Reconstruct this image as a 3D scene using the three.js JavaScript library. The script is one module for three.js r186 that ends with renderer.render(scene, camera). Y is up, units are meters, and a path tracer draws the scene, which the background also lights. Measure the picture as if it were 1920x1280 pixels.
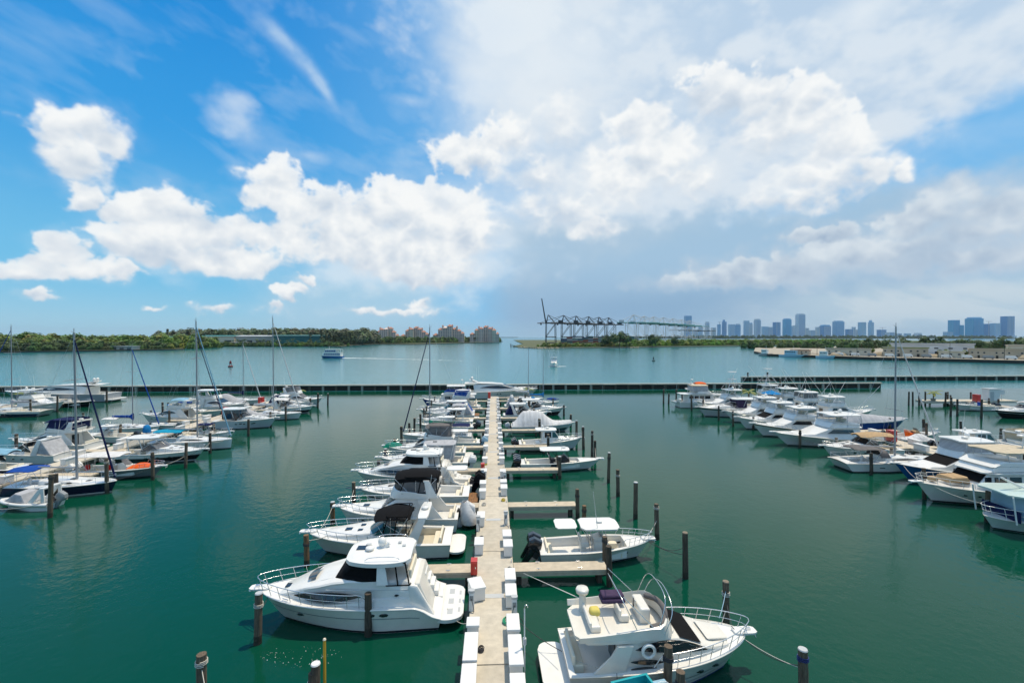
import * as THREE from 'three';
import { mergeGeometries, toCreasedNormals, mergeVertices } from 'three/addons/utils/BufferGeometryUtils.js';
import { RoundedBoxGeometry } from 'three/addons/geometries/RoundedBoxGeometry.js';
import { createNoise3D, createNoise2D } from 'simplex-noise';

// ---------------------------------------------------------------- seeded random
function rng(seed) { let s = seed >>> 0; return () => { s = (s + 0x6d2b79f5) | 0; let t = Math.imul(s ^ (s >>> 15), 1 | s); t = (t + Math.imul(t ^ (t >>> 7), 61 | t)) ^ t; return ((t ^ (t >>> 14)) >>> 0) / 4294967296; }; }
const R = rng(20240611);
const noise3 = createNoise3D(rng(7)), noise2 = createNoise2D(rng(11));
const sm = (a, b, x) => { const t = Math.min(1, Math.max(0, (x - a) / (b - a))); return t * t * (3 - 2 * t); };
const mix = (a, b, t) => a + (b - a) * t;
const lin = (c) => (c <= 0.04045 ? c / 12.92 : ((c + 0.055) / 1.055) ** 2.4);
const S = (r, g, b) => [lin(r / 255), lin(g / 255), lin(b / 255)];
const mix3 = (a, b, t) => [mix(a[0], b[0], t), mix(a[1], b[1], t), mix(a[2], b[2], t)];

// ---------------------------------------------------------------- scene, camera
const scene = new THREE.Scene();
const camera = new THREE.PerspectiveCamera(73.74, 1024 / 682, 0.1, 40000);
camera.position.set(0, 16, 0);
camera.rotation.order = 'YXZ';
camera.rotation.y = -THREE.MathUtils.degToRad(2.35);
camera.rotation.x = -THREE.MathUtils.degToRad(0.604);
scene.add(camera);
const renderer = new THREE.WebGLRenderer({ antialias: true });
renderer.setSize(1024, 682);
renderer.toneMapping = THREE.LinearToneMapping;
renderer.toneMappingExposure = 1.0;
renderer.shadowMap.enabled = true;

// ---------------------------------------------------------------- sky: air, cumulus, a high anvil veil and a far rain shaft, by azimuth and elevation (degrees)
const CUM = [[-41.0,18.3,3.2,1.7],[-42.1,17.6,2.0,1.9],[-39.4,17.7,1.6,1.7],[-41.0,15.2,2.3,2.3],[-40.5,12.6,1.4,1.6],[-35.3,12.8,2.4,1.8],[-37.3,11.7,2.3,1.8],[-33.4,12.4,2.2,1.7],[-32.7,10.4,5.2,2.4],[-27.5,11.0,3.6,2.0],[-36.1,8.9,4.5,2.5],[-29.9,7.9,6.7,2.0],[-38.1,9.2,1.9,1.5],[-42.2,7.0,2.0,1.7],[-41.1,6.1,2.6,1.2],[-44.5,5.5,1.7,0.9],[-38.5,6.1,1.7,0.9],[-43.5,3.6,0.9,0.4],[-25.1,16.8,2.7,2.4],[-25.6,15.1,2.3,2.2],[-22.7,14.0,3.3,2.3],[-20.2,14.9,2.9,2.3],[-18.2,11.8,7.6,4.2],[-10.8,14.4,8.8,3.8],[-12.1,10.3,11.8,3.8],[-4.3,12.5,5.9,5.1],[-22.7,10.8,3.3,2.9],[-8.3,7.9,9.0,2.2],[-23.6,5.0,1.6,0.8],[-25.2,3.5,1.5,1.1],[-22.1,6.4,1.1,0.6],[-12.4,3.0,5.9,0.6],[-8.9,3.8,1.8,0.8],[-30.4,2.9,1.8,0.6],[-35.8,3.0,1.0,0.3],[-2.3,21.1,5.2,2.4],[2.4,23.1,4.0,2.5],[8.3,24.7,4.0,2.7],[5.7,19.0,4.1,2.5],[5.0,15.7,3.5,2.0],[9.0,15.0,6.3,2.8],[12.3,13.2,4.5,1.5],[14.9,18.1,5.8,3.6],[18.0,23.4,3.8,2.3],[19.9,20.2,5.6,3.4],[24.0,17.5,3.6,2.4],[25.7,25.7,3.3,2.6],[29.5,24.5,3.8,2.5],[34.5,23.3,3.0,2.1],[33.1,21.4,5.5,3.0],[37.4,18.3,4.1,2.9],[36.0,15.8,5.8,3.0],[33.6,14.5,4.9,1.8],[40.8,15.8,2.1,1.7],[42.8,15.2,1.1,0.9]];
const DARK = [[42,8.2,9,1.8],[49,11,3.5,2.2],[30,6.6,9,1.5],[47.3,12.3,1.6,1.5],[45.1,11.1,2.8,2.0],[43.2,10.3,2.4,1.5],[48.5,9.2,4.2,1.9],[50.5,9.8,2.1,2.0],[46.9,7.0,7.2,1.6],[38.8,7.8,6.5,1.6],[36.5,10.2,3.2,1.2],[32.2,7.0,8.1,1.7]];
const SOFT = [[4,31,16,9,0.8],[-11,9.5,15,5,0.72],[-3,13,8,6,0.6],[-33,8.5,8,2.6,0.35],[16,19,12,6,0.2],[2.4,34.1,12.5,5.5,0.95],[-1.3,29.2,7.3,4.5,0.8],[5.7,27.2,9.9,4.7,0.75],[-28.1,21.7,3.6,2.3,0.62],[-28.9,22.0,2.2,1.3,0.4],[-21.6,19.9,2.6,0.9,0.35],[-10.1,26.7,3.8,1.0,0.4],[39.9,29.4,3.8,1.6,0.6],[13.5,34.0,3.8,1.3,0.55]];
const AIR = { low: S(162, 209, 230), mid: S(116, 194, 234), high: S(58, 158, 227), top: S(34, 138, 217), sun: S(132, 192, 238) };
function fbm(x, y, z, oct) { let a = 0.5, s = 0, f = 1; for (let i = 0; i < oct; i++) { s += a * noise3(x * f, y * f, z * f); a *= 0.52; f *= 2.03; } return s; }
function billow(x, y, z, oct) { let a = 0.5, s = 0, f = 1; for (let i = 0; i < oct; i++) { s += a * (1 - 2 * Math.abs(noise3(x * f + 3.1, y * f, z * f))); a *= 0.48; f *= 2.07; } return s; }
function heap(list, az, el) {            // how deep inside a heap of puffs, and how high in it
  let D = -9, rel = 0, wsum = 0;
  for (const b of list) {
    const dx = (az - b[0]) / b[2], dy = (el - b[1]) / (el < b[1] ? b[3] * 0.82 : b[3] * 1.08);
    if (Math.abs(dx) > 2.2 || Math.abs(dy) > 2.6) continue;
    const d = 1 - Math.sqrt(dx * dx + dy * dy), w = Math.exp(5 * d);
    rel += w * dy; wsum += w;
    if (d > D) D = d;
  }
  return [D, wsum ? rel / wsum : 0];
}
function skyColor(az, el, fine) {
  const e = Math.max(0, el), a = az * Math.PI / 180, er = e * Math.PI / 180;
  const X = Math.cos(er) * Math.sin(a), Y = Math.sin(er), Z = -Math.cos(er) * Math.cos(a);
  const oct = fine ? 6 : 4;
  const toSun = X * 0.268 + Y * 0.951 - Z * 0.155;      // cosine to the sun
  let c = mix3(AIR.low, AIR.mid, sm(0, 7, e));
  c = mix3(c, AIR.high, sm(5, 22, e)); c = mix3(c, AIR.top, sm(18, 36, e));
  c = mix3(c, AIR.sun, 0.75 * sm(-36, 14, az) * sm(60, 30, Math.abs(az - 20)) + 0.25 * sm(0.5, 1, toSun));
  c = mix3(c, AIR.sun, 0.25 * sm(55, 100, Math.abs(az - 3)));
  const inView = sm(74, 60, Math.abs(az - 2.3)) * sm(62, 46, e);
  const n1_ = noise3(X * 3, Y * 5, Z * 3), n1 = fbm(X * 5, Y * 9, Z * 5, oct), n2 = fbm(X * 13 + 9, Y * 16, Z * 13, oct), wisp = fbm(X * 4 + 2, Y * 12 + X * 5, Z * 4 + n1_ * 0.8, oct);
  // thin cirrus
  const cir = (0.0 + 0.30 * wisp + 0.14 * n1) * sm(8, 20, e);
  if (cir > 0) c = mix3(c, S(205, 225, 242), Math.min(0.5, cir));
  // streak
  const sx = (az + 28.3) / 9.0, sy = el - (31.9 - 6.6 * sx) - 1.3 * Math.sin(sx * 2.6);
  const streak = Math.exp(-((sy / (0.8 + 0.5 * n1)) ** 2)) * sm(-0.1, 0.5, sx) * sm(1.15, 0.85, sx) * (0.55 + 0.5 * n2);
  c = mix3(c, S(200, 222, 242), Math.max(0, Math.min(0.6, streak)) * inView);
  // high anvil veil on the right, its lower edge slanting down to the left
  const edge = el - (15.6 + 0.29 * (az - 38)) ;
  const vL = az + 6 - 0.30 * (36 - el);
  let veil = sm(-1.0, 2.2, edge + 1.6 * n2) * sm(-5, 9, vL + 6 * n1) * sm(70, 52, e);
  const vcol = mix3(S(190, 211, 232), S(222, 232, 241), sm(-0.25, 0.5, n1 + 0.4 * n2 + 0.25 * sm(45, 20, Math.abs(az - 36)) * sm(26, 18, e)));
  c = mix3(c, vcol, veil * 0.93);
  // far rain and haze under the storm, mid right
  const rain = sm(-5, 6, az + 3 * n1) * sm(16, 12.0, e + 2 * n2) * sm(62, 42, az);
  c = mix3(c, mix3(S(166, 196, 220), S(150, 180, 208), sm(10, 2, e)), rain * 0.9);
  const dk = sm(3.2, 0.0, Math.abs(e - 3.2 - 0.06 * (az - 18) - 0.5 * n2)) * sm(4, 16, az) * sm(38, 26, az);
  c = mix3(c, S(138, 174, 206), dk * 0.75);
  const pale = sm(22, 40, az + 3 * n1) * sm(6.6, 3.4, e + 1.1 * n2 - 0.03 * (az - 40));
  c = mix3(c, mix3(S(206, 220, 228), S(186, 208, 222), sm(0.0, 0.35, wisp + 0.2)), pale * 0.85 * inView);
  const lowl = sm(-2, -12, az) * sm(9, 5, e) * sm(-30, -20, az);
  c = mix3(c, S(176, 210, 230), lowl * 0.75);
  // soft bright masses
  let so = 0;
  for (const b of SOFT) { const dx = (az - b[0]) / b[2], dy = (el - b[1]) / b[3], r = Math.sqrt(dx * dx + dy * dy); if (r < 2) so = Math.max(so, b[4] * sm(1.25, 0.15, r + 0.75 * n1 + 0.35 * n2 + 0.25 * wisp)); }
  c = mix3(c, S(233, 241, 247), so * 0.88);
  // cumulus
  const bl = billow(X * 9, Y * 11, Z * 9, oct), wx = 1.5 * n2, wy = 1.1 * fbm(X * 17 - 4, Y * 17, Z * 17, oct);
  const out = inView < 1 ? fbm(X * 2.6 + 5, Y * 5, Z * 2.6, 4) * 1.6 - 0.12 - 2.2 * inView - 1.2 * sm(9, 3, e) : -9;
  const puff = (list, lit, shade, sharp, dim, amp, hal) => {
    let [D, rel] = heap(list, az + wx, el + wy);
    D -= 3 * (1 - inView);
    if (list === CUM && inView < 1) { D = Math.max(D, out); }
    const f = D + amp * bl + 0.20 * n2 + 0.07;
    const halo = sm(-0.75, 0.45, D + 0.5 * n1 + 0.3 * n2) * hal; if (halo > 0) c = mix3(c, mix3(shade, lit, 0.55), halo);
    const al = sm(0.0, Math.max(0.22, sharp * (1.15 + 0.8 * n1_ - 0.5 * sm(-0.2, 0.7, rel))), f);
    if (al <= 0) return;
    const b3 = billow(X * 9, Y * 11, Z * 9, 3), up = billow((X + 0.014) * 9, (Y + 0.03) * 11, Z * 9, 4), relief = Math.max(-1, Math.min(1, (bl - up) * 1.3));
    const core = sm(0.0, 0.75, f);
    let b = 0.24 + 0.66 * sm(-1.0, 0.9, rel + 0.45 * b3) + 0.22 * relief - 0.14 * core * dim + 0.30 * n1 + 0.04 * bl;
    b = Math.max(0.04, Math.min(1, b + 0.05));
    c = mix3(c, mix3(shade, lit, b), al * (0.86 + 0.14 * core));
  };
  puff(DARK, S(218, 228, 236), S(160, 182, 206), 0.9, 1.4, 0.22, 0.75 * inView);
  puff(CUM, S(248, 250, 250), S(194, 209, 225), mix(0.46, 0.85, sm(-14, 4, az)), 0.6, 0.42, inView * mix(0.14, 0.26, sm(-22, 0, az)));
  // sea haze near the horizon
  c = mix3(c, mix3(AIR.low, S(168, 198, 220), sm(-20, 25, az)), 0.55 * sm(2.6, 0, e));
  return c;
}
function makeSky() {
  const W = 4096, H = 2048, d = new Float32Array(W * H * 4);
  const put = (i, j, c) => { const o = (j * W + i) * 4; d[o] = c[0]; d[o + 1] = c[1]; d[o + 2] = c[2]; d[o + 3] = 1; };
  const AZ = (i) => { let z = ((i + 0.5) / W - 0.5) * 360 + 90; return z > 180 ? z - 360 : z; }, EL = (j) => ((j + 0.5) / H - 0.5) * 180;
  // the sky behind the camera and overhead on a coarser grid, blended between its points
  const G = 8, gw = W / G, gh = H / 2 / G + 1, grid = [];
  for (let j = 0; j < gh; j++) for (let i = 0; i < gw; i++) grid.push(skyColor(AZ(i * G), Math.max(0, EL(H / 2 + j * G)), false));
  for (let j = 0; j < H; j++) for (let i = 0; i < W; i++) {
    const v = Math.max(0, (j - H / 2) / G), y = Math.min(gh - 2, Math.floor(v)), fy = Math.min(1, v - y), x = Math.floor(i / G), fx = i / G - x, x1 = (x + 1) % gw;
    const A = grid[y * gw + x], B = grid[y * gw + x1], C = grid[(y + 1) * gw + x], E = grid[(y + 1) * gw + x1], o = (j * W + i) * 4;
    for (let k = 0; k < 3; k++) d[o + k] = (A[k] * (1 - fx) + B[k] * fx) * (1 - fy) + (C[k] * (1 - fx) + E[k] * fx) * fy; d[o + 3] = 1;
  }
  for (let j = 0; j < H; j++) { const el = EL(j); if (el < -1.5 || el > 41) continue; for (let i = 0; i < W; i++) { const az = AZ(i); if (az < -62 || az > 66) continue; const c = skyColor(az, Math.max(0, el), true), k = sm(-62, -56, az) * sm(66, 60, az) * sm(41, 38.5, el), o = (j * W + i) * 4; put(i, j, [mix(d[o], c[0], k), mix(d[o + 1], c[1], k), mix(d[o + 2], c[2], k)]); } }
  const t = new THREE.DataTexture(d, W, H, THREE.RGBAFormat, THREE.FloatType);
  t.mapping = THREE.EquirectangularReflectionMapping; t.magFilter = THREE.LinearFilter; t.minFilter = THREE.LinearFilter; t.needsUpdate = true;
  return t;
}
const skyTex = makeSky();
scene.background = skyTex;
scene.environment = skyTex;

// ---------------------------------------------------------------- sun: high, a little beyond the scene and to the right
const sun = new THREE.DirectionalLight(0xffefd6, 3.9);
sun.position.set(27, 95, -75); sun.target.position.set(4, 0, -60);
sun.castShadow = true; sun.shadow.mapSize.set(4096, 4096);
Object.assign(sun.shadow.camera, { left: -140, right: 140, top: 120, bottom: -120, near: 1, far: 300 });
scene.add(sun, sun.target);

// ---------------------------------------------------------------- textures
function tex(w, h, f, srgb) {
  const d = new Uint8Array(w * h * 4);
  for (let j = 0; j < h; j++) for (let i = 0; i < w; i++) { const c = f(i / w, j / h), o = (j * w + i) * 4; d[o] = c[0] * 255; d[o + 1] = c[1] * 255; d[o + 2] = c[2] * 255; d[o + 3] = 255; }
  const t = new THREE.DataTexture(d, w, h); t.wrapS = t.wrapT = THREE.RepeatWrapping; t.magFilter = THREE.LinearFilter; t.minFilter = THREE.LinearMipmapLinearFilter; t.generateMipmaps = true;
  if (srgb) t.colorSpace = THREE.SRGBColorSpace; t.needsUpdate = true; return t;
}
// noise that repeats over the unit square
const GR = (() => { const r = rng(5), g = []; for (let i = 0; i < 256; i++) { const t = r() * 2 * Math.PI; g.push([Math.cos(t), Math.sin(t)]); } const p = [...Array(256).keys()]; for (let i = 255; i > 0; i--) { const j = Math.floor(r() * (i + 1)); [p[i], p[j]] = [p[j], p[i]]; } return (x, y, s) => g[p[(p[(x + s) & 255] + y) & 255]]; })();
function torus(u, v, f, s = 0) { const n = Math.max(1, Math.round(f)), x = u * n, y = v * n, i = Math.floor(x), j = Math.floor(y), a = x - i, b = y - j, q = Math.floor(s * 17) & 255, w = (t) => t * t * t * (t * (t * 6 - 15) + 10), i1 = (i + 1) % n, j1 = (j + 1) % n, i0 = i % n, j0 = j % n, d = (g, dx, dy) => g[0] * dx + g[1] * dy; return 1.5 * mix(mix(d(GR(i0, j0, q), a, b), d(GR(i1, j0, q), a - 1, b), w(a)), mix(d(GR(i0, j1, q), a, b - 1), d(GR(i1, j1, q), a - 1, b - 1), w(a)), w(b)); }
const torusF = (u, v, f, o, s = 0) => { u = ((u % 1) + 1) % 1; v = ((v % 1) + 1) % 1; let q = 0, a = 0.5; for (let i = 0; i < o; i++) { q += a * torus(u, v, f, s + i * 5.3); a *= 0.55; f *= 2; } return q; };
const clamp = (x) => Math.max(0, Math.min(1, x));
const concreteTex = tex(512, 512, (u, v) => { const n = torusF(u, v, 5, 6), m = torusF(u, v, 3, 3, 9), st = torusF(u, v, 26, 3, 4); const k = 0.92 + 0.09 * n + 0.04 * m - 0.05 * sm(0.25, 0.5, st); return [clamp(k), clamp(k * 0.985), clamp(k * 0.955)]; }, true);
const woodTex = tex(256, 512, (u, v) => { const g = torusF(u, v * 0.12, 22, 4) + 0.4 * torusF(u, v, 6, 4, 3); const k = 0.72 + 0.34 * g; return [clamp(k), clamp(k * 0.96), clamp(k * 0.9)]; }, true);
const grainTex = tex(256, 256, (u, v) => { const n = 0.5 + 0.5 * torusF(u, v, 8, 5); return [n, n, n]; });
const fiberTex = tex(256, 256, (u, v) => { const n = torusF(u, v, 4, 5), s = torusF(u, v, 17, 3, 6); const k = 0.965 + 0.03 * n - 0.05 * sm(0.3, 0.55, s); return [clamp(k), clamp(k * 0.995), clamp(k * 0.98)]; }, true);
const clothTex = tex(256, 256, (u, v) => { const n = torusF(u, v, 5, 5), k = 0.9 + 0.13 * n; return [clamp(k), clamp(k), clamp(k)]; }, true);

// ---------------------------------------------------------------- materials
const mat = (c, r = 0.6, o = {}) => { const m = new THREE.MeshPhysicalMaterial({ roughness: r, side: THREE.DoubleSide, ...o }); m.color.setRGB(...c); return m; };
const gel = (c, r = 0.28) => mat(c, r, { map: fiberTex, clearcoat: 0.4, clearcoatRoughness: 0.12 });
const cloth = (c) => mat(c, 0.92, { specularIntensity: 0.35, map: clothTex, bumpMap: clothTex, bumpScale: 0.02 });
const M = {
  white: gel([0.80, 0.80, 0.78]), offwhite: gel([0.74, 0.72, 0.66]), cream: gel([0.72, 0.66, 0.52]), pearl: gel([0.60, 0.62, 0.64]), silver: gel([0.34, 0.37, 0.41], 0.2),
  navy: gel([0.010, 0.017, 0.055], 0.15), royal: gel([0.018, 0.055, 0.28], 0.18), blue: gel([0.014, 0.11, 0.34], 0.2), black: gel([0.014, 0.015, 0.018], 0.15), green: gel([0.05, 0.13, 0.12], 0.2), seafoam: gel([0.55, 0.68, 0.64]), grey: gel([0.26, 0.28, 0.29], 0.3), ltgrey: gel([0.50, 0.52, 0.53], 0.35), red: gel([0.52, 0.03, 0.02], 0.4), teal: gel([0.01, 0.36, 0.42], 0.45), ltblue: gel([0.32, 0.52, 0.66], 0.35),
  glass: mat([0.014, 0.017, 0.021], 0.05, { ior: 1.75 }), teaglass: mat([0.03, 0.11, 0.11], 0.06), vinyl: mat([0.82, 0.84, 0.86], 0.08, { transmission: 1, thickness: 0 }), smoke: mat([0.30, 0.30, 0.31], 0.1, { transmission: 0.7, thickness: 0 }),
  steel: mat([0.72, 0.73, 0.74], 0.22, { metalness: 0.9 }), alu: mat([0.55, 0.56, 0.57], 0.4, { metalness: 0.55 }), mast: mat([0.30, 0.31, 0.32], 0.45, { metalness: 0.3 }), dark: mat([0.02, 0.02, 0.022], 0.5), rubber: mat([0.03, 0.03, 0.032], 0.7),
  teak: mat([0.42, 0.22, 0.085], 0.65, { map: woodTex }), tan: cloth([0.52, 0.36, 0.20]), beige: cloth([0.62, 0.54, 0.40]), seat: mat([0.72, 0.66, 0.52], 0.6), nonskid: mat([0.70, 0.69, 0.64], 0.85, { map: concreteTex, bumpMap: grainTex, bumpScale: 0.004 }),
  cvBlack: cloth([0.006, 0.006, 0.007]), cvNavy: cloth([0.014, 0.022, 0.085]), cvBlue: cloth([0.012, 0.075, 0.36]), cvSky: cloth([0.015, 0.22, 0.52]), cvPale: cloth([0.24, 0.46, 0.60]), cvTurq: cloth([0.01, 0.30, 0.48]), cvGreen: cloth([0.005, 0.22, 0.14]), cvGrey: cloth([0.17, 0.16, 0.155]), cvSilver: cloth([0.48, 0.49, 0.51]), cvWhite: cloth([0.74, 0.74, 0.73]), cvOrange: cloth([0.85, 0.13, 0.015]), cvRed: cloth([0.62, 0.02, 0.015]), cvPurple: cloth([0.075, 0.05, 0.10]),
  boot: mat([0.012, 0.012, 0.016], 0.4), bootRed: mat([0.18, 0.02, 0.015], 0.5), bootBlue: mat([0.012, 0.03, 0.16], 0.4), anti: mat([0.03, 0.035, 0.04], 0.8),
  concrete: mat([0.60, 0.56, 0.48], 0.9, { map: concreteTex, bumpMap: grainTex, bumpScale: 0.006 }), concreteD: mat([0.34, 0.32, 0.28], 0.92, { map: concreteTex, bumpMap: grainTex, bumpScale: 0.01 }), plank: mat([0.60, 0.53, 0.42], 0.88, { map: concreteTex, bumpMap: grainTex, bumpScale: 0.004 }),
  pile: mat([0.24, 0.195, 0.15], 0.9, { map: woodTex, bumpMap: woodTex, bumpScale: 0.012 }), pileD: mat([0.15, 0.125, 0.10], 0.9, { map: woodTex, bumpMap: woodTex, bumpScale: 0.012 }), tide: mat([0.035, 0.028, 0.018], 0.7, { bumpMap: grainTex, bumpScale: 0.03 }), pileTan: mat([0.36, 0.23, 0.13], 0.9, { map: woodTex, bumpMap: woodTex, bumpScale: 0.012 }),
  pileTop: mat([0.42, 0.38, 0.32], 0.9, { map: woodTex }), boxw: gel([0.78, 0.78, 0.77], 0.4), rope: mat([0.55, 0.52, 0.45], 0.95), ropeD: mat([0.05, 0.05, 0.055], 0.95), ropeG: mat([0.02, 0.30, 0.16], 0.7), ropeY: mat([0.55, 0.42, 0.05], 0.8), foam: mat([0.80, 0.84, 0.84], 0.8), bird: mat([0.03, 0.03, 0.03], 0.8),
};

// ---------------------------------------------------------------- shape helpers
const V = (x, y, z) => new THREE.Vector3(x, y, z);
function clean(g) { let q = g.index ? g.toNonIndexed() : g; for (const k of Object.keys(q.attributes)) if (!['position', 'normal', 'uv'].includes(k)) q.deleteAttribute(k); if (!q.attributes.normal) q.computeVertexNormals(); q.morphAttributes = {}; return q; }
// uv in metres, by the way each face points
function metric(g, k = 1) {
  g = clean(g); const p = g.attributes.position, n = g.attributes.normal, uv = new Float32Array(p.count * 2);
  for (let i = 0; i < p.count; i++) {
    const ax = Math.abs(n.getX(i)), ay = Math.abs(n.getY(i)), az = Math.abs(n.getZ(i));
    const [a, b] = ay > ax && ay > az ? [p.getX(i), p.getZ(i)] : ax > az ? [p.getZ(i), p.getY(i)] : [p.getX(i), p.getY(i)];
    uv[i * 2] = a * k; uv[i * 2 + 1] = b * k;
  }
  g.setAttribute('uv', new THREE.BufferAttribute(uv, 2)); return g;
}
const merge = (list) => (list.length === 1 ? clean(list[0]) : mergeGeometries(list.map(clean)));
function mesh(name, geo, m, parent) { const o = new THREE.Mesh(Array.isArray(geo) ? merge(geo) : geo, m); o.name = name; o.castShadow = o.receiveShadow = true; (parent || scene).add(o); return o; }
const each = (name, list, m, parent) => list.map((g) => mesh(name, g, m, parent));
const used = new Map();
function numbered(n) { const k = used.get(n) ?? 0; used.set(n, k + 1); return k ? n + '_' + String(k).padStart(3, '0') : n; }
function tag(o, label, category, group) { o.userData.label = label; o.userData.category = category; if (group) o.userData.group = group; return o; }
function thing(name, label, category, x = 0, y = 0, z = 0, turn = 0, group) { const g = new THREE.Group(); g.name = numbered(name); g.position.set(x, y, z); g.rotation.y = turn; tag(g, label, category, group); scene.add(g); return g; }
function copy(o, x, y, z, turn, label, group) { const c = o.clone(); c.name = numbered(o.name.replace(/_\d{3}$/, '')); c.userData = { ...o.userData }; if (label) c.userData.label = label; if (group) c.userData.group = group; c.position.set(x, y, z); if (turn !== undefined) c.rotation.y = turn; scene.add(c); return c; }
function structure(name, geo, m) { const o = mesh(name, geo, m); o.userData.kind = 'structure'; return o; }
const bx = (w, h, d, x = 0, y = 0, z = 0) => { const g = new THREE.BoxGeometry(w, h, d); g.translate(x, y, z); return g; };
const rb = (w, h, d, r, x = 0, y = 0, z = 0, s = 2) => { const g = new RoundedBoxGeometry(w, h, d, s, Math.min(r, w / 2.01, h / 2.01, d / 2.01)); g.translate(x, y, z); return g; };
function rod(a, b, r, r2 = r, n = 6) { a = V(...a); b = V(...b); const d = b.clone().sub(a), g = new THREE.CylinderGeometry(r2, r, d.length(), n, 1); g.translate(0, d.length() / 2, 0); g.applyQuaternion(new THREE.Quaternion().setFromUnitVectors(V(0, 1, 0), d.normalize())); g.translate(a.x, a.y, a.z); return g; }
function tube(pts, r, n = 5, seg, closed = false) { const c = new THREE.CatmullRomCurve3(pts.map((p) => V(...p)), closed, 'centripetal'); return new THREE.TubeGeometry(c, seg || pts.length * 4, r, n, closed); }
const lathe = (pts, n = 14) => new THREE.LatheGeometry(pts.map((p) => new THREE.Vector2(...p)), n);
const ball = (r, x, y, z, sy = 1) => { const g = new THREE.SphereGeometry(r, 12, 8); g.scale(1, sy, 1); g.translate(x, y, z); return g; };
// a surface through rows of points (rows of equal length)
function sheet(rows, crease = 0.6, closedV = false) {
  const nv = rows[0].length, pos = [], uv = [], idx = [];
  rows.forEach((r, i) => r.forEach((p, j) => { pos.push(...p); uv.push(p[0] * 0.5, p[2] * 0.5 + p[1] * 0.5); }));
  for (let i = 0; i < rows.length - 1; i++) for (let j = 0; j < nv - (closedV ? 0 : 1); j++) { const a = i * nv + j, b = i * nv + (j + 1) % nv, c = a + nv, e = b + nv; idx.push(a, c, b, b, c, e); }
  const g = new THREE.BufferGeometry(); g.setAttribute('position', new THREE.Float32BufferAttribute(pos, 3)); g.setAttribute('uv', new THREE.Float32BufferAttribute(uv, 2)); g.setIndex(idx); g.computeVertexNormals();
  return toCreasedNormals(g, crease);
}
// outline [[x, y] ...] seen from the side, drawn across the boat; w(x, y) is its half width
function prism(outline, w, bev = 0.1, crease = 0.55, fineness = 0.8) {
  const pts = [];
  outline.forEach((p, i) => { const q = outline[(i + 1) % outline.length], d = Math.hypot(q[0] - p[0], q[1] - p[1]), n = Math.max(1, Math.round(d / fineness)); for (let k = 0; k < n; k++) pts.push(new THREE.Vector2(mix(p[0], q[0], k / n), mix(p[1], q[1], k / n))); });
  const g = new THREE.ExtrudeGeometry(new THREE.Shape(pts), { depth: 2 - 2 * bev, bevelEnabled: bev > 0, bevelThickness: bev, bevelSize: bev * 0.9, bevelOffset: -bev * 0.9, bevelSegments: 2, steps: 1 });
  g.translate(0, 0, -(1 - bev)); const p = g.attributes.position;
  for (let i = 0; i < p.count; i++) p.setZ(i, p.getZ(i) * w(p.getX(i), p.getY(i)));
  g.deleteAttribute('normal'); g.deleteAttribute('uv');
  const q = toCreasedNormals(mergeVertices(g, 1e-4), crease); return metric(q, 0.5);
}
// a flat panel lying on the side of such a prism (side = 1 or -1)
function panel(outline, w, side, th = 0.025) {
  const g = new THREE.ExtrudeGeometry(new THREE.Shape(outline.map((p) => new THREE.Vector2(...p))), { depth: th, bevelEnabled: false });
  const p = g.attributes.position; for (let i = 0; i < p.count; i++) p.setZ(i, side * (w(p.getX(i), p.getY(i)) - 0.012 + p.getZ(i)));
  g.computeVertexNormals(); return clean(g);
}
// a lens-shaped or rounded outline between two ends
const lens = (x0, y0, x1, y1, up, down, n = 8) => { const o = []; for (let i = 0; i <= n; i++) { const t = i / n; o.push([mix(x0, x1, t), mix(y0, y1, t) - down * Math.sin(Math.PI * t)]); } for (let i = n - 1; i > 0; i--) { const t = i / n; o.push([mix(x0, x1, t), mix(y0, y1, t) + up * Math.sin(Math.PI * t) ** 0.8]); } return o; };
// a sloping pane across the boat from (x0, y0) up to (x1, y1)
function pane(x0, y0, w0, x1, y1, w1, bulge = 0.25, th = 0.03, nz = 8) {
  const nx = y1 - y0, ny = -(x1 - x0), l = Math.hypot(nx, ny) || 1, s = nx >= 0 ? 1 : -1, rows = [];
  for (const k of [0, 1]) { const r = []; for (let i = 0; i <= nz; i++) { const z = (i / nz) * 2 - 1, x = k ? x1 : x0, y = k ? y1 : y0, w = k ? w1 : w0; r.push([x - bulge * z * z + (s * nx / l) * th, y + (s * ny / l) * th, z * w]); } rows.push(r); }
  return sheet(rows, 0.9);
}
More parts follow.
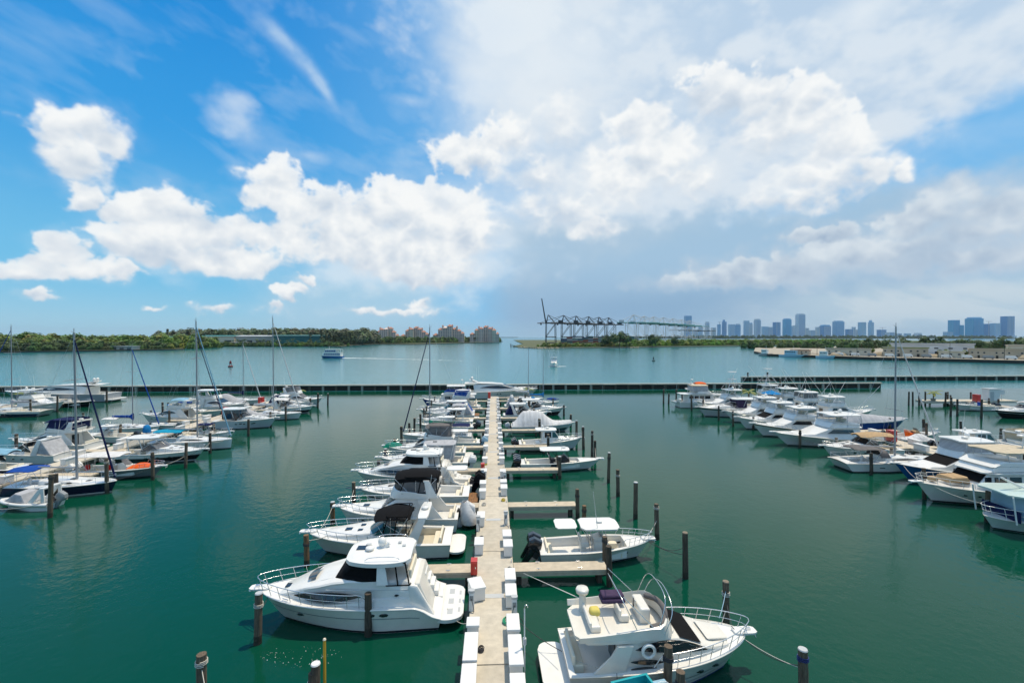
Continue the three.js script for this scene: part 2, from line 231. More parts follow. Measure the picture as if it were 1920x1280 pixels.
// a rounded horizontal slab (hardtop, awning, platform): length along x, camber lowers its sides and ends
function slab(x0, x1, w, y, th = 0.12, o = {}) {
  const { camber = 0.06, droop = 0, r = 0.35, nose = 0, nx = 10, nz = 8, tail = 0 } = o, rows = [], L = x1 - x0;
  const half = (t) => { const c = Math.min(r, L / 2) / L; let k = 1; if (t < c) k = Math.sqrt(Math.max(0, 1 - ((c - t) / c) ** 2)) * 0.35 + 0.65; if (t > 1 - c) k = Math.sqrt(Math.max(0, 1 - ((t - 1 + c) / c) ** 2)) * 0.35 + 0.65; return w * k * (1 - nose * sm(0.45, 1, t) - tail * sm(0.55, 0, t)); };
  for (let i = 0; i <= nx; i++) {
    const t = i / nx, hw = half(t), row = [], dy = -droop * (2 * t - 1) ** 2;
    for (let j = 0; j <= nz; j++) { const z = (j / nz) * 2 - 1; row.push([x0 + L * t + (nose ? 0 : 0), y + th / 2 + dy - camber * z * z, z * hw]); }
    for (let j = nz; j >= 0; j--) { const z = (j / nz) * 2 - 1; row.push([x0 + L * t, y - th / 2 + dy - camber * z * z, z * (hw - 0.02)]); }
    rows.push(row);
  }
  const cap = (row) => row.map(() => { const m = row.reduce((s, p) => [s[0] + p[0] / row.length, s[1] + p[1] / row.length, s[2] + p[2] / row.length], [0, 0, 0]); return m; });
  return sheet([cap(rows[0]), ...rows, cap(rows[rows.length - 1])], 0.5, true);
}
// ================================================================ water
const waveTex = (n, f, seed, amp) => {
  const h = new Float32Array(n * n), d = new Uint8Array(n * n * 4);
  for (let j = 0; j < n; j++) for (let i = 0; i < n; i++) { const u = i / n, v = j / n; h[j * n + i] = torusF(u, v, f, 5, seed) + 0.5 * torusF(u, v, f * 2.3, 3, seed + 30); }
  for (let j = 0; j < n; j++) for (let i = 0; i < n; i++) {
    const gx = (h[j * n + (i + 1) % n] - h[j * n + (i + n - 1) % n]) * n * amp / 2, gy = (h[((j + 1) % n) * n + i] - h[((j + n - 1) % n) * n + i]) * n * amp / 2, l = Math.hypot(gx, gy, 1), o = (j * n + i) * 4;
    d[o] = (-gx / l * 0.5 + 0.5) * 255; d[o + 1] = (-gy / l * 0.5 + 0.5) * 255; d[o + 2] = (1 / l * 0.5 + 0.5) * 255; d[o + 3] = 255;
  }
  const t = new THREE.DataTexture(d, n, n); t.wrapS = t.wrapT = THREE.RepeatWrapping; t.magFilter = THREE.LinearFilter; t.minFilter = THREE.LinearMipmapLinearFilter; t.generateMipmaps = true; t.needsUpdate = true; return t;
};
const ripple = waveTex(1024, 14, 2, 0.00062), chop = waveTex(1024, 16, 5, 0.0016);
function waterSheet(name, x0, x1, z0, z1, size, m) {
  const g = new THREE.PlaneGeometry(x1 - x0, z1 - z0); g.rotateX(-Math.PI / 2); g.translate((x0 + x1) / 2, 0, (z0 + z1) / 2);
  const p = g.attributes.position, uv = g.attributes.uv; for (let i = 0; i < p.count; i++) uv.setXY(i, p.getX(i) / size, -p.getZ(i) / size);
  return structure(name, g, m);
}
const gust = tex(512, 512, (u, v) => { const n = torusF(u, v, 4, 5, 3) + 0.5 * torusF(u, v, 9, 3, 8), k = clamp(0.42 + 0.55 * sm(-0.15, 0.4, n)); return [k, k, k]; }); gust.repeat.set(0.16, 0.11);
const harbourMat = new THREE.MeshPhysicalMaterial({ roughness: 0.13, roughnessMap: gust, ior: 1.333, specularIntensity: 0.6, normalMap: ripple, normalScale: new THREE.Vector2(1, 1) }); harbourMat.color.setRGB(0.002, 0.052, 0.030);
const channelMat = new THREE.MeshPhysicalMaterial({ roughness: 0.1, ior: 1.333, specularIntensity: 1, normalMap: chop, normalScale: new THREE.Vector2(1, 1) }); channelMat.color.setRGB(0.022, 0.175, 0.195);
waterSheet('harbour_water', -420, 420, -134.6, 60, 13, harbourMat);
waterSheet('channel_water', -16000, 16000, -16000, -134.6, 37, channelMat);
// ================================================================ piers
const DECK = 1.0;
const slabGeo = metric(new RoundedBoxGeometry(2.6, 0.26, 5.44, 1, 0.03), 0.4), capGeo = metric(bx(2.3, 0.4, 0.5), 0.4), legGeo = metric(new THREE.CylinderGeometry(0.2, 0.2, 1.9, 10), 0.4), plateGeo = bx(1.2, 0.012, 0.42), kerbGeo = metric(bx(0.12, 0.1, 5.3), 0.4);
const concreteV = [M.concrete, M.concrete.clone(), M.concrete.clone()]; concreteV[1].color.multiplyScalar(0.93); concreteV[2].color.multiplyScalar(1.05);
const PI2 = Math.PI / 2, dockCleat = merge([rod([-0.16, 0.1, 0], [0.16, 0.1, 0], 0.025), bx(0.08, 0.1, 0.05, 0, 0.05, 0)]);
function pier(x, z0, n, label, w = 1) {
  const g = thing('concrete_pier', label, 'pier', x, 0, 0);
  for (let i = 0; i < n; i++) {
    const z = z0 - 5.5 * i - 2.75, s = mesh('slab', slabGeo, concreteV[i * 7 % 3], g); s.position.set(0, DECK - 0.13, z); s.scale.x = w;
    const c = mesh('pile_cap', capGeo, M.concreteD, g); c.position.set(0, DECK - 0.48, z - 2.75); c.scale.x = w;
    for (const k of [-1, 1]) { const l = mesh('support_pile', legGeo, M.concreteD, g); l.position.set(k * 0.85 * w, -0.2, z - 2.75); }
    for (const [k, q] of [[-1, -1.6], [1, -1.2], [-1, 1.3], [1, 1.7]]) { const c2 = mesh('cleat', dockCleat, M.alu, g); c2.position.set(k * 1.2 * w, DECK, z + q); c2.rotation.y = PI2; }
    if (i % 2 === 0) { const p = mesh('joint_plate', plateGeo, M.ltgrey, g); p.position.set(0, DECK + 0.008, z - 2.75); }
  }
  return g;
}
const FZ = [-18.5, -29.5, -40.55, -51.4, -62.2, -73.1, -84.1, -95.3, -106.6];
pier(0, -9.7, 19, 'long central concrete dock of pale slabs with dock boxes along both edges');
pier(-51, -26, 16, 'concrete dock slabs behind the navy sailboat and the black express cruiser');
pier(-104, -60, 11, 'concrete dock slabs behind the long silver motor yacht', 1);
pier(57.5, -26, 16, 'concrete dock slabs between the sportfishing boats and the covered blue hull', 1);
pier(110, -50, 10, 'concrete dock leading out to the low pier with a palm and red box', 1);

const fdeck = metric(new RoundedBoxGeometry(6.1, 0.2, 1.15, 1, 0.025), 0.4), fskirt = metric(bx(6.0, 0.15, 0.06), 0.4), fleg = metric(bx(0.3, 1.6, 0.75), 0.4), ftop = metric(bx(5.9, 0.012, 0.02), 0.4), cleatGeo = merge([rod([-0.14, 0.09, 0], [0.14, 0.09, 0], 0.02), bx(0.06, 0.09, 0.04, 0, 0.045, 0)]);
const fingerProto = (() => {
  const g = new THREE.Group(); g.name = 'finger_pier';
  mesh('deck', fdeck, M.plank, g).position.set(3.05, DECK - 0.11, 0);
  for (const k of [-1, 1]) mesh('skirt_board', fskirt, M.plank, g).position.set(3.05, DECK - 0.29, k * 0.53);
  for (const x of [0.35, 5.6]) mesh('support_pile', fleg, M.pileD, g).position.set(x, 0, 0);
  for (const [x, k] of [[1.6, 1], [4.3, 1], [1.6, -1], [4.3, -1]]) mesh('cleat', cleatGeo, M.steel, g).position.set(x, DECK - 0.01, k * 0.42);
  return g;
})();
const finger = (x, z, left, label, group) => copy(fingerProto, x, 0, z, left ? Math.PI : 0, label, group).userData.category = 'pier';
for (const z of FZ) for (const l of [0, 1]) finger(l ? -1.31 : 1.31, z, l, l ? 'narrow finger pier branching off the central dock between moored cruisers' : 'narrow finger pier branching off the central dock beside open slips', l ? 'finger piers on the cruiser side of the central dock' : 'finger piers on the open side of the central dock');
for (const z of FZ.slice(3, 8)) for (const l of [0, 1]) finger(l ? -52.31 : -49.69, z, l, 'narrow finger pier among the sailboats of the side dock', 'finger piers among the sailboats');
for (const z of [-48.5, -59.4, -70.3, -81.2, -92, -103]) for (const l of [0, 1]) finger(l ? 56.19 : 58.81, z, l, 'narrow finger pier among the white sportfishing boats', 'finger piers among the sportfishing boats');
for (const z of [-84, -106]) finger(-102.69, z, 0, 'narrow finger pier off the dock of the silver yacht', 'finger piers by the silver yacht');

// ---------------------------------------------------------------- mooring piles
const pileGroups = {
  c: ['weathered wooden mooring pile standing in open water off the central dock', 'mooring piles off the central dock'],
  f: ['wooden pile bolted to the end of a finger pier of the central dock', 'piles at the finger ends'],
  l: ['weathered wooden mooring pile off the bows of the sailboat dock', 'mooring piles off the sailboat dock'],
  r: ['weathered wooden mooring pile off the bows of the sportfishing boats', 'mooring piles off the sportfishing boats'],
  p: ['dark wooden pile rising beside the low pier with the red box', 'piles of the low pier'],
};
function pile(x, z, h, key, o = {}) {
  const [label, group] = pileGroups[key], r = o.r ?? 0.17 + R() * 0.03, g = thing('mooring_pile', o.label ?? label, 'pile', x, 0, z, R() * 6.28, o.label ? undefined : group);
  g.rotation.z = (R() - 0.5) * 0.06; g.rotation.x = (R() - 0.5) * 0.06;
  const m = o.mat ?? (R() < 0.5 ? M.pile : M.pileD);
  const sh = new THREE.CylinderGeometry(r * 0.94, r, h - 0.45, 12, 6); const p = sh.attributes.position;
  for (let i = 0; i < p.count; i++) { const k = 1 + 0.05 * noise3(p.getX(i) * 5 + x, p.getY(i) * 1.3, p.getZ(i) * 5 + z); p.setX(i, p.getX(i) * k); p.setZ(i, p.getZ(i) * k); }
  sh.translate(0, 0.45 + (h - 0.45) / 2, 0); sh.computeVertexNormals();
  mesh('shaft', sh, m, g);
  const tb = new THREE.CylinderGeometry(r * 1.015, r * 1.08, 1.5, 12, 2); tb.translate(0, -0.28, 0); mesh('tide_band', tb, M.tide, g);
  if (o.cap || R() < 0.35) { const c = new THREE.CylinderGeometry(r * 0.9, r * 1.0, 0.05, 12); c.translate(0, h + 0.025, 0); mesh('cap', c, o.cap ?? (R() < 0.7 ? M.pileTop : M.ltgrey), g); }
  if (o.rope !== false && (o.rope || R() < 0.75)) { const t = []; const y0 = h - 0.35 - R() * 0.4; for (let i = 0; i <= 26; i++) { const a = i * 0.75; t.push([Math.cos(a) * r * 1.1, y0 + i * 0.008, Math.sin(a) * r * 1.1]); } mesh('rope_wrap', tube(t, 0.022, 4, 40), o.rope ?? (R() < 0.6 ? M.ropeD : M.rope), g); }
  return g;
}
for (const [x, z, h, mt] of [[-12.3, -24.1, 2.6], [-6.7, -24.5, 2.3], [-13, -32.1, 2.2, 1], [-13.7, -39.2, 1.9, 1], [-13.2, -43.5, 2.2], [-12.9, -51.6, 2.1], [-13.3, -56.4, 2.2], [-13.3, -61.9, 2.2], [-13.2, -65.8, 3.1], [-13.3, -72.6, 2.3], [-12.9, -74.6, 2.7], [-12.1, -76, 3.1], [-12.3, -81.2, 3.3], [-12.9, -88, 2.6], [-12.9, -95, 2.8], [-13.1, -102, 2.6],
  [12.72, -24.2, 2.6], [12.73, -29.5, 3.0], [12.94, -35.3, 2.8], [12.5, -39.4, 3.2], [12.5, -45, 2.7], [12.6, -49.2, 3.3], [12.9, -58.9, 3.7], [13.3, -58.9, 2.4], [12.8, -64, 3.2], [12.85, -69.7, 3.0], [13.7, -80, 2.2], [14.2, -91, 2.2], [13.2, -100, 2.4], [7.56, -37.6, 1.9, 1]]) pile(x, z, h, 'c', { mat: mt ? M.pileTan : undefined });
pile(-12.3, -19.5, 2.7, 'c', { label: 'sawn-topped wooden pile with a white mooring line tied round it', rope: M.rope, mat: M.pile, r: 0.2 });
pile(13.5, -19.1, 2.4, 'c', { label: 'pale-capped mooring pile wrapped in blue line off the flybridge cruiser bow', cap: M.ltgrey, rope: M.bootBlue, r: 0.2 });
pile(-7.5, -19.3, 2.2, 'c', { label: 'square-topped pale pile beside a yellow stake', cap: M.boxw, r: 0.2 });
{ const y = thing('marker_stake', 'slim yellow stake standing behind a pale pile', 'stake', -7.25, 0, -19.7); mesh('shaft', rod([0, -0.5, 0], [0, 3.0, 0], 0.07, 0.06, 8), mat([0.55, 0.30, 0.02], 0.7), y); mesh('cap', rod([0, 3, 0], [0, 3.06, 0], 0.075, 0.05, 8), M.cream, y); }
for (const z of FZ) { pile(7.45, z + 0.75, 2.5 + R() * 0.3, 'f'); if (R() < 0.6) pile(7.5, z - 0.7, 2.2 + R() * 0.5, 'f'); }
for (const z of FZ.slice(0, 3)) pile(-7.6, z - 0.75, 1.9, 'f');
for (const [x, z, h] of [[-39.2, -41.7, 3.8], [-43.1, -46.5, 2.5], [-39.4, -47.9, 3.6], [-38, -52.2, 3.1], [-37.4, -56.7, 3.1], [-38.8, -63.8, 2.8], [-45.6, -82.5, 2.4], [-39.3, -74.5, 2.7], [-39.5, -82.3, 2.7], [-39.2, -87.4, 2.9], [-39.3, -103.4, 3.3], [-38.5, -107.3, 2.8], [-41, -103.5, 2.2], [-63.9, -63.4, 3], [-72.8, -83.6, 2.5], [-60.4, -85.6, 4], [-57.5, -83, 2.9], [-93.1, -95.3, 3.4], [-92.1, -99.8, 3.6], [-93.5, -113.8, 2.9], [-64.6, -88.4, 2.1], [-58.3, -73.4, 2.3], [-44, -73.4, 2.2], [-66, -95, 2.6], [-65, -106, 2.7]]) pile(x, z, h, 'l');
for (const [x, z, h] of [[40.5, -106.6, 3.4], [41.7, -106.5, 2.5], [44.2, -108.2, 3.2], [45.4, -107.5, 2.6], [42.8, -96.4, 3.4], [43.6, -92.9, 3], [43, -85, 2.8], [42.6, -79, 2.8], [44.8, -76.5, 2.2], [46.5, -72.2, 1.9], [44, -63.4, 2.6], [47, -60.3, 2.1], [43.8, -50.8, 2.5], [50, -55, 2.0], [42.5, -43, 3.0], [42.6, -37.4, 2.7], [62.5, -75.8, 2.0], [68.3, -69.3, 2.9], [65.3, -65.8, 3.0], [76.3, -71, 2.2], [76.4, -65.3, 2.2], [68.3, -75.5, 2.0]]) pile(x, z, h, 'r');
for (const [x, z, h] of [[96.6, -101.8, 3.2], [97.4, -101.6, 3.2], [99, -101.7, 3], [100.4, -101.6, 3.2], [103.6, -100, 3.3], [105, -100, 2.6], [92, -87.7, 3.8], [93.4, -87.7, 3.4], [95, -84.6, 3.8], [107.5, -103.2, 2.9], [113, -103, 2.9], [117, -103, 2.9], [118, -103, 2.9], [109.5, -96, 2.4], [111.7, -96, 2.2]]) pile(x, z, h, 'p', { mat: M.pileD });

// ---------------------------------------------------------------- things standing on the docks
function dockBox(x, z, L, label, turn = 0, w = 0.62, h = 0.62) {
  const g = thing('dock_box', label, 'dock box', x, DECK, z, turn, 'white dock boxes on the central dock');
  mesh('body', metric(new RoundedBoxGeometry(w - 0.05, h, L - 0.06, 2, 0.03).translate(0, h / 2 + 0.03, 0), 0.5), M.boxw, g);
  mesh('lid', metric(new RoundedBoxGeometry(w + 0.04, 0.14, L + 0.03, 2, 0.035).translate(0, h + 0.09, 0), 0.5), M.boxw, g);
  mesh('foot', bx(w - 0.16, 0.04, L - 0.2, 0, 0.02, 0), M.dark, g);
  mesh('latch', bx(0.02, 0.09, 0.07, -w / 2 - 0.035 * Math.sign(x), h - 0.02, 0), M.steel, g);
  return g;
}
const DB = 'white fibreglass dock box with a low lid on the central dock';
for (const [x, z, L, t] of [[-1.0, -36.4, 1.3], [-1.0, -31.7, 1.2], [-1.02, -22.7, 0.7], [-1.05, -20.9, 1.9], [-1.05, -18.9, 1.7], [0.98, -32.9, 1.1], [1.0, -31.3, 1.1], [1.0, -27.2, 1.3], [0.98, -25.5, 1.2], [0.98, -22.6, 1.3], [1.0, -20.6, 2.0], [1.0, -18.3, 1.6], [-1.02, -44.6, 1.1], [-1.02, -48.6, 1.1], [1.0, -43.2, 1.2], [1.0, -44.9, 1.0], [0.98, -58, 1.0], [-1.0, -66, 1.1], [0.98, -67.5, 1.2], [0.98, -71, 1], [-1.0, -77, 1.1], [0.98, -80, 1.1], [-1, -90, 1.1], [1, -92, 1.1], [-1, -99, 1.2], [1, -101, 1.1], [-1, -42.3, 0.8], [-1, -53.6, 0.9], [1, -48.4, 0.9], [1, -53.6, 0.9], [1, -55.4, 0.8], [-1, -59.6, 1], [1, -61, 0.9], [1, -64.6, 1], [-1, -70.6, 0.9], [1, -75, 0.9], [-1, -74.6, 0.8], [1, -82.6, 1], [-1, -82, 0.9], [1, -86.4, 0.9], [-1, -86, 1], [1, -96.6, 1], [-1, -94.4, 0.9], [1, -106, 1], [-1, -104, 1]]) dockBox(x, z, L, DB);
dockBox(-0.98, -26.2, 1.2, 'large white dock box standing askew on the central dock', 0.28, 0.8, 0.66);
{ const q = rng(63); for (let i = 0; i < 44; i++) { const left = i % 2, x = (left ? -51 : 57.5) + (i % 4 < 2 ? 0.95 : -0.95), z = -34 - i * 1.62 - q() * 1.2, b = dockBox(x, z, 1.0 + q() * 0.8, left ? 'white dock box on the dock of the sailboats' : 'white dock box on the dock of the sportfishing boats'); b.userData.group = left ? 'white boxes on the sailboat dock' : 'white boxes on the sportfishing dock'; } }
function pedestal(x, z) { const g = thing('power_pedestal', 'slim pale shore power pedestal on the central dock edge', 'pedestal', x, DECK, z, 0, 'power pedestals along the central dock'); mesh('post', prism([[-0.15, 0], [0.15, 0], [0.13, 1.0], [-0.13, 1.0]], () => 0.13, 0.1), M.boxw, g); mesh('lamp_head', slab(-0.17, 0.17, 0.15, 1.07, 0.14, { camber: 0.02, r: 0.06, nx: 4, nz: 4 }), M.ltgrey, g); mesh('socket_panel', bx(0.2, 0.26, 0.02, 0, 0.72, 0.135), M.grey, g); mesh('power_cord', tube([[0, 0.7, 0.15], [0.1 * -Math.sign(x), 0.35, 0.28], [0.12, 0.03, 0.3], [0.3 * Math.sign(x), 0.03, 0.2], [0.5 * Math.sign(x), -0.3, 0.1]], 0.018, 4), M.ropeD, g); }
for (const [x, z] of [[-1.2, -24.9], [1.12, -24.2], [0.98, -36.1], [-1.18, -35.2], [1.15, -46.5], [-1.15, -47.4], [1.1, -57], [-1.1, -57.5], [1.1, -69], [-1.1, -68], [-1.1, -79.5], [1.1, -79], [1.1, -90], [-1.1, -92]]) pedestal(x, z);
function redCabinet(x, z, label, y = DECK, s = 1) { const g = thing('fire_hose_cabinet', label, 'cabinet', x, y, z); mesh('body', rb(0.42 * s, 0.85 * s, 0.6 * s, 0.03, 0, 0.5 * s, 0), M.red, g); mesh('door', rb(0.36 * s, 0.7 * s, 0.03, 0.02, 0, 0.5 * s, 0.31 * s), M.red, g); mesh('handle', bx(0.05, 0.12, 0.03, 0.1 * s, 0.55 * s, 0.34 * s), M.steel, g); mesh('foot', bx(0.36 * s, 0.1 * s, 0.5 * s, 0, 0.03, 0), M.dark, g); }
redCabinet(-1.22, -28.7, 'red fire cabinet at the corner of the second finger pier');
redCabinet(-1.18, -50.6, 'slim red fire cabinet on the dock beside the black-canvas cruiser');
redCabinet(-1.0, -110.6, 'tall red fire cabinet at the far end of the central dock', DECK, 1.6);
redCabinet(-50.2, -46.0, 'big red fire cabinet on the dock behind the navy sailboat', DECK, 2.2);
redCabinet(-50.5, -101, 'red fire cabinet beyond the sailboats near the dock palm', DECK, 2.0);
redCabinet(-51, -88.5, 'red fire cabinet beside the green-white sailboat', DECK, 1.7);
redCabinet(-103.5, -107, 'red fire cabinet in front of the silver motor yacht', DECK, 2.6);
redCabinet(56.8, -62.5, 'red fire cabinet at the stern of the big white sportfisher', DECK, 1.8);
redCabinet(110.2, -99.2, 'red fire cabinet on the low palm pier', DECK, 2.0);
function coil(x, z, m, label, y = DECK, r = 0.25) { const p = []; for (let i = 0; i < 40; i++) { const a = i * 0.8; p.push([Math.cos(a) * (r * (0.55 + 0.45 * (i % 11) / 11)), 0.03 + 0.004 * i, Math.sin(a) * (r * (0.55 + 0.45 * ((i + 4) % 9) / 9)) * 1.2]); } const o = mesh(numbered('hose_coil'), tube(p, 0.022, 5, 160), m); o.position.set(x, y, z); tag(o, label, 'hose'); }
coil(0.75, -23.7, M.ropeG, 'coil of green garden hose on the central dock', DECK, 0.3);
coil(1.05, -17.6 - 1.9, M.ropeY, 'yellow hose coiled against a long white dock box');
coil(-0.95, -19.9, M.ropeD, 'tangle of black cord at the foot of a dock box', DECK, 0.2);
coil(-0.6, -21.6, M.ropeD, 'short black rope lying loose on the dock slabs', DECK, 0.16);
for (const [x, z, m, t] of [[-0.9, -33.6, M.ropeD, 'black dock line coiled by the white box behind the black bimini'], [1.0, -29.0, M.rope, 'pale rope coil at the foot of the second finger'], [-0.85, -40.4, M.rope, 'pale rope heap at the finger beside the covered outboards'], [0.95, -34.6, M.ropeD, 'dark hose coil behind the paired white boxes'], [0.9, -41.4, M.ropeY, 'yellow power cord heap beside the third finger'], [-0.95, -45.9, M.ropeD, 'dark cord heap by the teak-decked cruiser'], [0.95, -47.6, M.ropeD, 'dark cord heap before the go-fast boat'], [-0.9, -53.2, M.ropeY, 'yellow cord by the slim red cabinet'], [0.9, -56.2, M.ropeG, 'green hose heap behind the go-fast boat']]) coil(x, z, m, t, DECK, 0.2);
// white crane-like fish lamp on the dock edge
{ const g = thing('dock_light', 'thin white dock lamp post with curved tip at the dock edge', 'lamp post', 1.42, DECK, -20.6); mesh('post', rod([0, -0.8, 0], [0, 2.6, 0], 0.035, 0.03, 8), M.boxw, g); mesh('bracket', rb(0.16, 0.3, 0.16, 0.03, 0, 1.1, 0), M.ltgrey, g); mesh('hook', tube([[0, 2.6, 0], [0.04, 2.75, 0], [0.12, 2.74, 0], [0.14, 2.64, 0]], 0.025, 5), M.steel, g); }
// tubs on the nearest finger
{ const g = thing('storage_tub', 'open turquoise plastic tub at the end of a finger pier', 'tub', 5.9, DECK, -18.4, 0.25); const w = 0.55, l = 0.8, h = 0.5; mesh('shell', [bx(l * 2, 0.04, w * 2, 0, 0.02, 0), bx(l * 2, h, 0.04, 0, h / 2, w), bx(l * 2, h, 0.04, 0, h / 2, -w), bx(0.04, h, w * 2, l, h / 2, 0), bx(0.04, h, w * 2, -l, h / 2, 0)], M.teal, g); mesh('rim', [bx(l * 2 + 0.14, 0.04, 0.1, 0, h + 0.01, w), bx(l * 2 + 0.14, 0.04, 0.1, 0, h + 0.01, -w), bx(0.1, 0.04, w * 2 - 0.1, l, h + 0.01, 0), bx(0.1, 0.04, w * 2 - 0.1, -l, h + 0.01, 0)], M.teal, g); }
{ const g = thing('cooler', 'blue cooler box with a lid on the finger end', 'cooler', 7.0, DECK, -18.55, 0.2); mesh('body', rb(0.55, 0.42, 0.45, 0.05, 0, 0.21, 0), M.blue, g); mesh('lid', rb(0.6, 0.12, 0.5, 0.04, 0, 0.48, 0), M.ltblue, g); mesh('handle', tube([[-0.31, 0.3, 0], [-0.33, 0.5, 0], [0, 0.62, 0], [0.33, 0.5, 0], [0.31, 0.3, 0]], 0.015, 4), M.boxw, g); }
{ const g = thing('fender_basket', 'white crate holding fenders on the finger end', 'crate', 7.15, DECK, -18.0); mesh('crate', [bx(0.6, 0.06, 0.45, 0, 0.05, 0), bx(0.6, 0.36, 0.03, 0, 0.2, 0.22), bx(0.6, 0.36, 0.03, 0, 0.2, -0.22), bx(0.03, 0.36, 0.45, 0.3, 0.2, 0), bx(0.03, 0.36, 0.45, -0.3, 0.2, 0)], M.boxw, g); for (const k of [-1, 0, 1]) mesh('fender', lathe([[0, 0], [0.08, 0.05], [0.09, 0.4], [0.03, 0.5], [0, 0.52]], 10).translate(k * 0.18, 0.1, 0), M.white, g); }
{ const o = mesh(numbered('kayak'), sheet(Array.from({ length: 15 }, (_, i) => { const t = i / 14, w = 0.36 * Math.sin(Math.PI * t) ** 0.6 + 0.01, r = []; for (let k = 0; k <= 12; k++) { const a = k / 12 * 2 * Math.PI; r.push([(t - 0.5) * 3.4, 0.2 + 0.17 * Math.sin(a) * (0.4 + 0.6 * Math.sin(Math.PI * t)), w * Math.cos(a)]); } return r; }), 1), M.offwhite); o.position.set(3.7, DECK, -17.9); tag(o, 'pale upturned dinghy lying along the nearest finger pier', 'dinghy'); }

// ---------------------------------------------------------------- breakwaters
function breakwater(x0, x1, z, label, top = 1.75) {
  const g = thing('breakwater', label, 'breakwater', 0, 0, 0), bay = 3.8, cap = metric(bx(bay - 0.04, 0.3, 1.1), 0.3), post = metric(bx(0.62, 1.7, 0.5), 0.3), wall = metric(bx(bay - 0.62, 1.5, 0.3), 0.3);
  for (let x = x0; x < x1; x += bay) {
    const k = R();
    mesh('cap_slab', cap, concreteV[Math.floor(k * 3)], g).position.set(x, top - 0.15 + (R() - 0.5) * 0.05, z + (R() - 0.5) * 0.12);
    mesh('post', post, R() < 0.5 ? M.concreteD : M.pileD, g).position.set(x - bay / 2 + (R() - 0.5) * 0.25, top - 1.18 - R() * 0.06, z + 0.28);
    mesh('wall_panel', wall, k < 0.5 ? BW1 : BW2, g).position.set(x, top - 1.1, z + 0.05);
  }
  return g;
}
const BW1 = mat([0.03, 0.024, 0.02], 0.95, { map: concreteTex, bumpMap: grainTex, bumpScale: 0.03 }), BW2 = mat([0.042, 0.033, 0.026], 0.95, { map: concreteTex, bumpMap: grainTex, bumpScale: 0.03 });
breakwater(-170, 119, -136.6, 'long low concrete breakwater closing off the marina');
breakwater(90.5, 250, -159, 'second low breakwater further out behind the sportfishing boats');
for (const [x, z] of [[98.5, -159.5], [88.8, -137.2], [91, -159]]) { const g = thing('breakwater_post', 'short dark post standing on a breakwater', 'post', x, 0, z, 0, 'posts on the breakwaters'); mesh('shaft', rod([0, -0.5, 0], [0, 3.2, 0], 0.28, 0.26, 8), M.pileD, g); mesh('cap', rod([0, 3.2, 0], [0, 3.3, 0], 0.3, 0.2, 8), M.grey, g); }

// ---------------------------------------------------------------- low pier on the right
{
  const g = thing('low_pier', 'low concrete pier with a palm and red box across the dock head', 'pier', 0, 0, 0), s = metric(new RoundedBoxGeometry(5.4, 0.5, 3, 1, 0.04), 0.4);
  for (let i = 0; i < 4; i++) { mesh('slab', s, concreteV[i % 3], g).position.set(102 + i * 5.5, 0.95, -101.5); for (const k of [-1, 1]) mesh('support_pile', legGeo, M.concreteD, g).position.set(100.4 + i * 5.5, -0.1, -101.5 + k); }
}
{ const g = thing('utility_shed', 'small white utility cabinet with a sign board on the pier', 'cabinet', 116, 1.2, -101.3); mesh('body', rb(2.6, 2.6, 1.6, 0.05, 0, 1.3, 0), M.boxw, g); mesh('roof', rb(2.9, 0.15, 1.9, 0.04, 0, 2.68, 0), M.ltgrey, g); mesh('door', rb(0.9, 2, 0.05, 0.02, -0.6, 1.05, 0.82), M.ltgrey, g); mesh('sign_board', rb(1.5, 1.1, 0.06, 0.02, 2.3, 1.9, 0.3), M.boxw, g); mesh('sign_post', rod([2.3, 0, 0.3], [2.3, 1.4, 0.3], 0.05), M.alu, g); }
{ const g = thing('ice_shed', 'white utility cabinets on the dock before the silver yacht', 'cabinet', -101.8, 1, -106.5); mesh('body', rb(3, 2.4, 1.5, 0.05, 0, 1.2, 0), M.boxw, g); mesh('side_cabinet', rb(2, 1.5, 1.4, 0.05, 2.6, 0.75, 0.3), M.boxw, g); mesh('roof', rb(3.2, 0.14, 1.7, 0.04, 0, 2.47, 0), M.ltgrey, g); }
// dock palms
function palm(x, y, z, s, label, n = 13) {
  const g = thing('potted_palm', label, 'palm', x, y, z); const r = rng(Math.round(x * 31 + z * 7) + 900);
  mesh('trunk', tube([[0, 0, 0], [0.04 * s, 0.8 * s, 0], [0, 1.5 * s, 0.05 * s]], 0.09 * s, 7), M.pile, g);
  mesh('pot', lathe([[0, 0], [0.3 * s, 0], [0.42 * s, 0.45 * s], [0.36 * s, 0.45 * s], [0, 0.4 * s]], 12), M.concreteD, g);
  for (let i = 0; i < n; i++) {
    const a = i / n * 6.28 + r() * 0.4, up = 0.25 + r() * 0.9, L = (1.1 + r() * 0.5) * s, rows = [];
    for (let k = 0; k <= 7; k++) { const t = k / 7, d = L * t * Math.cos(up * (1 - t)), h = 1.5 * s + L * (Math.sin(up) * t * 1.1 - 0.75 * t * t), w = 0.22 * s * Math.sin(Math.PI * Math.min(1, t * 0.92 + 0.08)) + 0.01; rows.push([-1, 0, 1].map((q) => [Math.cos(a) * d - Math.sin(a) * w * q, h - Math.abs(q) * w * 0.55, Math.sin(a) * d + Math.cos(a) * w * q])); }
    mesh('frond', sheet(rows, 0.3), palmMat[i % 2], g);
  }
}
const palmMat = [mat([0.20, 0.22, 0.02], 0.7, { transmission: 0.3, thickness: 0 }), mat([0.13, 0.19, 0.025], 0.7, { transmission: 0.3, thickness: 0 })];
palm(-46.6, 1, -111.6, 1.17, 'small yellow-green palm at the outer end of the sailboat dock'); palm(-50, 1, -112.2, 1.09, 'small palm behind the white flybridge boat on the sailboat dock'); palm(-101.5, 1, -103, 1.56, 'small palm on the dock in front of the silver yacht');
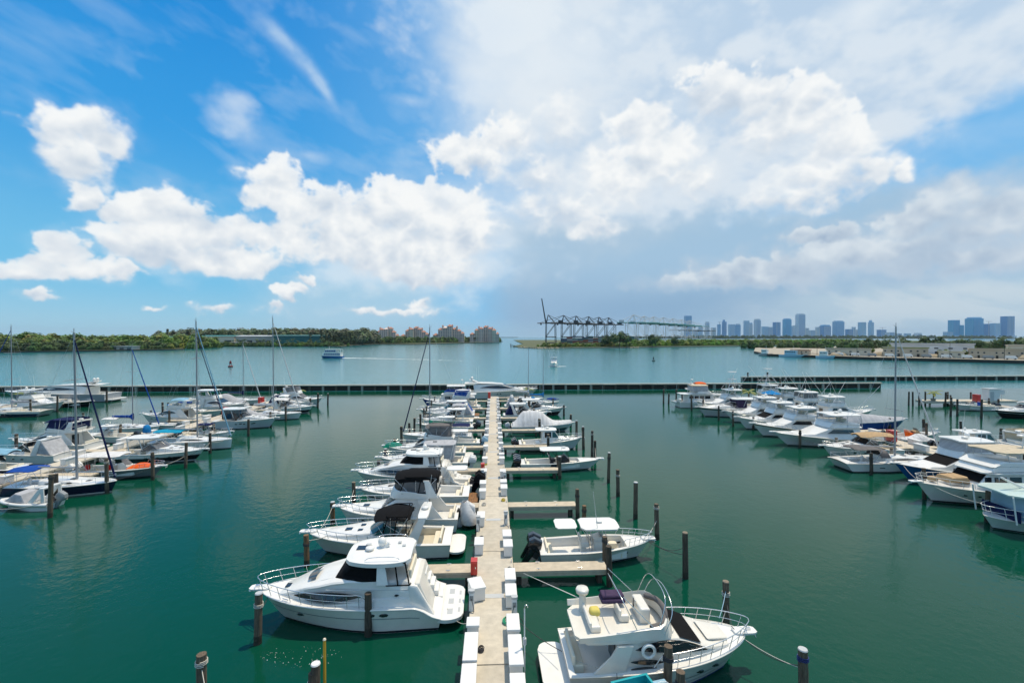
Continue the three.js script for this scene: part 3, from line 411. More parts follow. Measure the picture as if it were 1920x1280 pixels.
palm(8.6, 1, -112.5, 1.25, 'small palm among the boats at the end of the central dock'); palm(58, 1, -101, 1.64, 'small yellow-green palm among the sportfishing boats'); palm(101.3, 1.2, -100.6, 1.25, 'small palm on the low pier with the red box');
finger(1.31, -112.2, 0, 'short pier head at the outer end of the central dock'); finger(-49.69, -112.2, 0, 'pier head with a palm at the outer end of the sailboat dock');
// ================================================================ boats: bow along +x, waterline at y = 0
function hullOf(o) {
  const { L, B, fb, fs } = o, draft = o.draft ?? 0.5, rake = o.rake ?? L * 0.11, full = o.full ?? 2.3, flare = o.flare ?? 0.2, ster = o.ster ?? 0.9, tr = o.tr ?? 0.15, sag = o.sag ?? 0;
  const bs = (s) => { const k = Math.max(0, (s - 0.38) / 0.62); return Math.max(0.015, B / 2 * mix(ster, 1, Math.min(1, s / 0.38)) * Math.pow(Math.max(0, 1 - k ** full), 0.72)); };
  const bw = (s) => { const k = Math.max(0, (s - 0.3) / 0.7); return Math.max(0.008, B / 2 * mix(ster, 1, Math.min(1, s / 0.38)) * (1 - flare * 0.5 - flare * 0.5 * k) * Math.max(0, 1 - k ** (full * 0.8))); };
  const ys = (s) => (mix(fs, fb, s ** 1.5) - sag * Math.sin(Math.PI * s)) * (o.drop ? mix(o.drop, 1, sm(0, o.dropS ?? 0.16, s)) : 1);
  const pt = (s, v) => { const y = v >= 0 ? v * ys(s) : v * draft * 2, q = Math.max(0, v); const b = v < 0 ? bw(s) * (v <= -0.5 ? 0.04 : 0.72) : mix(bw(s), bs(s), q ** (o.fl ?? 1.25)); const rv = v < 0 ? 1 - v * 0.6 : 1 - q ** 0.85; return [-L / 2 + tr * (1 - s) * (o.trRev ? q : 1 - q) + s * (L - rake * rv), y, b]; };
  const ss = []; for (let i = 0; i <= 24; i++) ss.push(1 - (1 - i / 24) ** 1.35);
  const vs = [1, 0.82, 0.6, 0.38, 0.18, 0, -0.25, -0.5];
  const rows = ss.map((s) => [...vs.map((v) => pt(s, v)).map(([x, y, z]) => [x, y, -z]), ...[...vs].reverse().map((v) => pt(s, v))]);
  rows.unshift(rows[0].map((p) => [p[0], p[1], 0]));
  const band = (y0, y1, off = 0.012) => { const g = []; for (const k of [-1, 1]) g.push(sheet(ss.map((s) => { const r = []; for (const t of [0, 0.5, 1]) { const v = mix(y0, y1, t) / (o.bandRel ? 1 : ys(s)), p = pt(s, v); r.push([p[0] + (s > 0.97 ? 0.02 : 0), p[1], k * (p[2] + off)]); } return r; }), 1.2)); const a = []; for (const t of [0, 1]) { const r = []; for (const q of [-1, 0, 1]) { const p = pt(0, mix(y0, y1, t) / ys(0)); r.push([p[0] - off, p[1], q * p[2]]); } a.push(r); } g.push(sheet(a)); return merge(g); };
  const bandRel = (v0, v1, off = 0.012, s0 = 0, s1 = 1) => merge([-1, 1].map((k) => sheet(ss.filter((s) => s >= s0 && s <= s1).map((s) => [0, 0.5, 1].map((t) => { const p = pt(s, mix(v0, v1, t)); return [p[0], p[1], k * (p[2] + off)]; })), 1.2)));
  const sAt = (x) => clamp((x + L / 2) / L), W = (x) => bs(sAt(x)), Y = (x) => ys(sAt(x));
  const sheerPts = (s0, s1, n, inset = 0, dy = 0) => { const l = []; for (let i = 0; i <= n; i++) { const s = mix(s0, s1, i / n), p = pt(s, 1); l.push([p[0], p[1] + dy, Math.max(0.01, p[2] - inset)]); } return l; };
  return { L, B, geo: sheet(rows, 0.5), band, bandRel, bs, ys, pt, W, Y, sheerPts, sAt };
}
function deckOf(h, o) {
  const { cock, camber = 0.08, coam = 0.86 } = o, L = h.L, xs = [];
  for (let i = 0; i <= 26; i++) xs.push(-L / 2 + L * (1 - (1 - i / 26) ** 1.2));
  if (cock) { xs.push(cock[0], cock[0] + 0.02, cock[1] - 0.02, cock[1]); }
  xs.sort((a, b) => a - b);
  const fr = [-1, -0.93, -coam, -coam + 0.015, -0.5, 0, 0.5, coam - 0.015, coam, 0.93, 1];
  const rows = xs.map((x) => { const s = h.sAt(x), p = h.pt(s, 1), inC = cock && x > cock[0] + 0.01 && x < cock[1] - 0.01; return fr.map((f) => [p[0], inC && Math.abs(f) < coam - 0.01 ? cock[2] : p[1] + 0.01 + camber * (1 - f * f) * Math.min(1, p[2]), f * p[2] * 0.995]); });
  return sheet(rows, 0.35);
}
// the base of every boat: hull, stripes, rubbing strake, deck
function boat(name, label, o, x, z, turn, category = 'boat', group) {
  const g = thing(name, label, category, x, 0, z, turn, group), h = hullOf(o);
  if (o.roll) g.rotation.x = o.roll; if (o.trim) g.rotation.z = o.trim;
  const hull = mesh('hull', h.geo, o.hull ?? M.white, g);
  if (o.boot !== null) mesh('boot_stripe', h.band(0.015, o.bootH ?? 0.13), o.boot ?? M.boot, hull);
  if (o.bands) for (const [a, b, m, s0 = 0, s1 = 1] of o.bands) mesh('hull_stripe', h.bandRel(a, b, 0.014, s0, s1), m, hull);
  const sp = h.sheerPts(0, 1, 22); mesh('rub_rail', [tube(sp, o.railR ?? 0.045, 5, 44), tube(sp.map(([a, b, c]) => [a, b, -c]), o.railR ?? 0.045, 5, 44)], o.rub ?? M.offwhite, hull);
  if (o.deck !== null) mesh('deck', deckOf(h, { cock: o.cock, camber: o.camber, coam: o.coam }), o.deckM ?? M.white, g);
  h.g = g; h.hull = hull; return h;
}
function portholes(h, list, r = 0.13, m = M.glass, v = 0.62) { for (const s of list) for (const k of [-1, 1]) { const p = h.pt(s, v), b = ball(1, 0, 0, 0); b.scale(r * 1.8, r * 0.75, 0.03); b.translate(p[0], p[1], k * (p[2] + 0.005)); mesh('porthole', b, m, h.hull); } }
function bowRail(h, s0 = 0.48, hgt = 0.62, o = {}) {
  const n = o.n ?? 7, mt = o.m ?? M.steel, r = o.r ?? 0.022, list = [], top = h.sheerPts(s0, 0.985, 12, 0.12, hgt).map((p, i) => [p[0] + (i / 12) * 0.25, p[1] - (i === 0 ? hgt * 0.75 : 0), p[2]]);
  list.push(tube([...top, ...top.map(([a, b, c]) => [a, b, -c]).reverse()], r, 5, 60));
  const mid = h.sheerPts(s0 + 0.05, 0.985, 10, 0.12, hgt * 0.52).map((p, i) => [p[0] + (i / 10) * 0.12, p[1], p[2]]);
  if (o.mid !== false) list.push(tube([...mid, ...mid.map(([a, b, c]) => [a, b, -c]).reverse()], r * 0.7, 4, 50));
  for (let i = 0; i < n; i++) { const s = mix(s0 + 0.06, 0.97, i / (n - 1)), p = h.pt(s, 1), q = (s - s0) / (0.985 - s0); for (const k of [-1, 1]) list.push(rod([p[0], p[1], k * Math.max(0.01, p[2] - 0.12)], [p[0] + q * 0.25, p[1] + hgt, k * Math.max(0.01, p[2] - 0.12)], r * 0.8, r * 0.8, 5)); }
  return mesh('bow_rail', list, mt, h.g);
}
function pulpit(h, len = 0.7, m = M.white) { const y = h.ys(1), x = h.L / 2; const g = mesh('bow_pulpit', slab(x - 0.6, x + len, 0.28, y + 0.06, 0.1, { r: 0.3, camber: 0.01, nx: 8, nz: 4 }), m, h.g); mesh('anchor', [rod([x + len - 0.5, y + 0.02, 0], [x + len + 0.08, y - 0.12, 0], 0.035), rod([x + len - 0.05, y - 0.05, -0.16], [x + len - 0.05, y - 0.2, 0.16], 0.03), bx(0.2, 0.1, 0.12, x + 0.15, y + 0.16, 0)], M.steel, g); }
function hatches(h, list, m = M.glass) { for (const [x, z, w, y] of list) mesh('deck_hatch', rb(w, 0.05, w * 0.95, 0.02, x, y, z), m, h.g); }
function platform(h, len = 0.9, m = M.white, y = 0.42) { const w = h.bs(0) * 0.96, x = -h.L / 2; mesh('swim_platform', slab(x - len, x + 0.25, w, y, 0.14, { r: 0.55, camber: 0.0, nx: 12, nz: 6 }), m, h.g); }
function seatBox(h, x, z, w, d, y, m = M.seat, back = 1) { mesh('seat', [rb(d, 0.42, w, 0.06, x, y + 0.21, z), ...(back ? [rb(0.16, 0.5, w, 0.06, x - back * (d / 2 - 0.04), y + 0.6, z)] : [])], m, h.g); }
function radar(h, x, y, z, s = 1, m = M.white) { mesh('radar_dome', [lathe([[0, 0], [0.28 * s, 0.02], [0.31 * s, 0.12 * s], [0.26 * s, 0.22 * s], [0, 0.26 * s]], 14).translate(x, y, z)], m, h.g); }
function satdome(h, x, y, z, r = 0.26) { mesh('satellite_dome', [ball(r, x, y + r * 1.1, z, 1.15), rod([x, y - 0.1, z], [x, y + r * 0.6, z], r * 0.5, r * 0.7, 10)], M.white, h.g); }
function antenna(h, x, y, z, len, tx = -0.15, tz = 0) { mesh('antenna', rod([x, y, z], [x + tx * len, y + len, z + tz * len], 0.024, 0.012, 5), M.boxw, h.g); }
function engine(h, x, z, m = M.black, s = 1, tilt = 0.0) {
  const e = new THREE.Group(); e.name = 'outboard_motor'; h.g.add(e); e.position.set(x, 0.75 * s, z); e.rotation.z = tilt;
  mesh('cowling', prism([[-0.42 * s, 0.05 * s], [0.22 * s, 0.0], [0.30 * s, 0.35 * s], [0.18 * s, 0.66 * s], [-0.32 * s, 0.62 * s], [-0.5 * s, 0.36 * s]], (a, b) => 0.27 * s * (1 - 0.18 * b), 0.3), m, e);
  mesh('leg', prism([[-0.2 * s, -1.15 * s], [0.05 * s, -1.15 * s], [0.16 * s, 0.02], [-0.26 * s, 0.02]], () => 0.11 * s, 0.2), m, e);
  mesh('bracket', bx(0.3 * s, 0.4 * s, 0.3 * s, 0.28 * s, -0.15 * s, 0), M.dark, e);
}
// canvas awning on bent tubes
function awning(h, x0, x1, w, y, m, o = {}) {
  const t = mesh(o.name ?? 'bimini_top', slab(x0, x1, w, y, o.th ?? 0.05, { camber: o.camber ?? 0.22, droop: o.droop ?? 0.12, r: 0.15, nose: o.nose ?? 0 }), m, h.g);
  const y0 = o.base ?? h.Y((x0 + x1) / 2), xm = (x0 + x1) / 2, fr = [];
  for (const k of [-1, 1]) for (const x of [x0 + 0.1, xm, x1 - 0.1]) fr.push(rod([xm + (x - xm) * 0.25, y0, k * w * 1.02], [x, y - 0.2, k * w * 0.97], 0.02, 0.02, 5));
  if (!o.noFrame) mesh('awning_frame', fr, o.fm ?? M.steel, t);
  return t;
}
// a closed curtain of canvas or clear vinyl below a top
function curtain(h, x0, x1, w0, w1, y0, y1, m, o = {}) {
  const lean = o.lean ?? 0.2, g = [], n = 6;
  const ring = (y, w, q) => { const a = x0 + (o.leanBack ?? 0) * q, b = x1 - lean * q, pts = []; for (let i = 0; i <= n; i++) pts.push([mix(a, b, i / n), y, -w]); for (let i = 1; i < n; i++) { const t = i / n * Math.PI; pts.push([b + (o.round ?? 0.25) * Math.sin(t), y, -w * Math.cos(t)]); } for (let i = n; i >= 0; i--) pts.push([mix(a, b, i / n), y, w]); if (o.back !== false) pts.push([a, y, w * 0.5], [a, y, -w * 0.5]); return pts; };
  const c = mesh('side_curtain', sheet([ring(y0, w0, 0), ring((y0 + y1) / 2, (w0 + w1) / 2, 0.5), ring(y1, w1, 1)], 0.5, o.back !== false), m, h.g);
  if (o.trim) { const f = [], A = ring(y0, w0 + 0.015, 0), B = ring(y1, w1 + 0.015, 1); f.push(tube(A, 0.035, 4, 50, true), tube(B, 0.035, 4, 50, true)); const N = A.length; for (const i of [0, 3, n, n + 3, 2 * n - 1, 2 * n + 2, 3 * n - 1]) if (A[i % N]) f.push(rod(A[i % N], B[i % N], 0.04, 0.04, 4)); mesh('curtain_trim', f, o.trim, c); }
  return c;
}
function fenders(h, list, m = M.white, side = 1) { for (const s of list) { const p = h.pt(s, 0.8); mesh('fender', [lathe([[0, 0], [0.1, 0.05], [0.11, 0.5], [0.04, 0.62], [0, 0.64]], 8).translate(p[0], p[1] - 0.75, side * (p[2] + 0.1)), rod([p[0], p[1] - 0.15, side * (p[2] + 0.1)], [p[0], h.ys(s) + 0.05, side * (p[2])], 0.01, 0.01, 4)], m, h.g); } }

// ---------------------------------------------------------------- express cruiser
function express(label, x, z, turn, o = {}) {
  const L = o.L ?? 11, B = o.B ?? L * 0.32, f = (t) => t * L;
  const h = boat('express_cruiser', label, { L, B, fb: o.fb ?? 1.55, fs: o.fs ?? 1.15, rake: L * 0.13, hull: o.hull, boot: o.boot, bands: o.bands, cock: [f(-0.44), f(-0.1), 0.55], coam: 0.84, rub: o.rub, roll: o.roll }, x, z, turn, 'motorboat');
  const yd = h.Y(f(-0.02)), w = (xx, yy) => h.W(xx) * 0.76 * (1 - 0.13 * Math.max(0, yy - yd));
  mesh('cabin_trunk', prism([[f(-0.1), yd - 0.1], [f(0.4), h.Y(f(0.4)) - 0.05], [f(0.36), h.Y(f(0.36)) + 0.12], [f(0.2), yd + 0.5], [f(0.05), yd + 0.68], [f(-0.1), yd + 0.66]], w, 0.1), M.white, h.g);
  hatches(h, o.hatches ?? [[f(0.22), 0, 0.5, yd + 0.5], [f(0.13), 0.45, 0.36, yd + 0.6], [f(0.13), -0.45, 0.36, yd + 0.6]]);
  const wb = B * 0.41, gm = o.glass ?? M.glass;
  mesh('windshield', [pane(f(0.07), yd + 0.62, wb * 0.92, f(-0.02), yd + 1.25, wb * 0.82, 0.5), ...[-1, 1].map((k) => panel([[f(0.07) - 0.5, yd + 0.5], [f(-0.02) - 0.45, yd + 1.2], [f(-0.14), yd + 1.1], [f(-0.18), yd + 0.25]], () => wb * 0.9, k))], gm, h.g);
  mesh('windshield_frame', [tube([[f(-0.18), yd + 0.5, -wb * 0.9], [f(-0.02) - 0.45, yd + 1.24, -wb * 0.84], [f(-0.02), yd + 1.28, 0], [f(-0.02) - 0.45, yd + 1.24, wb * 0.84], [f(-0.18), yd + 0.5, wb * 0.9]], 0.03, 5, 30), rod([f(0.07), yd + 0.62, 0], [f(-0.02), yd + 1.27, 0], 0.025)], o.frameM ?? M.white, h.g);
  if (o.arch !== false) { const a = (k) => prism([[f(-0.27), yd - 0.1], [f(-0.19), yd - 0.1], [f(-0.29), yd + 1.75], [f(-0.335), yd + 1.75]], () => 0.08, 0.2).translate(0, 0, k * B * 0.43); mesh('radar_arch', [a(1), a(-1), slab(f(-0.345), f(-0.275), B * 0.45, yd + 1.8, 0.14, { camber: 0.05, r: 0.1 })], o.archM ?? M.white, h.g); radar(h, f(-0.31), yd + 1.88, 0, 0.9); antenna(h, f(-0.31), yd + 1.85, B * 0.36, 2.2); }
  const yt = yd + 1.95;
  if (o.canvas) { awning(h, f(o.c0 ?? -0.3), f(o.c1 ?? -0.01), B * 0.41, yt, o.canvas, { base: yd + 0.3, camber: 0.3, droop: 0.18 }); }
  if (o.hardtop) { mesh('hardtop', slab(f(-0.36), f(0.0), B * 0.43, yt + 0.05, 0.16, { camber: 0.1, r: 0.6, nose: 0.2 }), o.hardtop, h.g); hatches(h, [[f(-0.12), 0, 0.5, yt + 0.12]]); each('hardtop_post', [-1, 1].flatMap((k) => [rod([f(-0.3), yd, k * B * 0.4], [f(-0.34), yt, k * B * 0.38], 0.05, 0.05, 6), rod([f(-0.15), yd + 0.5, k * B * 0.4], [f(-0.2), yt, k * B * 0.37], 0.05, 0.05, 6)]), M.white, h.g); }
  if (o.curtain) curtain(h, f(o.cu0 ?? -0.34), f(-0.03), B * 0.41, B * 0.37, yd + 0.25, yt - 0.12, o.curtain, { lean: 0.5, trim: o.trim });
  if (o.aft) mesh('cockpit_cover', prism([[f(-0.46), h.Y(f(-0.46)) + 0.06], [f(-0.2), yd + 0.1], [f(-0.27), yt - 0.15], [f(-0.33), yt - 0.2]], () => B * 0.43, 0.1), o.aft, h.g);
  if (!o.aft) { seatBox(h, f(-0.4), 0, B * 0.62, 0.6, 0.55, o.seat ?? M.seat, 1); seatBox(h, f(-0.17), B * 0.2, B * 0.26, 0.55, 0.55, o.seat ?? M.seat, 1); seatBox(h, f(-0.2), -B * 0.24, B * 0.2, 0.9, 0.55, o.seat ?? M.seat, 0); mesh('helm_console', rb(0.5, 0.75, B * 0.3, 0.1, f(-0.1), 0.95, B * 0.2), M.white, h.g); }
  if (o.liner) mesh('cockpit_liner', [rb(f(0.33), 0.03, B * 0.7, 0.01, f(-0.27), 0.57, 0), rb(f(0.33), 0.5, 0.05, 0.02, f(-0.27), 0.83, B * 0.365), rb(f(0.33), 0.5, 0.05, 0.02, f(-0.27), 0.83, -B * 0.365)], o.liner, h.g);
  if (o.plat !== false) platform(h, o.plat ?? 0.9, o.platM ?? M.white);
  bowRail(h, 0.42, 0.6, { n: 8 }); pulpit(h, 0.6); portholes(h, [0.42, 0.55, 0.68]);
  for (let i = 0; i < (o.engines ?? 0); i++) engine(h, -L / 2 - 0.35, (i - ((o.engines ?? 0) - 1) / 2) * 0.75, o.engM ?? M.black, 1.15, 0.15);
  if (o.fenders) fenders(h, o.fenders, o.fendM);
  return h;
}
// ---------------------------------------------------------------- sedan cruiser with a long roof and canvas over the windscreen
function sedan(label, x, z, turn, o = {}) {
  const L = o.L ?? 12, B = o.B ?? 4.0, f = (t) => t * L;
  const h = boat('sedan_cruiser', label, { L, B, fb: 1.75, fs: 1.3, drop: 0.52, dropS: 0.14, rake: L * 0.14, full: 2.5, flare: 0.22, hull: o.hull ?? M.offwhite, boot: o.boot, bands: o.bands ?? [[0.60, 0.635, M.grey, 0.1, 0.98]], rub: M.white, trim: o.trim }, x, z, turn, 'motorboat');
  const yd = 1.62, w = (xx, yy) => h.W(xx) * 0.86 * (1 - 0.1 * Math.max(0, yy - yd)) * (xx > f(0.1) ? 1 - 0.25 * sm(f(0.1), f(0.4), xx) : 1);
  const house = mesh('house', prism([[f(-0.40), 1.2], [f(0.40), h.Y(f(0.40)) - 0.05], [f(0.36), h.Y(f(0.36)) + 0.15], [f(0.22), 2.35], [f(0.07), 2.72], [f(-0.02), 2.8], [f(-0.3), 2.72], [f(-0.37), 2.4]], w, 0.12), M.white, h.g);
  mesh('forward_coachroof', prism([[f(0.24), 2.25], [f(0.13), 2.64], [f(-0.02), 2.92], [f(-0.08), 2.8], [f(-0.06), 2.5], [f(0.2), 2.2]], (a, b) => w(a, 2.6) * 0.68, 0.14), M.white, h.g);
  for (const k of [-1, 1]) { mesh('side_window', panel(lens(f(-0.09), 2.0, f(0.28), 1.9, 0.27, 0.24, 12), (a, b) => w(a, b) + 0.045, k, 0.03), M.glass, house); mesh('vent', panel(lens(f(-0.28), 1.95, f(-0.255), 1.95, 0.05, 0.05, 6), w, k, 0.03), M.dark, house); }
  mesh('skylight', pane(f(0.23), 2.42, 0.62, f(0.185), 2.58, 0.62, 0.12, 0.05), M.glass, house);
  hatches(h, [[f(0.34), 0, 0.45, h.Y(f(0.34)) + 0.24]]);
  const wt = (a, b) => B * 0.41 * (1 - 0.16 * (b - 2.7)) * (1 - 0.38 * sm(f(-0.06), f(0.08), a));
  mesh('windscreen_cover', prism([[f(0.075), 2.68], [f(-0.02), 3.5], [f(-0.1), 3.62], [f(-0.17), 3.62], [f(-0.17), 2.68]], wt, 0.16), M.cvBlack, h.g);
  each('pillar', [-1, 1].map((k) => panel([[f(-0.165), 2.6], [f(-0.165), 3.6], [f(-0.205), 3.6], [f(-0.225), 2.6]], (a, b) => B * 0.415 * (1 - 0.12 * (b - 2.7)), k, 0.06)), M.white, h.g);
  const yr = 3.78; mesh('hardtop', slab(f(-0.335), f(0.01), B * 0.43, yr, 0.22, { camber: 0.14, r: 1.3, nose: 0.12, nx: 14 }), M.white, h.g);
  curtain(h, f(-0.335), f(-0.215), B * 0.40, B * 0.37, 2.5, 3.66, M.vinyl, { lean: -0.1, leanBack: 0.25, round: 0.05, trim: M.cvBlack });
  seatBox(h, f(-0.3), 0, B * 0.5, 0.7, 2.2, M.seat, 1);
  for (const k of [-1, 1]) mesh('stern_quarter', prism([[f(-0.49), 0.55], [f(-0.34), 0.9], [f(-0.33), 2.5], [f(-0.375), 2.4], [f(-0.415), 1.65], [f(-0.455), 0.95]], () => 0.2, 0.3).translate(0, 0, k * h.bs(0) * 0.8), M.white, h.g);
  mesh('cockpit_steps', merge([0, 1, 2, 3, 4].map((i) => rb(0.34, 0.3, 1.0, 0.05, f(-0.385) - 0.24 * i, 2.1 - i * 0.34, B * 0.16))), M.white, h.g);
  mesh('aft_bulkhead', prism([[f(-0.36), 0.7], [f(-0.36), 2.5], [f(-0.385), 2.5], [f(-0.45), 1.0], [f(-0.46), 0.6]], () => B * 0.36, 0.1), M.offwhite, h.g);
  mesh('swim_platform', slab(f(-0.5) - (o.plat ?? 1.2), f(-0.44), h.bs(0) * 1.02, 0.55, 0.2, { r: 1.1, camber: 0, nx: 16, nz: 6 }), M.white, h.g);
  each('platform_grip', [-1, 0, 1].flatMap((k) => [rb(0.3, 0.01, 0.5, 0.004, f(-0.5) - 0.45, 0.655, k * 1.0), rb(0.12, 0.01, 0.4, 0.004, f(-0.5) - 0.95, 0.655, k * 0.85)]), M.ltgrey, h.g);
  for (const k of [-1, 1]) { mesh('grab_rail', tube([[f(-0.28), yr + 0.06, k * B * 0.37], [f(-0.27), yr + 0.16, k * B * 0.37], [f(-0.12), yr + 0.18, k * B * 0.37], [f(-0.1), yr + 0.06, k * B * 0.37]], 0.018, 5, 20), M.steel, h.g); mesh('side_moulding', panel([[f(-0.33), 2.2], [f(0.1), 2.32], [f(0.1), 2.35], [f(-0.33), 2.24]], (a, b) => w(a, b) + 0.02, k, 0.03), M.pearl, house); mesh('cleat', [rod([f(0.3), h.Y(f(0.3)) + 0.12, k * (h.W(f(0.3)) - 0.12)], [f(0.335), h.Y(f(0.335)) + 0.12, k * (h.W(f(0.335)) - 0.12)], 0.025)], M.steel, h.g); }
  fenders(h, [0.22, 0.5], M.white, 1);
  satdome(h, f(-0.16), yr + 0.15, 0.05, 0.24); mesh('radar_mast', [rod([f(-0.17), yr + 0.05, 0.05], [f(-0.2), yr + 0.35, 0.05], 0.18, 0.1, 8)], M.white, h.g); radar(h, f(-0.1), yr + 0.12, -0.3, 0.8);
  each('roof_fitting', [rb(0.3, 0.08, 0.2, 0.03, f(-0.08), yr + 0.16, 0.3), rb(0.2, 0.12, 0.2, 0.04, f(-0.25), yr + 0.14, 0.5), rb(0.2, 0.12, 0.2, 0.04, f(-0.28), yr + 0.13, 0.1)], M.ltgrey, h.g); hatches(h, [[f(-0.05), 0.0, 0.55, yr + 0.115]]);
  bowRail(h, 0.36, 0.72, { n: 10 }); pulpit(h, 0.55); portholes(h, [0.3, 0.37], 0.14, M.glass, 0.78); portholes(h, [0.78], 0.13, M.glass, 0.55);
  return h;
}
// ---------------------------------------------------------------- flybridge cruiser
function flybridge(label, x, z, turn, o = {}) {
  const L = o.L ?? 12, B = o.B ?? 4.0, f = (t) => t * L, fb = o.fb ?? 1.85, fs = o.fs ?? 1.2;
  const h = boat('flybridge_cruiser', label, { L, B, fb, fs, rake: L * 0.13, full: 2.5, hull: o.hull, boot: o.boot, bands: o.bands, cock: [f(-0.47), f(-0.24), 0.75], coam: 0.87, deckM: o.deckM, rub: o.rub ?? M.offwhite, roll: o.roll }, x, z, turn, 'motorboat');
  const yd = h.Y(0) - 0.02, body = o.body ?? M.white, yf = yd + (o.fh ?? 1.5), ws = o.ws ?? 0;
  const w = (a, b) => h.W(Math.min(a, f(0.42))) * 0.80 * (1 - 0.11 * Math.max(0, b - yd));
  const house = mesh('saloon', prism([[f(-0.24), 0.9], [f(0.38), h.Y(f(0.38)) - 0.05], [f(0.35), h.Y(f(0.35)) + 0.16], [f(0.2 + ws), yd + 0.5], [f(0.12 + ws), yd + 0.66], [f(-0.01 + ws), yf - 0.05], [f(-0.24), yf - 0.02]], w, 0.12), body, h.g);
  for (const k of [-1, 1]) {
    mesh('side_window', panel(lens(f(-0.16), yd + 0.68, f(0.15 + ws), yd + 0.46, 0.46, 0.06, 10), w, k, 0.03), M.glass, house);
    if (o.slits) for (const dy of [0, 0.32]) mesh('side_window', panel(lens(f(-0.19), yd + 0.28 - dy, f(-0.02), yd + 0.26 - dy, 0.1, 0.1, 8), (a, b) => h.W(a) * 0.84, k, 0.06), M.glass, house);
    mesh('house_wing', prism([[f(-0.38), fs + 0.05], [f(-0.23), fs - 0.1], [f(-0.18), yf - 0.1], [f(-0.26), yf - 0.1], [f(-0.29), yf - 0.55]], () => 0.07, 0.2).translate(0, 0, k * B * 0.425), body, h.g);
  }
  mesh('windscreen', pane(f(0.118 + ws), yd + 0.68, w(f(0.12 + ws), yd + 0.7) * 0.93, f(0.0 + ws), yf - 0.1, w(0, yf) * 0.93, 0.0, 0.05), o.screen ?? M.glass, house);
  mesh('saloon_door', bx(0.05, 1.5, 1.0, f(-0.245), 1.6, 0.2), M.glass, house);
  if (o.pad) mesh('sun_pad', prism([[f(0.37), h.Y(f(0.37)) + 0.1], [f(0.18 + ws), yd + 0.55], [f(0.17 + ws), yd + 0.66], [f(0.37), h.Y(f(0.37)) + 0.22]], (a, b) => h.W(a) * 0.5, 0.1), M.offwhite, h.g);
  hatches(h, o.hatches ?? [[f(0.27), 0, 0.5, yd + 0.52]]);
  // flybridge: floor with overhang, coaming, console, seats
  const fx0 = f(o.f0 ?? -0.43), fx1 = f(o.f1 ?? 0.02), wf = B * 0.40;
  mesh('flybridge_floor', slab(fx0, fx1, wf * 1.02, yf, 0.14, { r: 0.7, camber: 0, nose: 0.12 }), body, h.g);
  const rim = (y, k2, dx) => { const l = []; for (let i = 0; i <= 8; i++) l.push([mix(fx0 + 0.1 + (o.backLow ? 0 : 0), fx1 - 0.6 - dx, i / 8), y, -wf * k2]); for (let i = 1; i < 8; i++) { const t = i / 8 * Math.PI; l.push([fx1 - 0.6 - dx + 0.65 * Math.sin(t), y + 0.12 * Math.sin(t), -wf * k2 * Math.cos(t)]); } for (let i = 8; i >= 0; i--) l.push([mix(fx0 + 0.1, fx1 - 0.6 - dx, i / 8), y, wf * k2]); return l; };
  const hgt = (l, k) => l.map((p) => [p[0], yf + (p[1] - yf) * mix(o.sideLow ?? 0.45, 1, sm(fx0, fx1, p[0])) , p[2]]);
  mesh('flybridge_coaming', sheet([rim(yf + 0.02, 1.0, 0), hgt(rim(yf + 0.62, 1.03, 0.25)), hgt(rim(yf + 0.66, 0.97, 0.3)), rim(yf + 0.06, 0.9, 0.35)], 0.7), body, h.g);
  mesh('helm_console', [rb(0.5, 0.75, wf * 0.9, 0.1, fx1 - 1.15, yf + 0.4, -wf * 0.2), rb(0.06, 0.3, 0.3, 0.03, fx1 - 1.45, yf + 0.75, -wf * 0.2)], M.offwhite, h.g);
  mesh('steering_wheel', new THREE.TorusGeometry(0.19, 0.025, 6, 16).rotateY(Math.PI / 2 - 0.4).translate(fx1 - 1.5, yf + 0.72, -wf * 0.2), M.dark, h.g);
  each('fly_seat', [rb(0.5, 0.36, wf * 0.7, 0.1, fx1 - 2.1, yf + 0.24, -wf * 0.2), rb(0.14, 0.3, wf * 0.7, 0.06, fx1 - 2.3, yf + 0.5, -wf * 0.2), rb(0.5, 0.32, wf * 1.2, 0.1, fx0 + 1.0, yf + 0.2, 0), rb(0.14, 0.24, wf * 1.2, 0.06, fx0 + 0.75, yf + 0.42, 0)], M.offwhite, h.g);
  if (o.flyScreen) mesh('fly_windscreen', pane(fx1 - 0.35, yf + 0.6, wf * 0.8, fx1 - 0.75, yf + 0.95, wf * 0.75, 0.5), o.flyScreen, h.g);
  if (o.archB !== false) { const a = (k) => prism([[f(-0.33), yf], [f(-0.24), yf], [f(-0.31), yf + 1.35], [f(-0.35), yf + 1.35]].map(([p, q]) => [o.archF ? 2 * f(-0.29) - p : p, q]), () => 0.09, 0.2).translate(0, 0, k * wf * 0.98); mesh('radar_arch', [a(1), a(-1), slab(f(o.archF ? -0.275 : -0.36), f(o.archF ? -0.215 : -0.295), wf * 1.02, yf + 1.4, 0.15, { camber: 0.05, r: 0.1 })], body, h.g); radar(h, f(o.archF ? -0.24 : -0.33), yf + 1.48, 0); antenna(h, f(-0.3), yf + 1.4, wf * 0.9, 2.3); }
  if (o.top) awning(h, f(o.t0 ?? -0.32), f(o.t1 ?? -0.04), wf * 0.95, yf + 1.75, o.top, { base: yf + 0.3, camber: 0.28, droop: 0.2, th: o.topTh ?? 0.06, fm: o.topFrame });
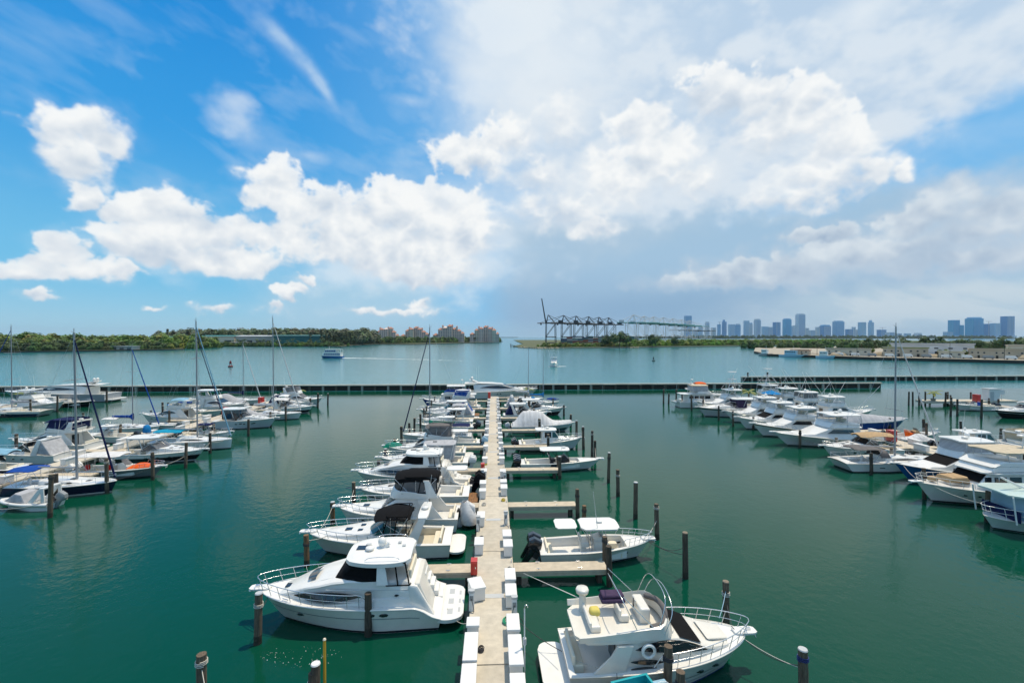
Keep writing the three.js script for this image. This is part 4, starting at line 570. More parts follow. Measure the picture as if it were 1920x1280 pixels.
  if (o.flyHard) { mesh('hardtop', slab(f(-0.36), f(-0.0), wf * 1.02, yf + 1.85, 0.14, { camber: 0.08, r: 0.6 }), o.flyHard, h.g); each('hardtop_post', [-1, 1].flatMap((k) => [rod([f(-0.3), yf + 0.3, k * wf], [f(-0.32), yf + 1.85, k * wf * 0.93], 0.05), rod([f(-0.05), yf + 0.5, k * wf], [f(-0.1), yf + 1.85, k * wf * 0.93], 0.05)]), M.alu, h.g); }
  if (o.curtain) curtain(h, f(-0.33), f(-0.03), wf * 0.98, wf * 0.9, yf + 0.4, yf + 1.68, o.curtain, { lean: 0.5, trim: o.trim });
  if (o.frame) { const y = yf + 0.4; mesh('folded_awning_frame', [tube([[f(-0.05), y, -wf], [f(0.0), y + 1.2, -wf * 0.8], [f(0.01), y + 1.45, 0], [f(0.0), y + 1.2, wf * 0.8], [f(-0.05), y, wf]], 0.02, 5, 30), tube([[f(-0.02), y - 0.2, -wf], [f(0.03), y + 0.8, -wf * 0.9], [f(0.04), y + 1.3, 0], [f(0.03), y + 0.8, wf * 0.9], [f(-0.02), y - 0.2, wf]], 0.02, 5, 30), tube([[f(-0.15), y, -wf], [f(-0.22), y + 1.25, -wf * 0.85], [f(-0.22), y + 1.3, wf * 0.85], [f(-0.15), y, wf]], 0.02, 5, 30), rod([f(-0.22), y + 1.5, wf * 0.85], [f(-0.05), y, wf], 0.018), rod([f(-0.22), y + 1.5, -wf * 0.85], [f(-0.05), y, -wf], 0.018)], M.steel, h.g); }
  if (!o.outboards) platform(h, o.plat ?? 0.95, o.platM ?? M.white, 0.45);
  for (let i = 0; i < (o.outboards ?? 0); i++) engine(h, -L / 2 - 0.45, (i - ((o.outboards ?? 0) - 1) / 2) * 0.95, o.engM ?? M.white, 1.5, 0.5);
  seatBox(h, f(-0.44), 0, B * 0.55, 0.5, 0.75, M.seat, 1);
  bowRail(h, 0.42, 0.66, { n: 9 }); pulpit(h, 0.5); portholes(h, o.ports ?? [0.7, 0.8], 0.12);
  h.yf = yf; h.wf = wf; h.yd = yd; return h;
}
// ---------------------------------------------------------------- sportfishing convertible
function sportfish(label, x, z, turn, o = {}) {
  const L = o.L ?? 14, B = o.B ?? L * 0.31, f = (t) => t * L, fb = o.fb ?? 2.1, fs = o.fs ?? 1.0;
  const h = boat('sportfishing_boat', label, { L, B, fb, fs, rake: L * 0.15, flare: 0.34, fl: 1.6, full: 2.2, hull: o.hull, boot: o.boot, bands: o.bands, cock: [f(-0.475), f(-0.26), 0.55], coam: 0.88, deckM: o.deckM }, x, z, turn, 'fishing boat');
  const yd = h.Y(f(0.05)), yh = yd + 1.4, w = (a, b) => h.W(a) * 0.83 * (1 - 0.1 * Math.max(0, b - yd));
  const house = mesh('deckhouse', prism([[f(-0.26), 0.7], [f(0.30), h.Y(f(0.30)) - 0.05], [f(0.26), h.Y(f(0.26)) + 0.25], [f(0.17), yd + 0.55], [f(0.02), yh], [f(-0.26), yh]], w, 0.1), M.white, h.g);
  for (const k of [-1, 1]) mesh('side_window', panel([[f(-0.2), yd + 0.6], [f(0.06), yd + 0.66], [f(0.0), yd + 1.18], [f(-0.18), yd + 1.15]], w, k, 0.03), M.glass, house);
  if (o.frontGlass) mesh('windscreen', pane(f(0.15), yd + 0.64, w(f(0.15), yd + 0.6) * 0.95, f(0.03), yh - 0.06, w(f(0.03), yh) * 0.95, 0, 0.05), M.cvBlack, house);
  mesh('saloon_door', bx(0.05, 1.5, 0.9, f(-0.265), 1.6, -0.3), M.glass, house);
  const fx0 = f(-0.29), fx1 = f(0.03), wf = B * 0.38;
  mesh('bridge_floor', slab(fx0, fx1 + 0.1, wf * 1.08, yh + 0.04, 0.14, { r: 0.5, camber: 0 }), M.white, h.g);
  mesh('bridge_front', prism([[fx1 - 0.2, yh], [fx1 + 0.15, yh], [fx1 - 0.35, yh + 0.85], [fx1 - 0.9, yh + 0.85], [fx0 + 0.6, yh + 0.6], [fx0 + 0.6, yh]], (a) => wf * (1 - 0.12 * sm(fx1 - 1, fx1, a)), 0.12), M.white, h.g);
  each('bridge_seat', [rb(0.55, 0.5, 0.6, 0.1, f(-0.16), yh + 0.95, 0.5), rb(0.55, 0.5, 0.6, 0.1, f(-0.16), yh + 0.95, -0.5)], M.seat, h.g);
  const yt = yh + 1.85;
  mesh('hardtop', slab(fx0 + 0.2, fx1 - 0.15, wf * 1.05, yt, 0.13, { camber: 0.08, r: 0.5 }), M.white, h.g);
  each('hardtop_post', [-1, 1].flatMap((k) => [rod([fx0 + 0.3, yh, k * wf], [fx0 + 0.5, yt, k * wf * 0.95], 0.04), rod([f(-0.13), yh, k * wf], [f(-0.13), yt, k * wf * 0.95], 0.04), rod([fx1 - 0.5, yh + 0.6, k * wf * 0.95], [fx1 - 0.6, yt, k * wf * 0.9], 0.04)]), M.alu, h.g);
  curtain(h, fx0 + 0.45, fx1 - 0.45, wf * 0.99, wf * 0.95, yh + 0.7, yt - 0.08, o.curtain ?? M.vinyl, { lean: 0.25, round: 0.3, trim: o.trim, back: false });
  if (o.tower) { const y2 = yt + 2.2; mesh('tuna_tower', [-1, 1].flatMap((k) => [rod([fx0 + 0.2, yt, k * wf], [f(-0.16), y2, k * 0.5], 0.035), rod([fx1 - 0.4, yt, k * wf], [f(-0.1), y2, k * 0.5], 0.035), rod([fx0 + 0.1, (yt + y2) / 2 - 0.1, k * 0.9], [fx1 - 0.8, (yt + y2) / 2 - 0.1, k * 0.9], 0.03)]).concat([slab(f(-0.2), f(-0.07), 0.65, y2, 0.06, { camber: 0 }), rod([f(-0.13), y2, 0.5], [f(-0.13), y2 + 0.9, 0.5], 0.03), rod([f(-0.13), y2, -0.5], [f(-0.13), y2 + 0.9, -0.5], 0.03), slab(f(-0.2), f(-0.06), 0.7, y2 + 1.6, 0.06, { camber: 0.05 })]), M.alu, h.g); }
  if (o.outriggers !== false) for (const k of [-1, 1]) mesh('outrigger', tube([[f(-0.06), yh + 0.3, k * wf], [f(-0.2), yh + 3, k * (wf + 0.6)], [f(-0.36), yh + 6.2, k * (wf + 1.3)]], 0.028, 4, 12), M.boxw, h.g);
  satdome(h, f(-0.17), yt + 0.05, 0.4, 0.25); radar(h, f(-0.1), yt + 0.1, -0.2, 1); antenna(h, f(-0.15), yt, -wf * 0.8, 3, -0.1); antenna(h, f(-0.2), yt, wf * 0.8, 3, -0.1);
  mesh('fighting_chair', [rod([f(-0.38), 0.55, 0], [f(-0.38), 1.1, 0], 0.06), rb(0.5, 0.12, 0.5, 0.04, f(-0.38), 1.15, 0), rb(0.1, 0.5, 0.5, 0.04, f(-0.38) + 0.25, 1.45, 0)], M.seat, h.g);
  hatches(h, [[f(0.33), 0, 0.5, h.Y(f(0.33)) + 0.12]], M.white); if (o.rail !== false) bowRail(h, 0.52, 0.6, { n: 8 }); pulpit(h, 0.6); portholes(h, o.ports ?? [], 0.12);
  if (o.plat) platform(h, 0.6, M.white, 0.35);
  return h;
}
// ---------------------------------------------------------------- centre console
function consoleBoat(label, x, z, turn, o = {}) {
  const L = o.L ?? 9, B = o.B ?? L * 0.3, f = (t) => t * L;
  const h = boat('centre_console_boat', label, { L, B, fb: o.fb ?? 1.35, fs: o.fs ?? 0.95, rake: L * (o.rk ?? 0.13), full: o.full ?? 2.1, flare: 0.26, hull: o.hull, boot: o.boot, bands: o.bands, cock: [f(-0.44), f(o.cf ?? 0.22), 0.42], coam: 0.84, rub: o.rub ?? M.offwhite }, x, z, turn, 'motorboat');
  const c = o.cons ?? M.offwhite;
  if (o.liner) mesh('cockpit_liner', [rb(f(0.64), 0.03, h.W(0) * 1.58, 0.01, f(-0.11), 0.45, 0)], o.liner, h.g);
  mesh('console', prism([[f(-0.02), 0.42], [f(0.12), 0.42], [f(0.1), 1.35], [f(0.04), 1.75], [f(-0.02), 1.6]], () => B * 0.17, 0.2), c, h.g);
  mesh('windscreen', pane(f(0.095), 1.4, B * 0.16, f(0.03), 2.05, B * 0.14, 0.12), M.smoke, h.g);
  mesh('leaning_post', [rb(0.6, 0.35, B * 0.36, 0.08, f(-0.1), 1.2, 0), rb(0.4, 0.7, B * 0.3, 0.06, f(-0.11), 0.75, 0), rb(0.12, 0.5, B * 0.36, 0.05, f(-0.135), 1.5, 0)], o.seatM ?? c, h.g);
  mesh('steering_wheel', new THREE.TorusGeometry(0.19, 0.022, 6, 16).rotateY(Math.PI / 2 - 0.3).translate(f(-0.035), 1.45, 0), M.dark, h.g);
  seatBox(h, f(-0.41), 0, B * 0.6, 0.5, 0.42, M.seat, 1);
  if (o.bowSeats !== false) each('bow_seat', [-1, 1].map((k) => rb(f(0.12), 0.4, B * 0.17, 0.06, f(0.16), 0.65, k * B * 0.25)), o.seatB ?? M.seat, h.g);
  const yt = 2.55;
  if (o.top) { mesh('t_top', slab(f(o.t0 ?? -0.16), f(o.t1 ?? 0.12), B * (o.tw ?? 0.36), yt, 0.1, { camber: 0.06, r: 0.4 }), o.top, h.g); mesh('t_top_frame', [-1, 1].flatMap((k) => [rod([f(-0.03), 0.42, k * B * 0.2], [f(-0.06), yt, k * B * 0.24], 0.03), rod([f(0.11), 0.42, k * B * 0.2], [f(0.07), yt, k * B * 0.24], 0.03), rod([f(-0.03), 1.3, k * B * 0.2], [f(-0.14), yt, k * B * 0.26], 0.025), rod([f(-0.03), 1.5, k * B * 0.2], [f(0.11), 1.5, k * B * 0.2], 0.02)]), o.topFrame ?? M.alu, h.g); mesh('radar_pod', rb(0.4, 0.16, 0.3, 0.06, f(0.04), yt + 0.14, 0), M.white, h.g); antenna(h, f(0.0), yt, B * 0.3, 2.6, -0.12); }
  if (o.shade) mesh('aft_shade', slab(f(-0.36), f(-0.17), B * 0.3, yt + 0.02, 0.06, { camber: 0.02, r: 0.2 }), o.shade, h.g);
  if (o.rail !== false) bowRail(h, 0.72, 0.55, { n: 5, mid: true }); pulpit(h, 0.35);
  const n = o.engines ?? 2; for (let i = 0; i < n; i++) engine(h, -L / 2 - 0.42, (i - (n - 1) / 2) * 0.85, o.engM ?? M.black, o.engS ?? 1.2, o.tilt ?? 0.5);
  each('rod_holder', Array.from({ length: 6 }, (_, i) => rod([f(-0.14), 1.5, (i - 2.5) * B * 0.07], [f(-0.16), 1.95, (i - 2.5) * B * 0.07], 0.025, 0.025, 5)), M.steel, h.g);
  if (o.ports) portholes(h, o.ports, 0.12);
  return h;
}
// ---------------------------------------------------------------- pilothouse fishing boat
function pilothouse(label, x, z, turn, o = {}) {
  const L = o.L ?? 9.5, B = o.B ?? 3.1, f = (t) => t * L;
  const h = boat('pilothouse_boat', label, { L, B, fb: 1.6, fs: 1.0, rake: L * 0.14, full: 2.1, flare: 0.28, hull: o.hull, boot: o.boot, cock: [f(-0.46), f(-0.13), 0.5], bands: o.bands }, x, z, turn, 'motorboat');
  const yd = h.Y(f(0.05)), w = (a, b) => Math.min(h.W(a) * 0.8, B * 0.36) * (1 - 0.07 * Math.max(0, b - yd));
  mesh('cabin_trunk', prism([[f(-0.1), yd - 0.2], [f(0.34), h.Y(f(0.34)) - 0.05], [f(0.28), yd + 0.42], [f(-0.1), yd + 0.6]], w, 0.12), M.white, h.g);
  const house = mesh('pilothouse', prism([[f(-0.14), 0.6], [f(0.14), yd + 0.4], [f(0.06), yd + 1.55], [f(-0.14), yd + 1.55]], w, 0.1), M.white, h.g);
  mesh('windshield', pane(f(0.138), yd + 0.5, w(f(0.13), yd + 0.5) * 0.92, f(0.066), yd + 1.48, w(f(0.07), yd + 1.4) * 0.92, 0, 0.03), o.glass ?? M.teaglass, house);
  for (const k of [-1, 1]) { mesh('side_window', panel([[f(0.02), yd + 0.62], [f(0.115), yd + 0.62], [f(0.06), yd + 1.38], [f(0.02), yd + 1.38]], w, k), o.glass ?? M.teaglass, house); mesh('side_window', panel([[f(-0.1), yd + 0.62], [f(0.0), yd + 0.62], [f(0.0), yd + 1.38], [f(-0.1), yd + 1.38]], w, k), M.glass, house); }
  mesh('roof', slab(f(-0.24), f(0.09), B * 0.38, yd + 1.66, 0.14, { camber: 0.08, r: 0.4 }), o.roof ?? M.white, h.g);
  radar(h, f(-0.05), yd + 1.75, 0.2, 0.9); satdome(h, f(-0.12), yd + 1.75, -0.4, 0.16); antenna(h, f(-0.1), yd + 1.7, B * 0.3, 2.5, -0.1);
  seatBox(h, f(-0.42), 0, B * 0.55, 0.45, 0.5, M.seat, 1); mesh('bait_box', rb(0.6, 0.6, 1.2, 0.06, f(-0.2), 0.8, 0), M.white, h.g);
  bowRail(h, 0.55, 0.6, { n: 7 }); pulpit(h, 0.45); const n = o.engines ?? 2; for (let i = 0; i < n; i++) engine(h, -L / 2 - 0.4, (i - (n - 1) / 2) * 0.85, o.engM ?? M.black, 1.15, 0.45);
  hatches(h, [[f(0.24), 0.2, 0.4, yd + 0.5], [f(0.24), -0.35, 0.3, yd + 0.48]]);
  return h;
}
// ---------------------------------------------------------------- sailing yacht
function sailboat(label, x, z, turn, o = {}) {
  const L = o.L ?? 11, B = o.B ?? L * 0.3, f = (t) => t * L;
  const h = boat('sailboat', label, { L, B, fb: o.fb ?? 1.3, fs: o.fs ?? 1.05, rake: L * (o.rk ?? 0.06), full: 2.0, flare: 0.12, ster: o.ster ?? 0.72, hull: o.hull, boot: o.boot, bands: o.bands, cock: [f(-0.42), f(-0.16), 0.7], coam: 0.66, tr: o.tr ?? 0.3, trRev: true, camber: 0.12, rub: o.rub, deckM: o.deckM }, x, z, turn, 'sailboat');
  if (o.roll) h.g.rotation.x = o.roll;
  const yd = h.Y(f(0.05)), w = (a, b) => Math.min(h.W(a) * 0.6, B * 0.31) * (1 - 0.2 * (b - yd));
  const tr = mesh('coachroof', prism([[f(-0.16), yd - 0.1], [f(0.27), yd - 0.02], [f(0.2), yd + 0.24], [f(0.05), yd + 0.42], [f(-0.16), yd + 0.5]], w, 0.16), M.white, h.g);
  for (const k of [-1, 1]) { if (o.lensWin) mesh('cabin_window', panel(lens(f(-0.1), yd + 0.2, f(0.18), yd + 0.14, 0.13, 0.05, 8), w, k, 0.03), M.glass, tr); else for (const q of [-0.1, 0.0, 0.09]) mesh('cabin_window', panel(lens(f(q), yd + 0.2, f(q + 0.06), yd + 0.2, 0.07, 0.07, 6), w, k, 0.03), M.glass, tr); }
  hatches(h, [[f(0.1), 0, 0.5, yd + 0.42], [f(0.24), 0, 0.42, yd + 0.18]]);
  const mh = o.mast ?? 16, mx = f(o.mx ?? 0.09), my = yd + 0.35, rk = o.mrake ?? 0.0;
  const at = (t, dx = 0, dz = 0) => [mx + rk * t * mh + dx, my + t * (mh - my), dz];
  const ms = mesh('mast', [rod(at(0), at(1), (o.mr ?? 0.12) * 0.82, (o.mr ?? 0.12) * 0.6, 10), rod(at(1), at(1.012, -0.3), 0.02), rod(at(1.0), at(1.03), 0.03)], o.mastM ?? M.mast, h.g);
  for (const t of [0.36, 0.68]) mesh('spreader', [rod(at(t), at(t, -0.1, B * 0.36), 0.035, 0.025, 5), rod(at(t), at(t, -0.1, -B * 0.36), 0.035, 0.025, 5)], M.mast, ms);
  const bm = my + 1.15, bl = o.boom ?? f(0.36);
  const bo = mesh('boom', rod([mx - 0.1, bm, 0], [mx - bl, bm + 0.12, 0], 0.09, 0.08, 8), M.mast, h.g);
  if (o.cover) { const rows = []; for (let i = 0; i <= 12; i++) { const t = i / 12, r = 0.3 * (1 - 0.55 * t) * (0.9 + 0.12 * Math.sin(i * 2.1)), row = []; for (let k = 0; k <= 10; k++) { const a = k / 10 * 2 * Math.PI; row.push([mx + 0.12 - bl * t, bm + 0.2 + 0.1 * t + (r + (i < 2 ? 0.35 * (2 - i) / 2 : 0)) * Math.sin(a), r * 0.62 * Math.cos(a)]); } rows.push(row); } mesh('sail_cover', sheet(rows, 1.2), o.cover, bo); }
  const wires = []; for (const k of [-1, 1]) { wires.push(rod([mx - 0.25, h.Y(mx), k * h.W(mx) * 0.95], at(0.97), 0.011, 0.011, 4), rod([mx + 0.15, h.Y(mx), k * h.W(mx) * 0.9], at(0.66), 0.01, 0.01, 4)); } wires.push(rod([f(-0.5), h.Y(f(-0.5)) + 0.1, 0], at(1), 0.011, 0.011, 4));
  mesh('rigging', wires, M.alu, ms);
  if (o.jib !== null) { const a = [f(0.485), h.Y(f(0.49)) + 0.35, 0], b = at(0.96), n = 14, p = []; for (let i = 0; i <= n; i++) p.push([mix(a[0], b[0], i / n), mix(a[1], b[1], i / n), 0]); const g = []; for (let i = 0; i < n; i++) g.push(rod(p[i], p[i + 1], 0.085 * (1 - 0.55 * i / n) + 0.015, 0.085 * (1 - 0.55 * (i + 1) / n) + 0.015, 7)); mesh('furled_jib', g, o.jib ?? M.cvNavy, h.g); }
  if (o.bimini) awning(h, f(-0.45), f(o.b1 ?? -0.2), B * 0.36, 2.75, o.bimini, { base: 1.1, camber: 0.15, droop: 0.08 });
  if (o.dodger) { mesh('dodger', sheet(Array.from({ length: 6 }, (_, i) => { const t = i / 5, r = []; for (let k = 0; k <= 10; k++) { const a = k / 10 * Math.PI; r.push([f(-0.2) + t * f(0.1), yd + 0.4 + (t < 1 ? 0.95 : 0.1) * Math.sin(a) ** 0.6 * (1 - 0.15 * t * t) * (t > 0.9 ? 0.4 : 1), -B * 0.28 * Math.cos(a)]); } return r; }), 0.8), o.dodger, h.g); }
  const ll = []; for (const k of [-1, 1]) { const s = h.sheerPts(0.03, 0.96, 9, 0.06, 0.6).map(([a, b, c]) => [a, b, k * c]); ll.push(tube(s, 0.013, 4, 30)); for (let i = 0; i < s.length; i++) ll.push(rod([s[i][0], s[i][1] - 0.6, s[i][2]], s[i], 0.014, 0.014, 4)); } const bp = h.sheerPts(0.9, 1, 4, 0.05, 0.65); ll.push(tube([...bp, ...bp.map(([a, b, c]) => [a, b, -c]).reverse()], 0.02, 4, 24)); const sp = h.pt(0.02, 1); ll.push(tube([[sp[0] + 1, sp[1] + 0.65, sp[2]], [sp[0], sp[1] + 0.65, sp[2] * 0.9], [sp[0], sp[1] + 0.65, -sp[2] * 0.9], [sp[0] + 1, sp[1] + 0.65, -sp[2]]], 0.02, 4, 20));
  mesh('lifelines', ll, M.steel, h.g);
  mesh('steering_wheel', new THREE.TorusGeometry(0.45, 0.02, 5, 22).rotateY(Math.PI / 2).translate(f(-0.34), 1.35, 0), M.steel, h.g); mesh('binnacle', rb(0.25, 0.9, 0.25, 0.06, f(-0.32), 1.1, 0), M.white, h.g);
  seatBox(h, f(-0.29), B * 0.24, B * 0.14, f(0.22), 0.7, M.white, 0); seatBox(h, f(-0.29), -B * 0.24, B * 0.14, f(0.22), 0.7, M.white, 0);
  return h;
}
// ---------------------------------------------------------------- long motor yacht
function yacht(label, x, z, turn, o = {}) {
  const L = o.L ?? 21, B = o.B ?? 5, f = (t) => t * L, fb = o.fb ?? 2.4, fs = o.fs ?? 1.4;
  const h = boat('motor_yacht', label, { L, B, fb, fs, rake: L * 0.13, full: 2.4, hull: o.hull, boot: o.boot, bands: o.bands, cock: [f(-0.47), f(-0.3), 1.0], coam: 0.9, deckM: o.deckM }, x, z, turn, 'yacht');
  const yd = h.Y(0), w = (a, b) => h.W(a) * 0.82 * (1 - 0.12 * Math.max(0, b - yd)) * (1 - 0.25 * sm(f(0.1), f(0.36), a)), yr = yd + 1.75;
  const house = mesh('superstructure', prism([[f(-0.3), 1.2], [f(0.36), h.Y(f(0.36)) - 0.05], [f(0.32), h.Y(f(0.32)) + 0.25], [f(0.2), yd + 0.75], [f(0.05), yr - 0.15], [f(-0.08), yr + 0.12], [f(-0.26), yr], [f(-0.32), yr - 0.3]], w, 0.12), o.body ?? M.white, h.g);
  for (const k of [-1, 1]) { mesh('side_window', panel(lens(f(-0.24), yd + 0.85, f(0.19), yd + 0.7, 0.62, 0.05, 12), w, k, 0.03), M.glass, house); for (const s of [0.5, 0.54]) { const p = h.pt(s, 0.68), b = ball(0.16, p[0], p[1], k * p[2]); mesh('porthole', b.scale(1, 1, 1), M.glass, h.hull); } }
  mesh('windscreen', pane(f(0.195), yd + 0.85, w(f(0.19), yd + 0.8) * 0.9, f(0.06), yr - 0.1, w(f(0.06), yr) * 0.88, 0.0, 0.05), M.glass, house);
  mesh('roof_wing', prism([[f(0.06), yr - 0.05], [f(-0.08), yr + 0.3], [f(-0.3), yr + 0.4], [f(-0.43), yr + 0.3], [f(-0.42), yr + 0.15], [f(-0.28), yr + 0.15], [f(-0.08), yr + 0.05]], () => B * 0.34, 0.12), o.body ?? M.white, h.g);
  mesh('radar_mast', prism([[f(-0.3), yr + 0.3], [f(-0.24), yr + 0.3], [f(-0.33), yr + 1.1], [f(-0.37), yr + 1.15], [f(-0.37), yr + 1.0]], () => 0.9, 0.2), o.body ?? M.white, h.g); satdome(h, f(-0.34), yr + 1.1, 0.5, 0.34); satdome(h, f(-0.34), yr + 1.1, -0.5, 0.34); antenna(h, f(-0.25), yr + 0.3, 0.8, 4.5, -0.02); antenna(h, f(-0.28), yr + 0.3, -0.8, 4, -0.02);
  mesh('sun_pad', rb(f(0.1), 0.2, B * 0.4, 0.08, f(0.3), h.Y(f(0.3)) + 0.42, 0), M.offwhite, h.g); seatBox(h, f(-0.45), 0, B * 0.6, 0.7, 1.0, M.seat, 1);
  mesh('swim_platform', slab(f(-0.5) - 1.6, f(-0.48), h.bs(0) * 0.95, 0.5, 0.22, { r: 0.5, camber: 0 }), o.platM ?? M.white, h.g); bowRail(h, 0.5, 0.6, { n: 10 });
  return h;
}
// ---------------------------------------------------------------- trawler yacht with an upright house
function trawler(label, x, z, turn, o = {}) {
  const L = o.L ?? 12.5, B = o.B ?? 4.1, f = (t) => t * L, fb = o.fb ?? 2.1, fs = o.fs ?? 1.3;
  const h = boat('trawler_yacht', label, { L, B, fb, fs, sag: o.sag ?? 0.25, rake: L * 0.12, full: 2.1, flare: 0.24, hull: o.hull, boot: o.boot, bootH: o.bootH, bands: o.bands, cock: [f(-0.48), f(-0.34), 0.9], coam: 0.9, deckM: o.deckM }, x, z, turn, 'motor yacht');
  const yd = h.Y(f(0.02)), yh = yd + 1.7, w = (a, b) => Math.min(h.W(a) * 0.78, B * 0.37) * (1 - 0.05 * Math.max(0, b - yd));
  const house = mesh('house', prism([[f(-0.34), yd - 0.3], [f(0.22), yd - 0.2], [f(0.17), yd + 0.7], [f(0.11), yh], [f(-0.34), yh]], w, 0.08), M.white, h.g);
  for (const k of [-1, 1]) for (const [a, b] of o.wins ?? [[-0.32, -0.24], [-0.22, -0.14], [-0.12, -0.04], [-0.02, 0.08]]) mesh('side_window', panel([[f(a), yd + 0.75], [f(b), yd + 0.75], [f(b), yd + 1.35], [f(a), yd + 1.35]], w, k), M.glass, house);
  mesh('windscreen', pane(f(0.168), yd + 0.8, w(f(0.16), yd + 0.8) * 0.93, f(0.118), yh - 0.15, w(f(0.12), yh) * 0.92, 0, 0.04), o.screen ?? M.glass, house);
  mesh('boat_deck', slab(f(-0.48), f(0.15), B * 0.43, yh + 0.05, 0.12, { r: 0.5, camber: 0.03 }), M.white, h.g);
  mesh('flybridge', prism([[f(-0.16), yh + 0.1], [f(0.12), yh + 0.1], [f(0.06), yh + 0.85], [f(-0.0), yh + 0.85], [f(-0.16), yh + 0.6]], () => B * 0.36, 0.1), o.fly ?? M.white, h.g);
  if (o.canvas) mesh('bridge_cover', prism([[f(-0.2), yh + 0.5], [f(0.1), yh + 0.6], [f(0.03), yh + 1.15], [f(-0.18), yh + 1.05]], () => B * 0.37, 0.15), o.canvas, h.g);
  if (o.top) { mesh('hardtop', slab(f(-0.28), f(0.05), B * 0.4, yh + 2.0, 0.12, { camber: 0.1, r: 0.4 }), o.top, h.g); each('hardtop_post', [-1, 1].flatMap((k) => [rod([f(-0.25), yh, k * B * 0.36], [f(-0.26), yh + 2, k * B * 0.35], 0.035), rod([f(-0.02), yh + 0.6, k * B * 0.36], [f(0.0), yh + 2, k * B * 0.35], 0.035)]), M.alu, h.g); if (o.curtain) curtain(h, f(-0.24), f(0.04), B * 0.36, B * 0.36, yh + 0.7, yh + 1.95, o.curtain, { lean: 0.2 }); }
  mesh('short_mast', [rod([f(-0.22), yh, 0], [f(-0.24), yh + 3.1, 0], 0.08, 0.05, 8), rod([f(-0.23), yh + 2.4, -0.6], [f(-0.23), yh + 2.4, 0.6], 0.03)], M.white, h.g); radar(h, f(-0.22), yh + 3.1, 0, 0.9);
  if (o.dinghy) { const d = mesh('stern_dinghy', sheet(Array.from({ length: 11 }, (_, i) => { const t = i / 10, r = []; for (let k = 0; k <= 8; k++) { const a = Math.PI + k / 8 * Math.PI; r.push([(t - 0.5) * 0.2, 0, 0].map((q, j) => (j === 0 ? 0.5 * Math.cos(a) * Math.sin(Math.PI * t) ** 0.5 : j === 1 ? 0.4 * Math.sin(a) : (t - 0.5) * 2.8))); } return r; }), 1), M.white, h.g); d.position.set(f(-0.5) - 0.8, 1.4, 0); }
  seatBox(h, f(-0.46), 0, B * 0.5, 0.5, 0.9, M.seat, 1); bowRail(h, 0.4, 0.75, { n: 9, r: 0.028, m: o.railM }); pulpit(h, 0.7); if (o.plat !== false) platform(h, 0.7, M.white, 0.35); portholes(h, o.ports ?? [0.7, 0.78], 0.12);
  h.yh = yh; h.yd = yd; return h;
}
// ---------------------------------------------------------------- boat under a full cover
function covered(label, x, z, turn, o = {}) {
  const L = o.L ?? 10, B = o.B ?? 3.2, f = (t) => t * L;
  const h = boat('covered_boat', label, { L, B, fb: o.fb ?? 1.5, fs: o.fs ?? 1.1, rake: L * 0.15, full: 2.2, flare: 0.26, hull: o.hull, boot: o.boot, bands: o.bands, rub: o.rub }, x, z, turn, 'motorboat');
  const prof = o.prof ?? ((t) => 0.25 + 1.25 * Math.exp(-(((t - 0.4) / 0.24) ** 2))), rows = [], c0 = o.c0 ?? 0.02, c1 = o.c1 ?? 0.96;
  for (let i = 0; i <= 22; i++) { const t = mix(c0, c1, i / 22), p = h.pt(t, 1), hh = prof(t) * (o.k ?? 1), row = []; for (let k = 0; k <= 12; k++) { const a = k / 12 * 2 - 1, ridge = (1 - Math.abs(a) ** 1.7); row.push([p[0], p[1] + 0.04 - (Math.abs(a) === 1 ? 0.16 : 0) + hh * ridge + 0.05 * noise2(i * 0.9, k * 0.8), (p[2] + 0.04) * a]); } rows.push(row); }
  mesh('boat_cover', sheet(rows, 0.9), o.cover ?? M.cvSilver, h.g);
  each('cover_strap', [0.2, 0.5, 0.75].map((t) => { const i = Math.round(t * 22); return tube(rows[i].map((p) => [p[0], p[1] + 0.015, p[2] * 1.004]), 0.015, 4, 24); }), M.ltgrey, h.g);
  if (o.win) for (const k of [-1, 1]) mesh('cover_window', panel(lens(f(-0.12), h.Y(0) + 0.65, f(0.0), h.Y(0) + 0.62, 0.14, 0.1, 6), (a, b) => h.W(a) * (1 - 0.42 * (b - h.Y(0))) + 0.05, k, 0.05), M.glass, h.g);
  for (let i = 0; i < (o.engines ?? 0); i++) engine(h, -L / 2 - 0.4, (i - ((o.engines ?? 0) - 1) / 2) * 0.85, o.engM ?? M.black, 1.15, 0.4);
  if (o.rail) bowRail(h, 0.6, 0.5, { n: 6 }); pulpit(h, 0.35); if (o.plat) platform(h, 0.6, M.white, 0.4); if (o.ports) portholes(h, o.ports);
  return h;
}
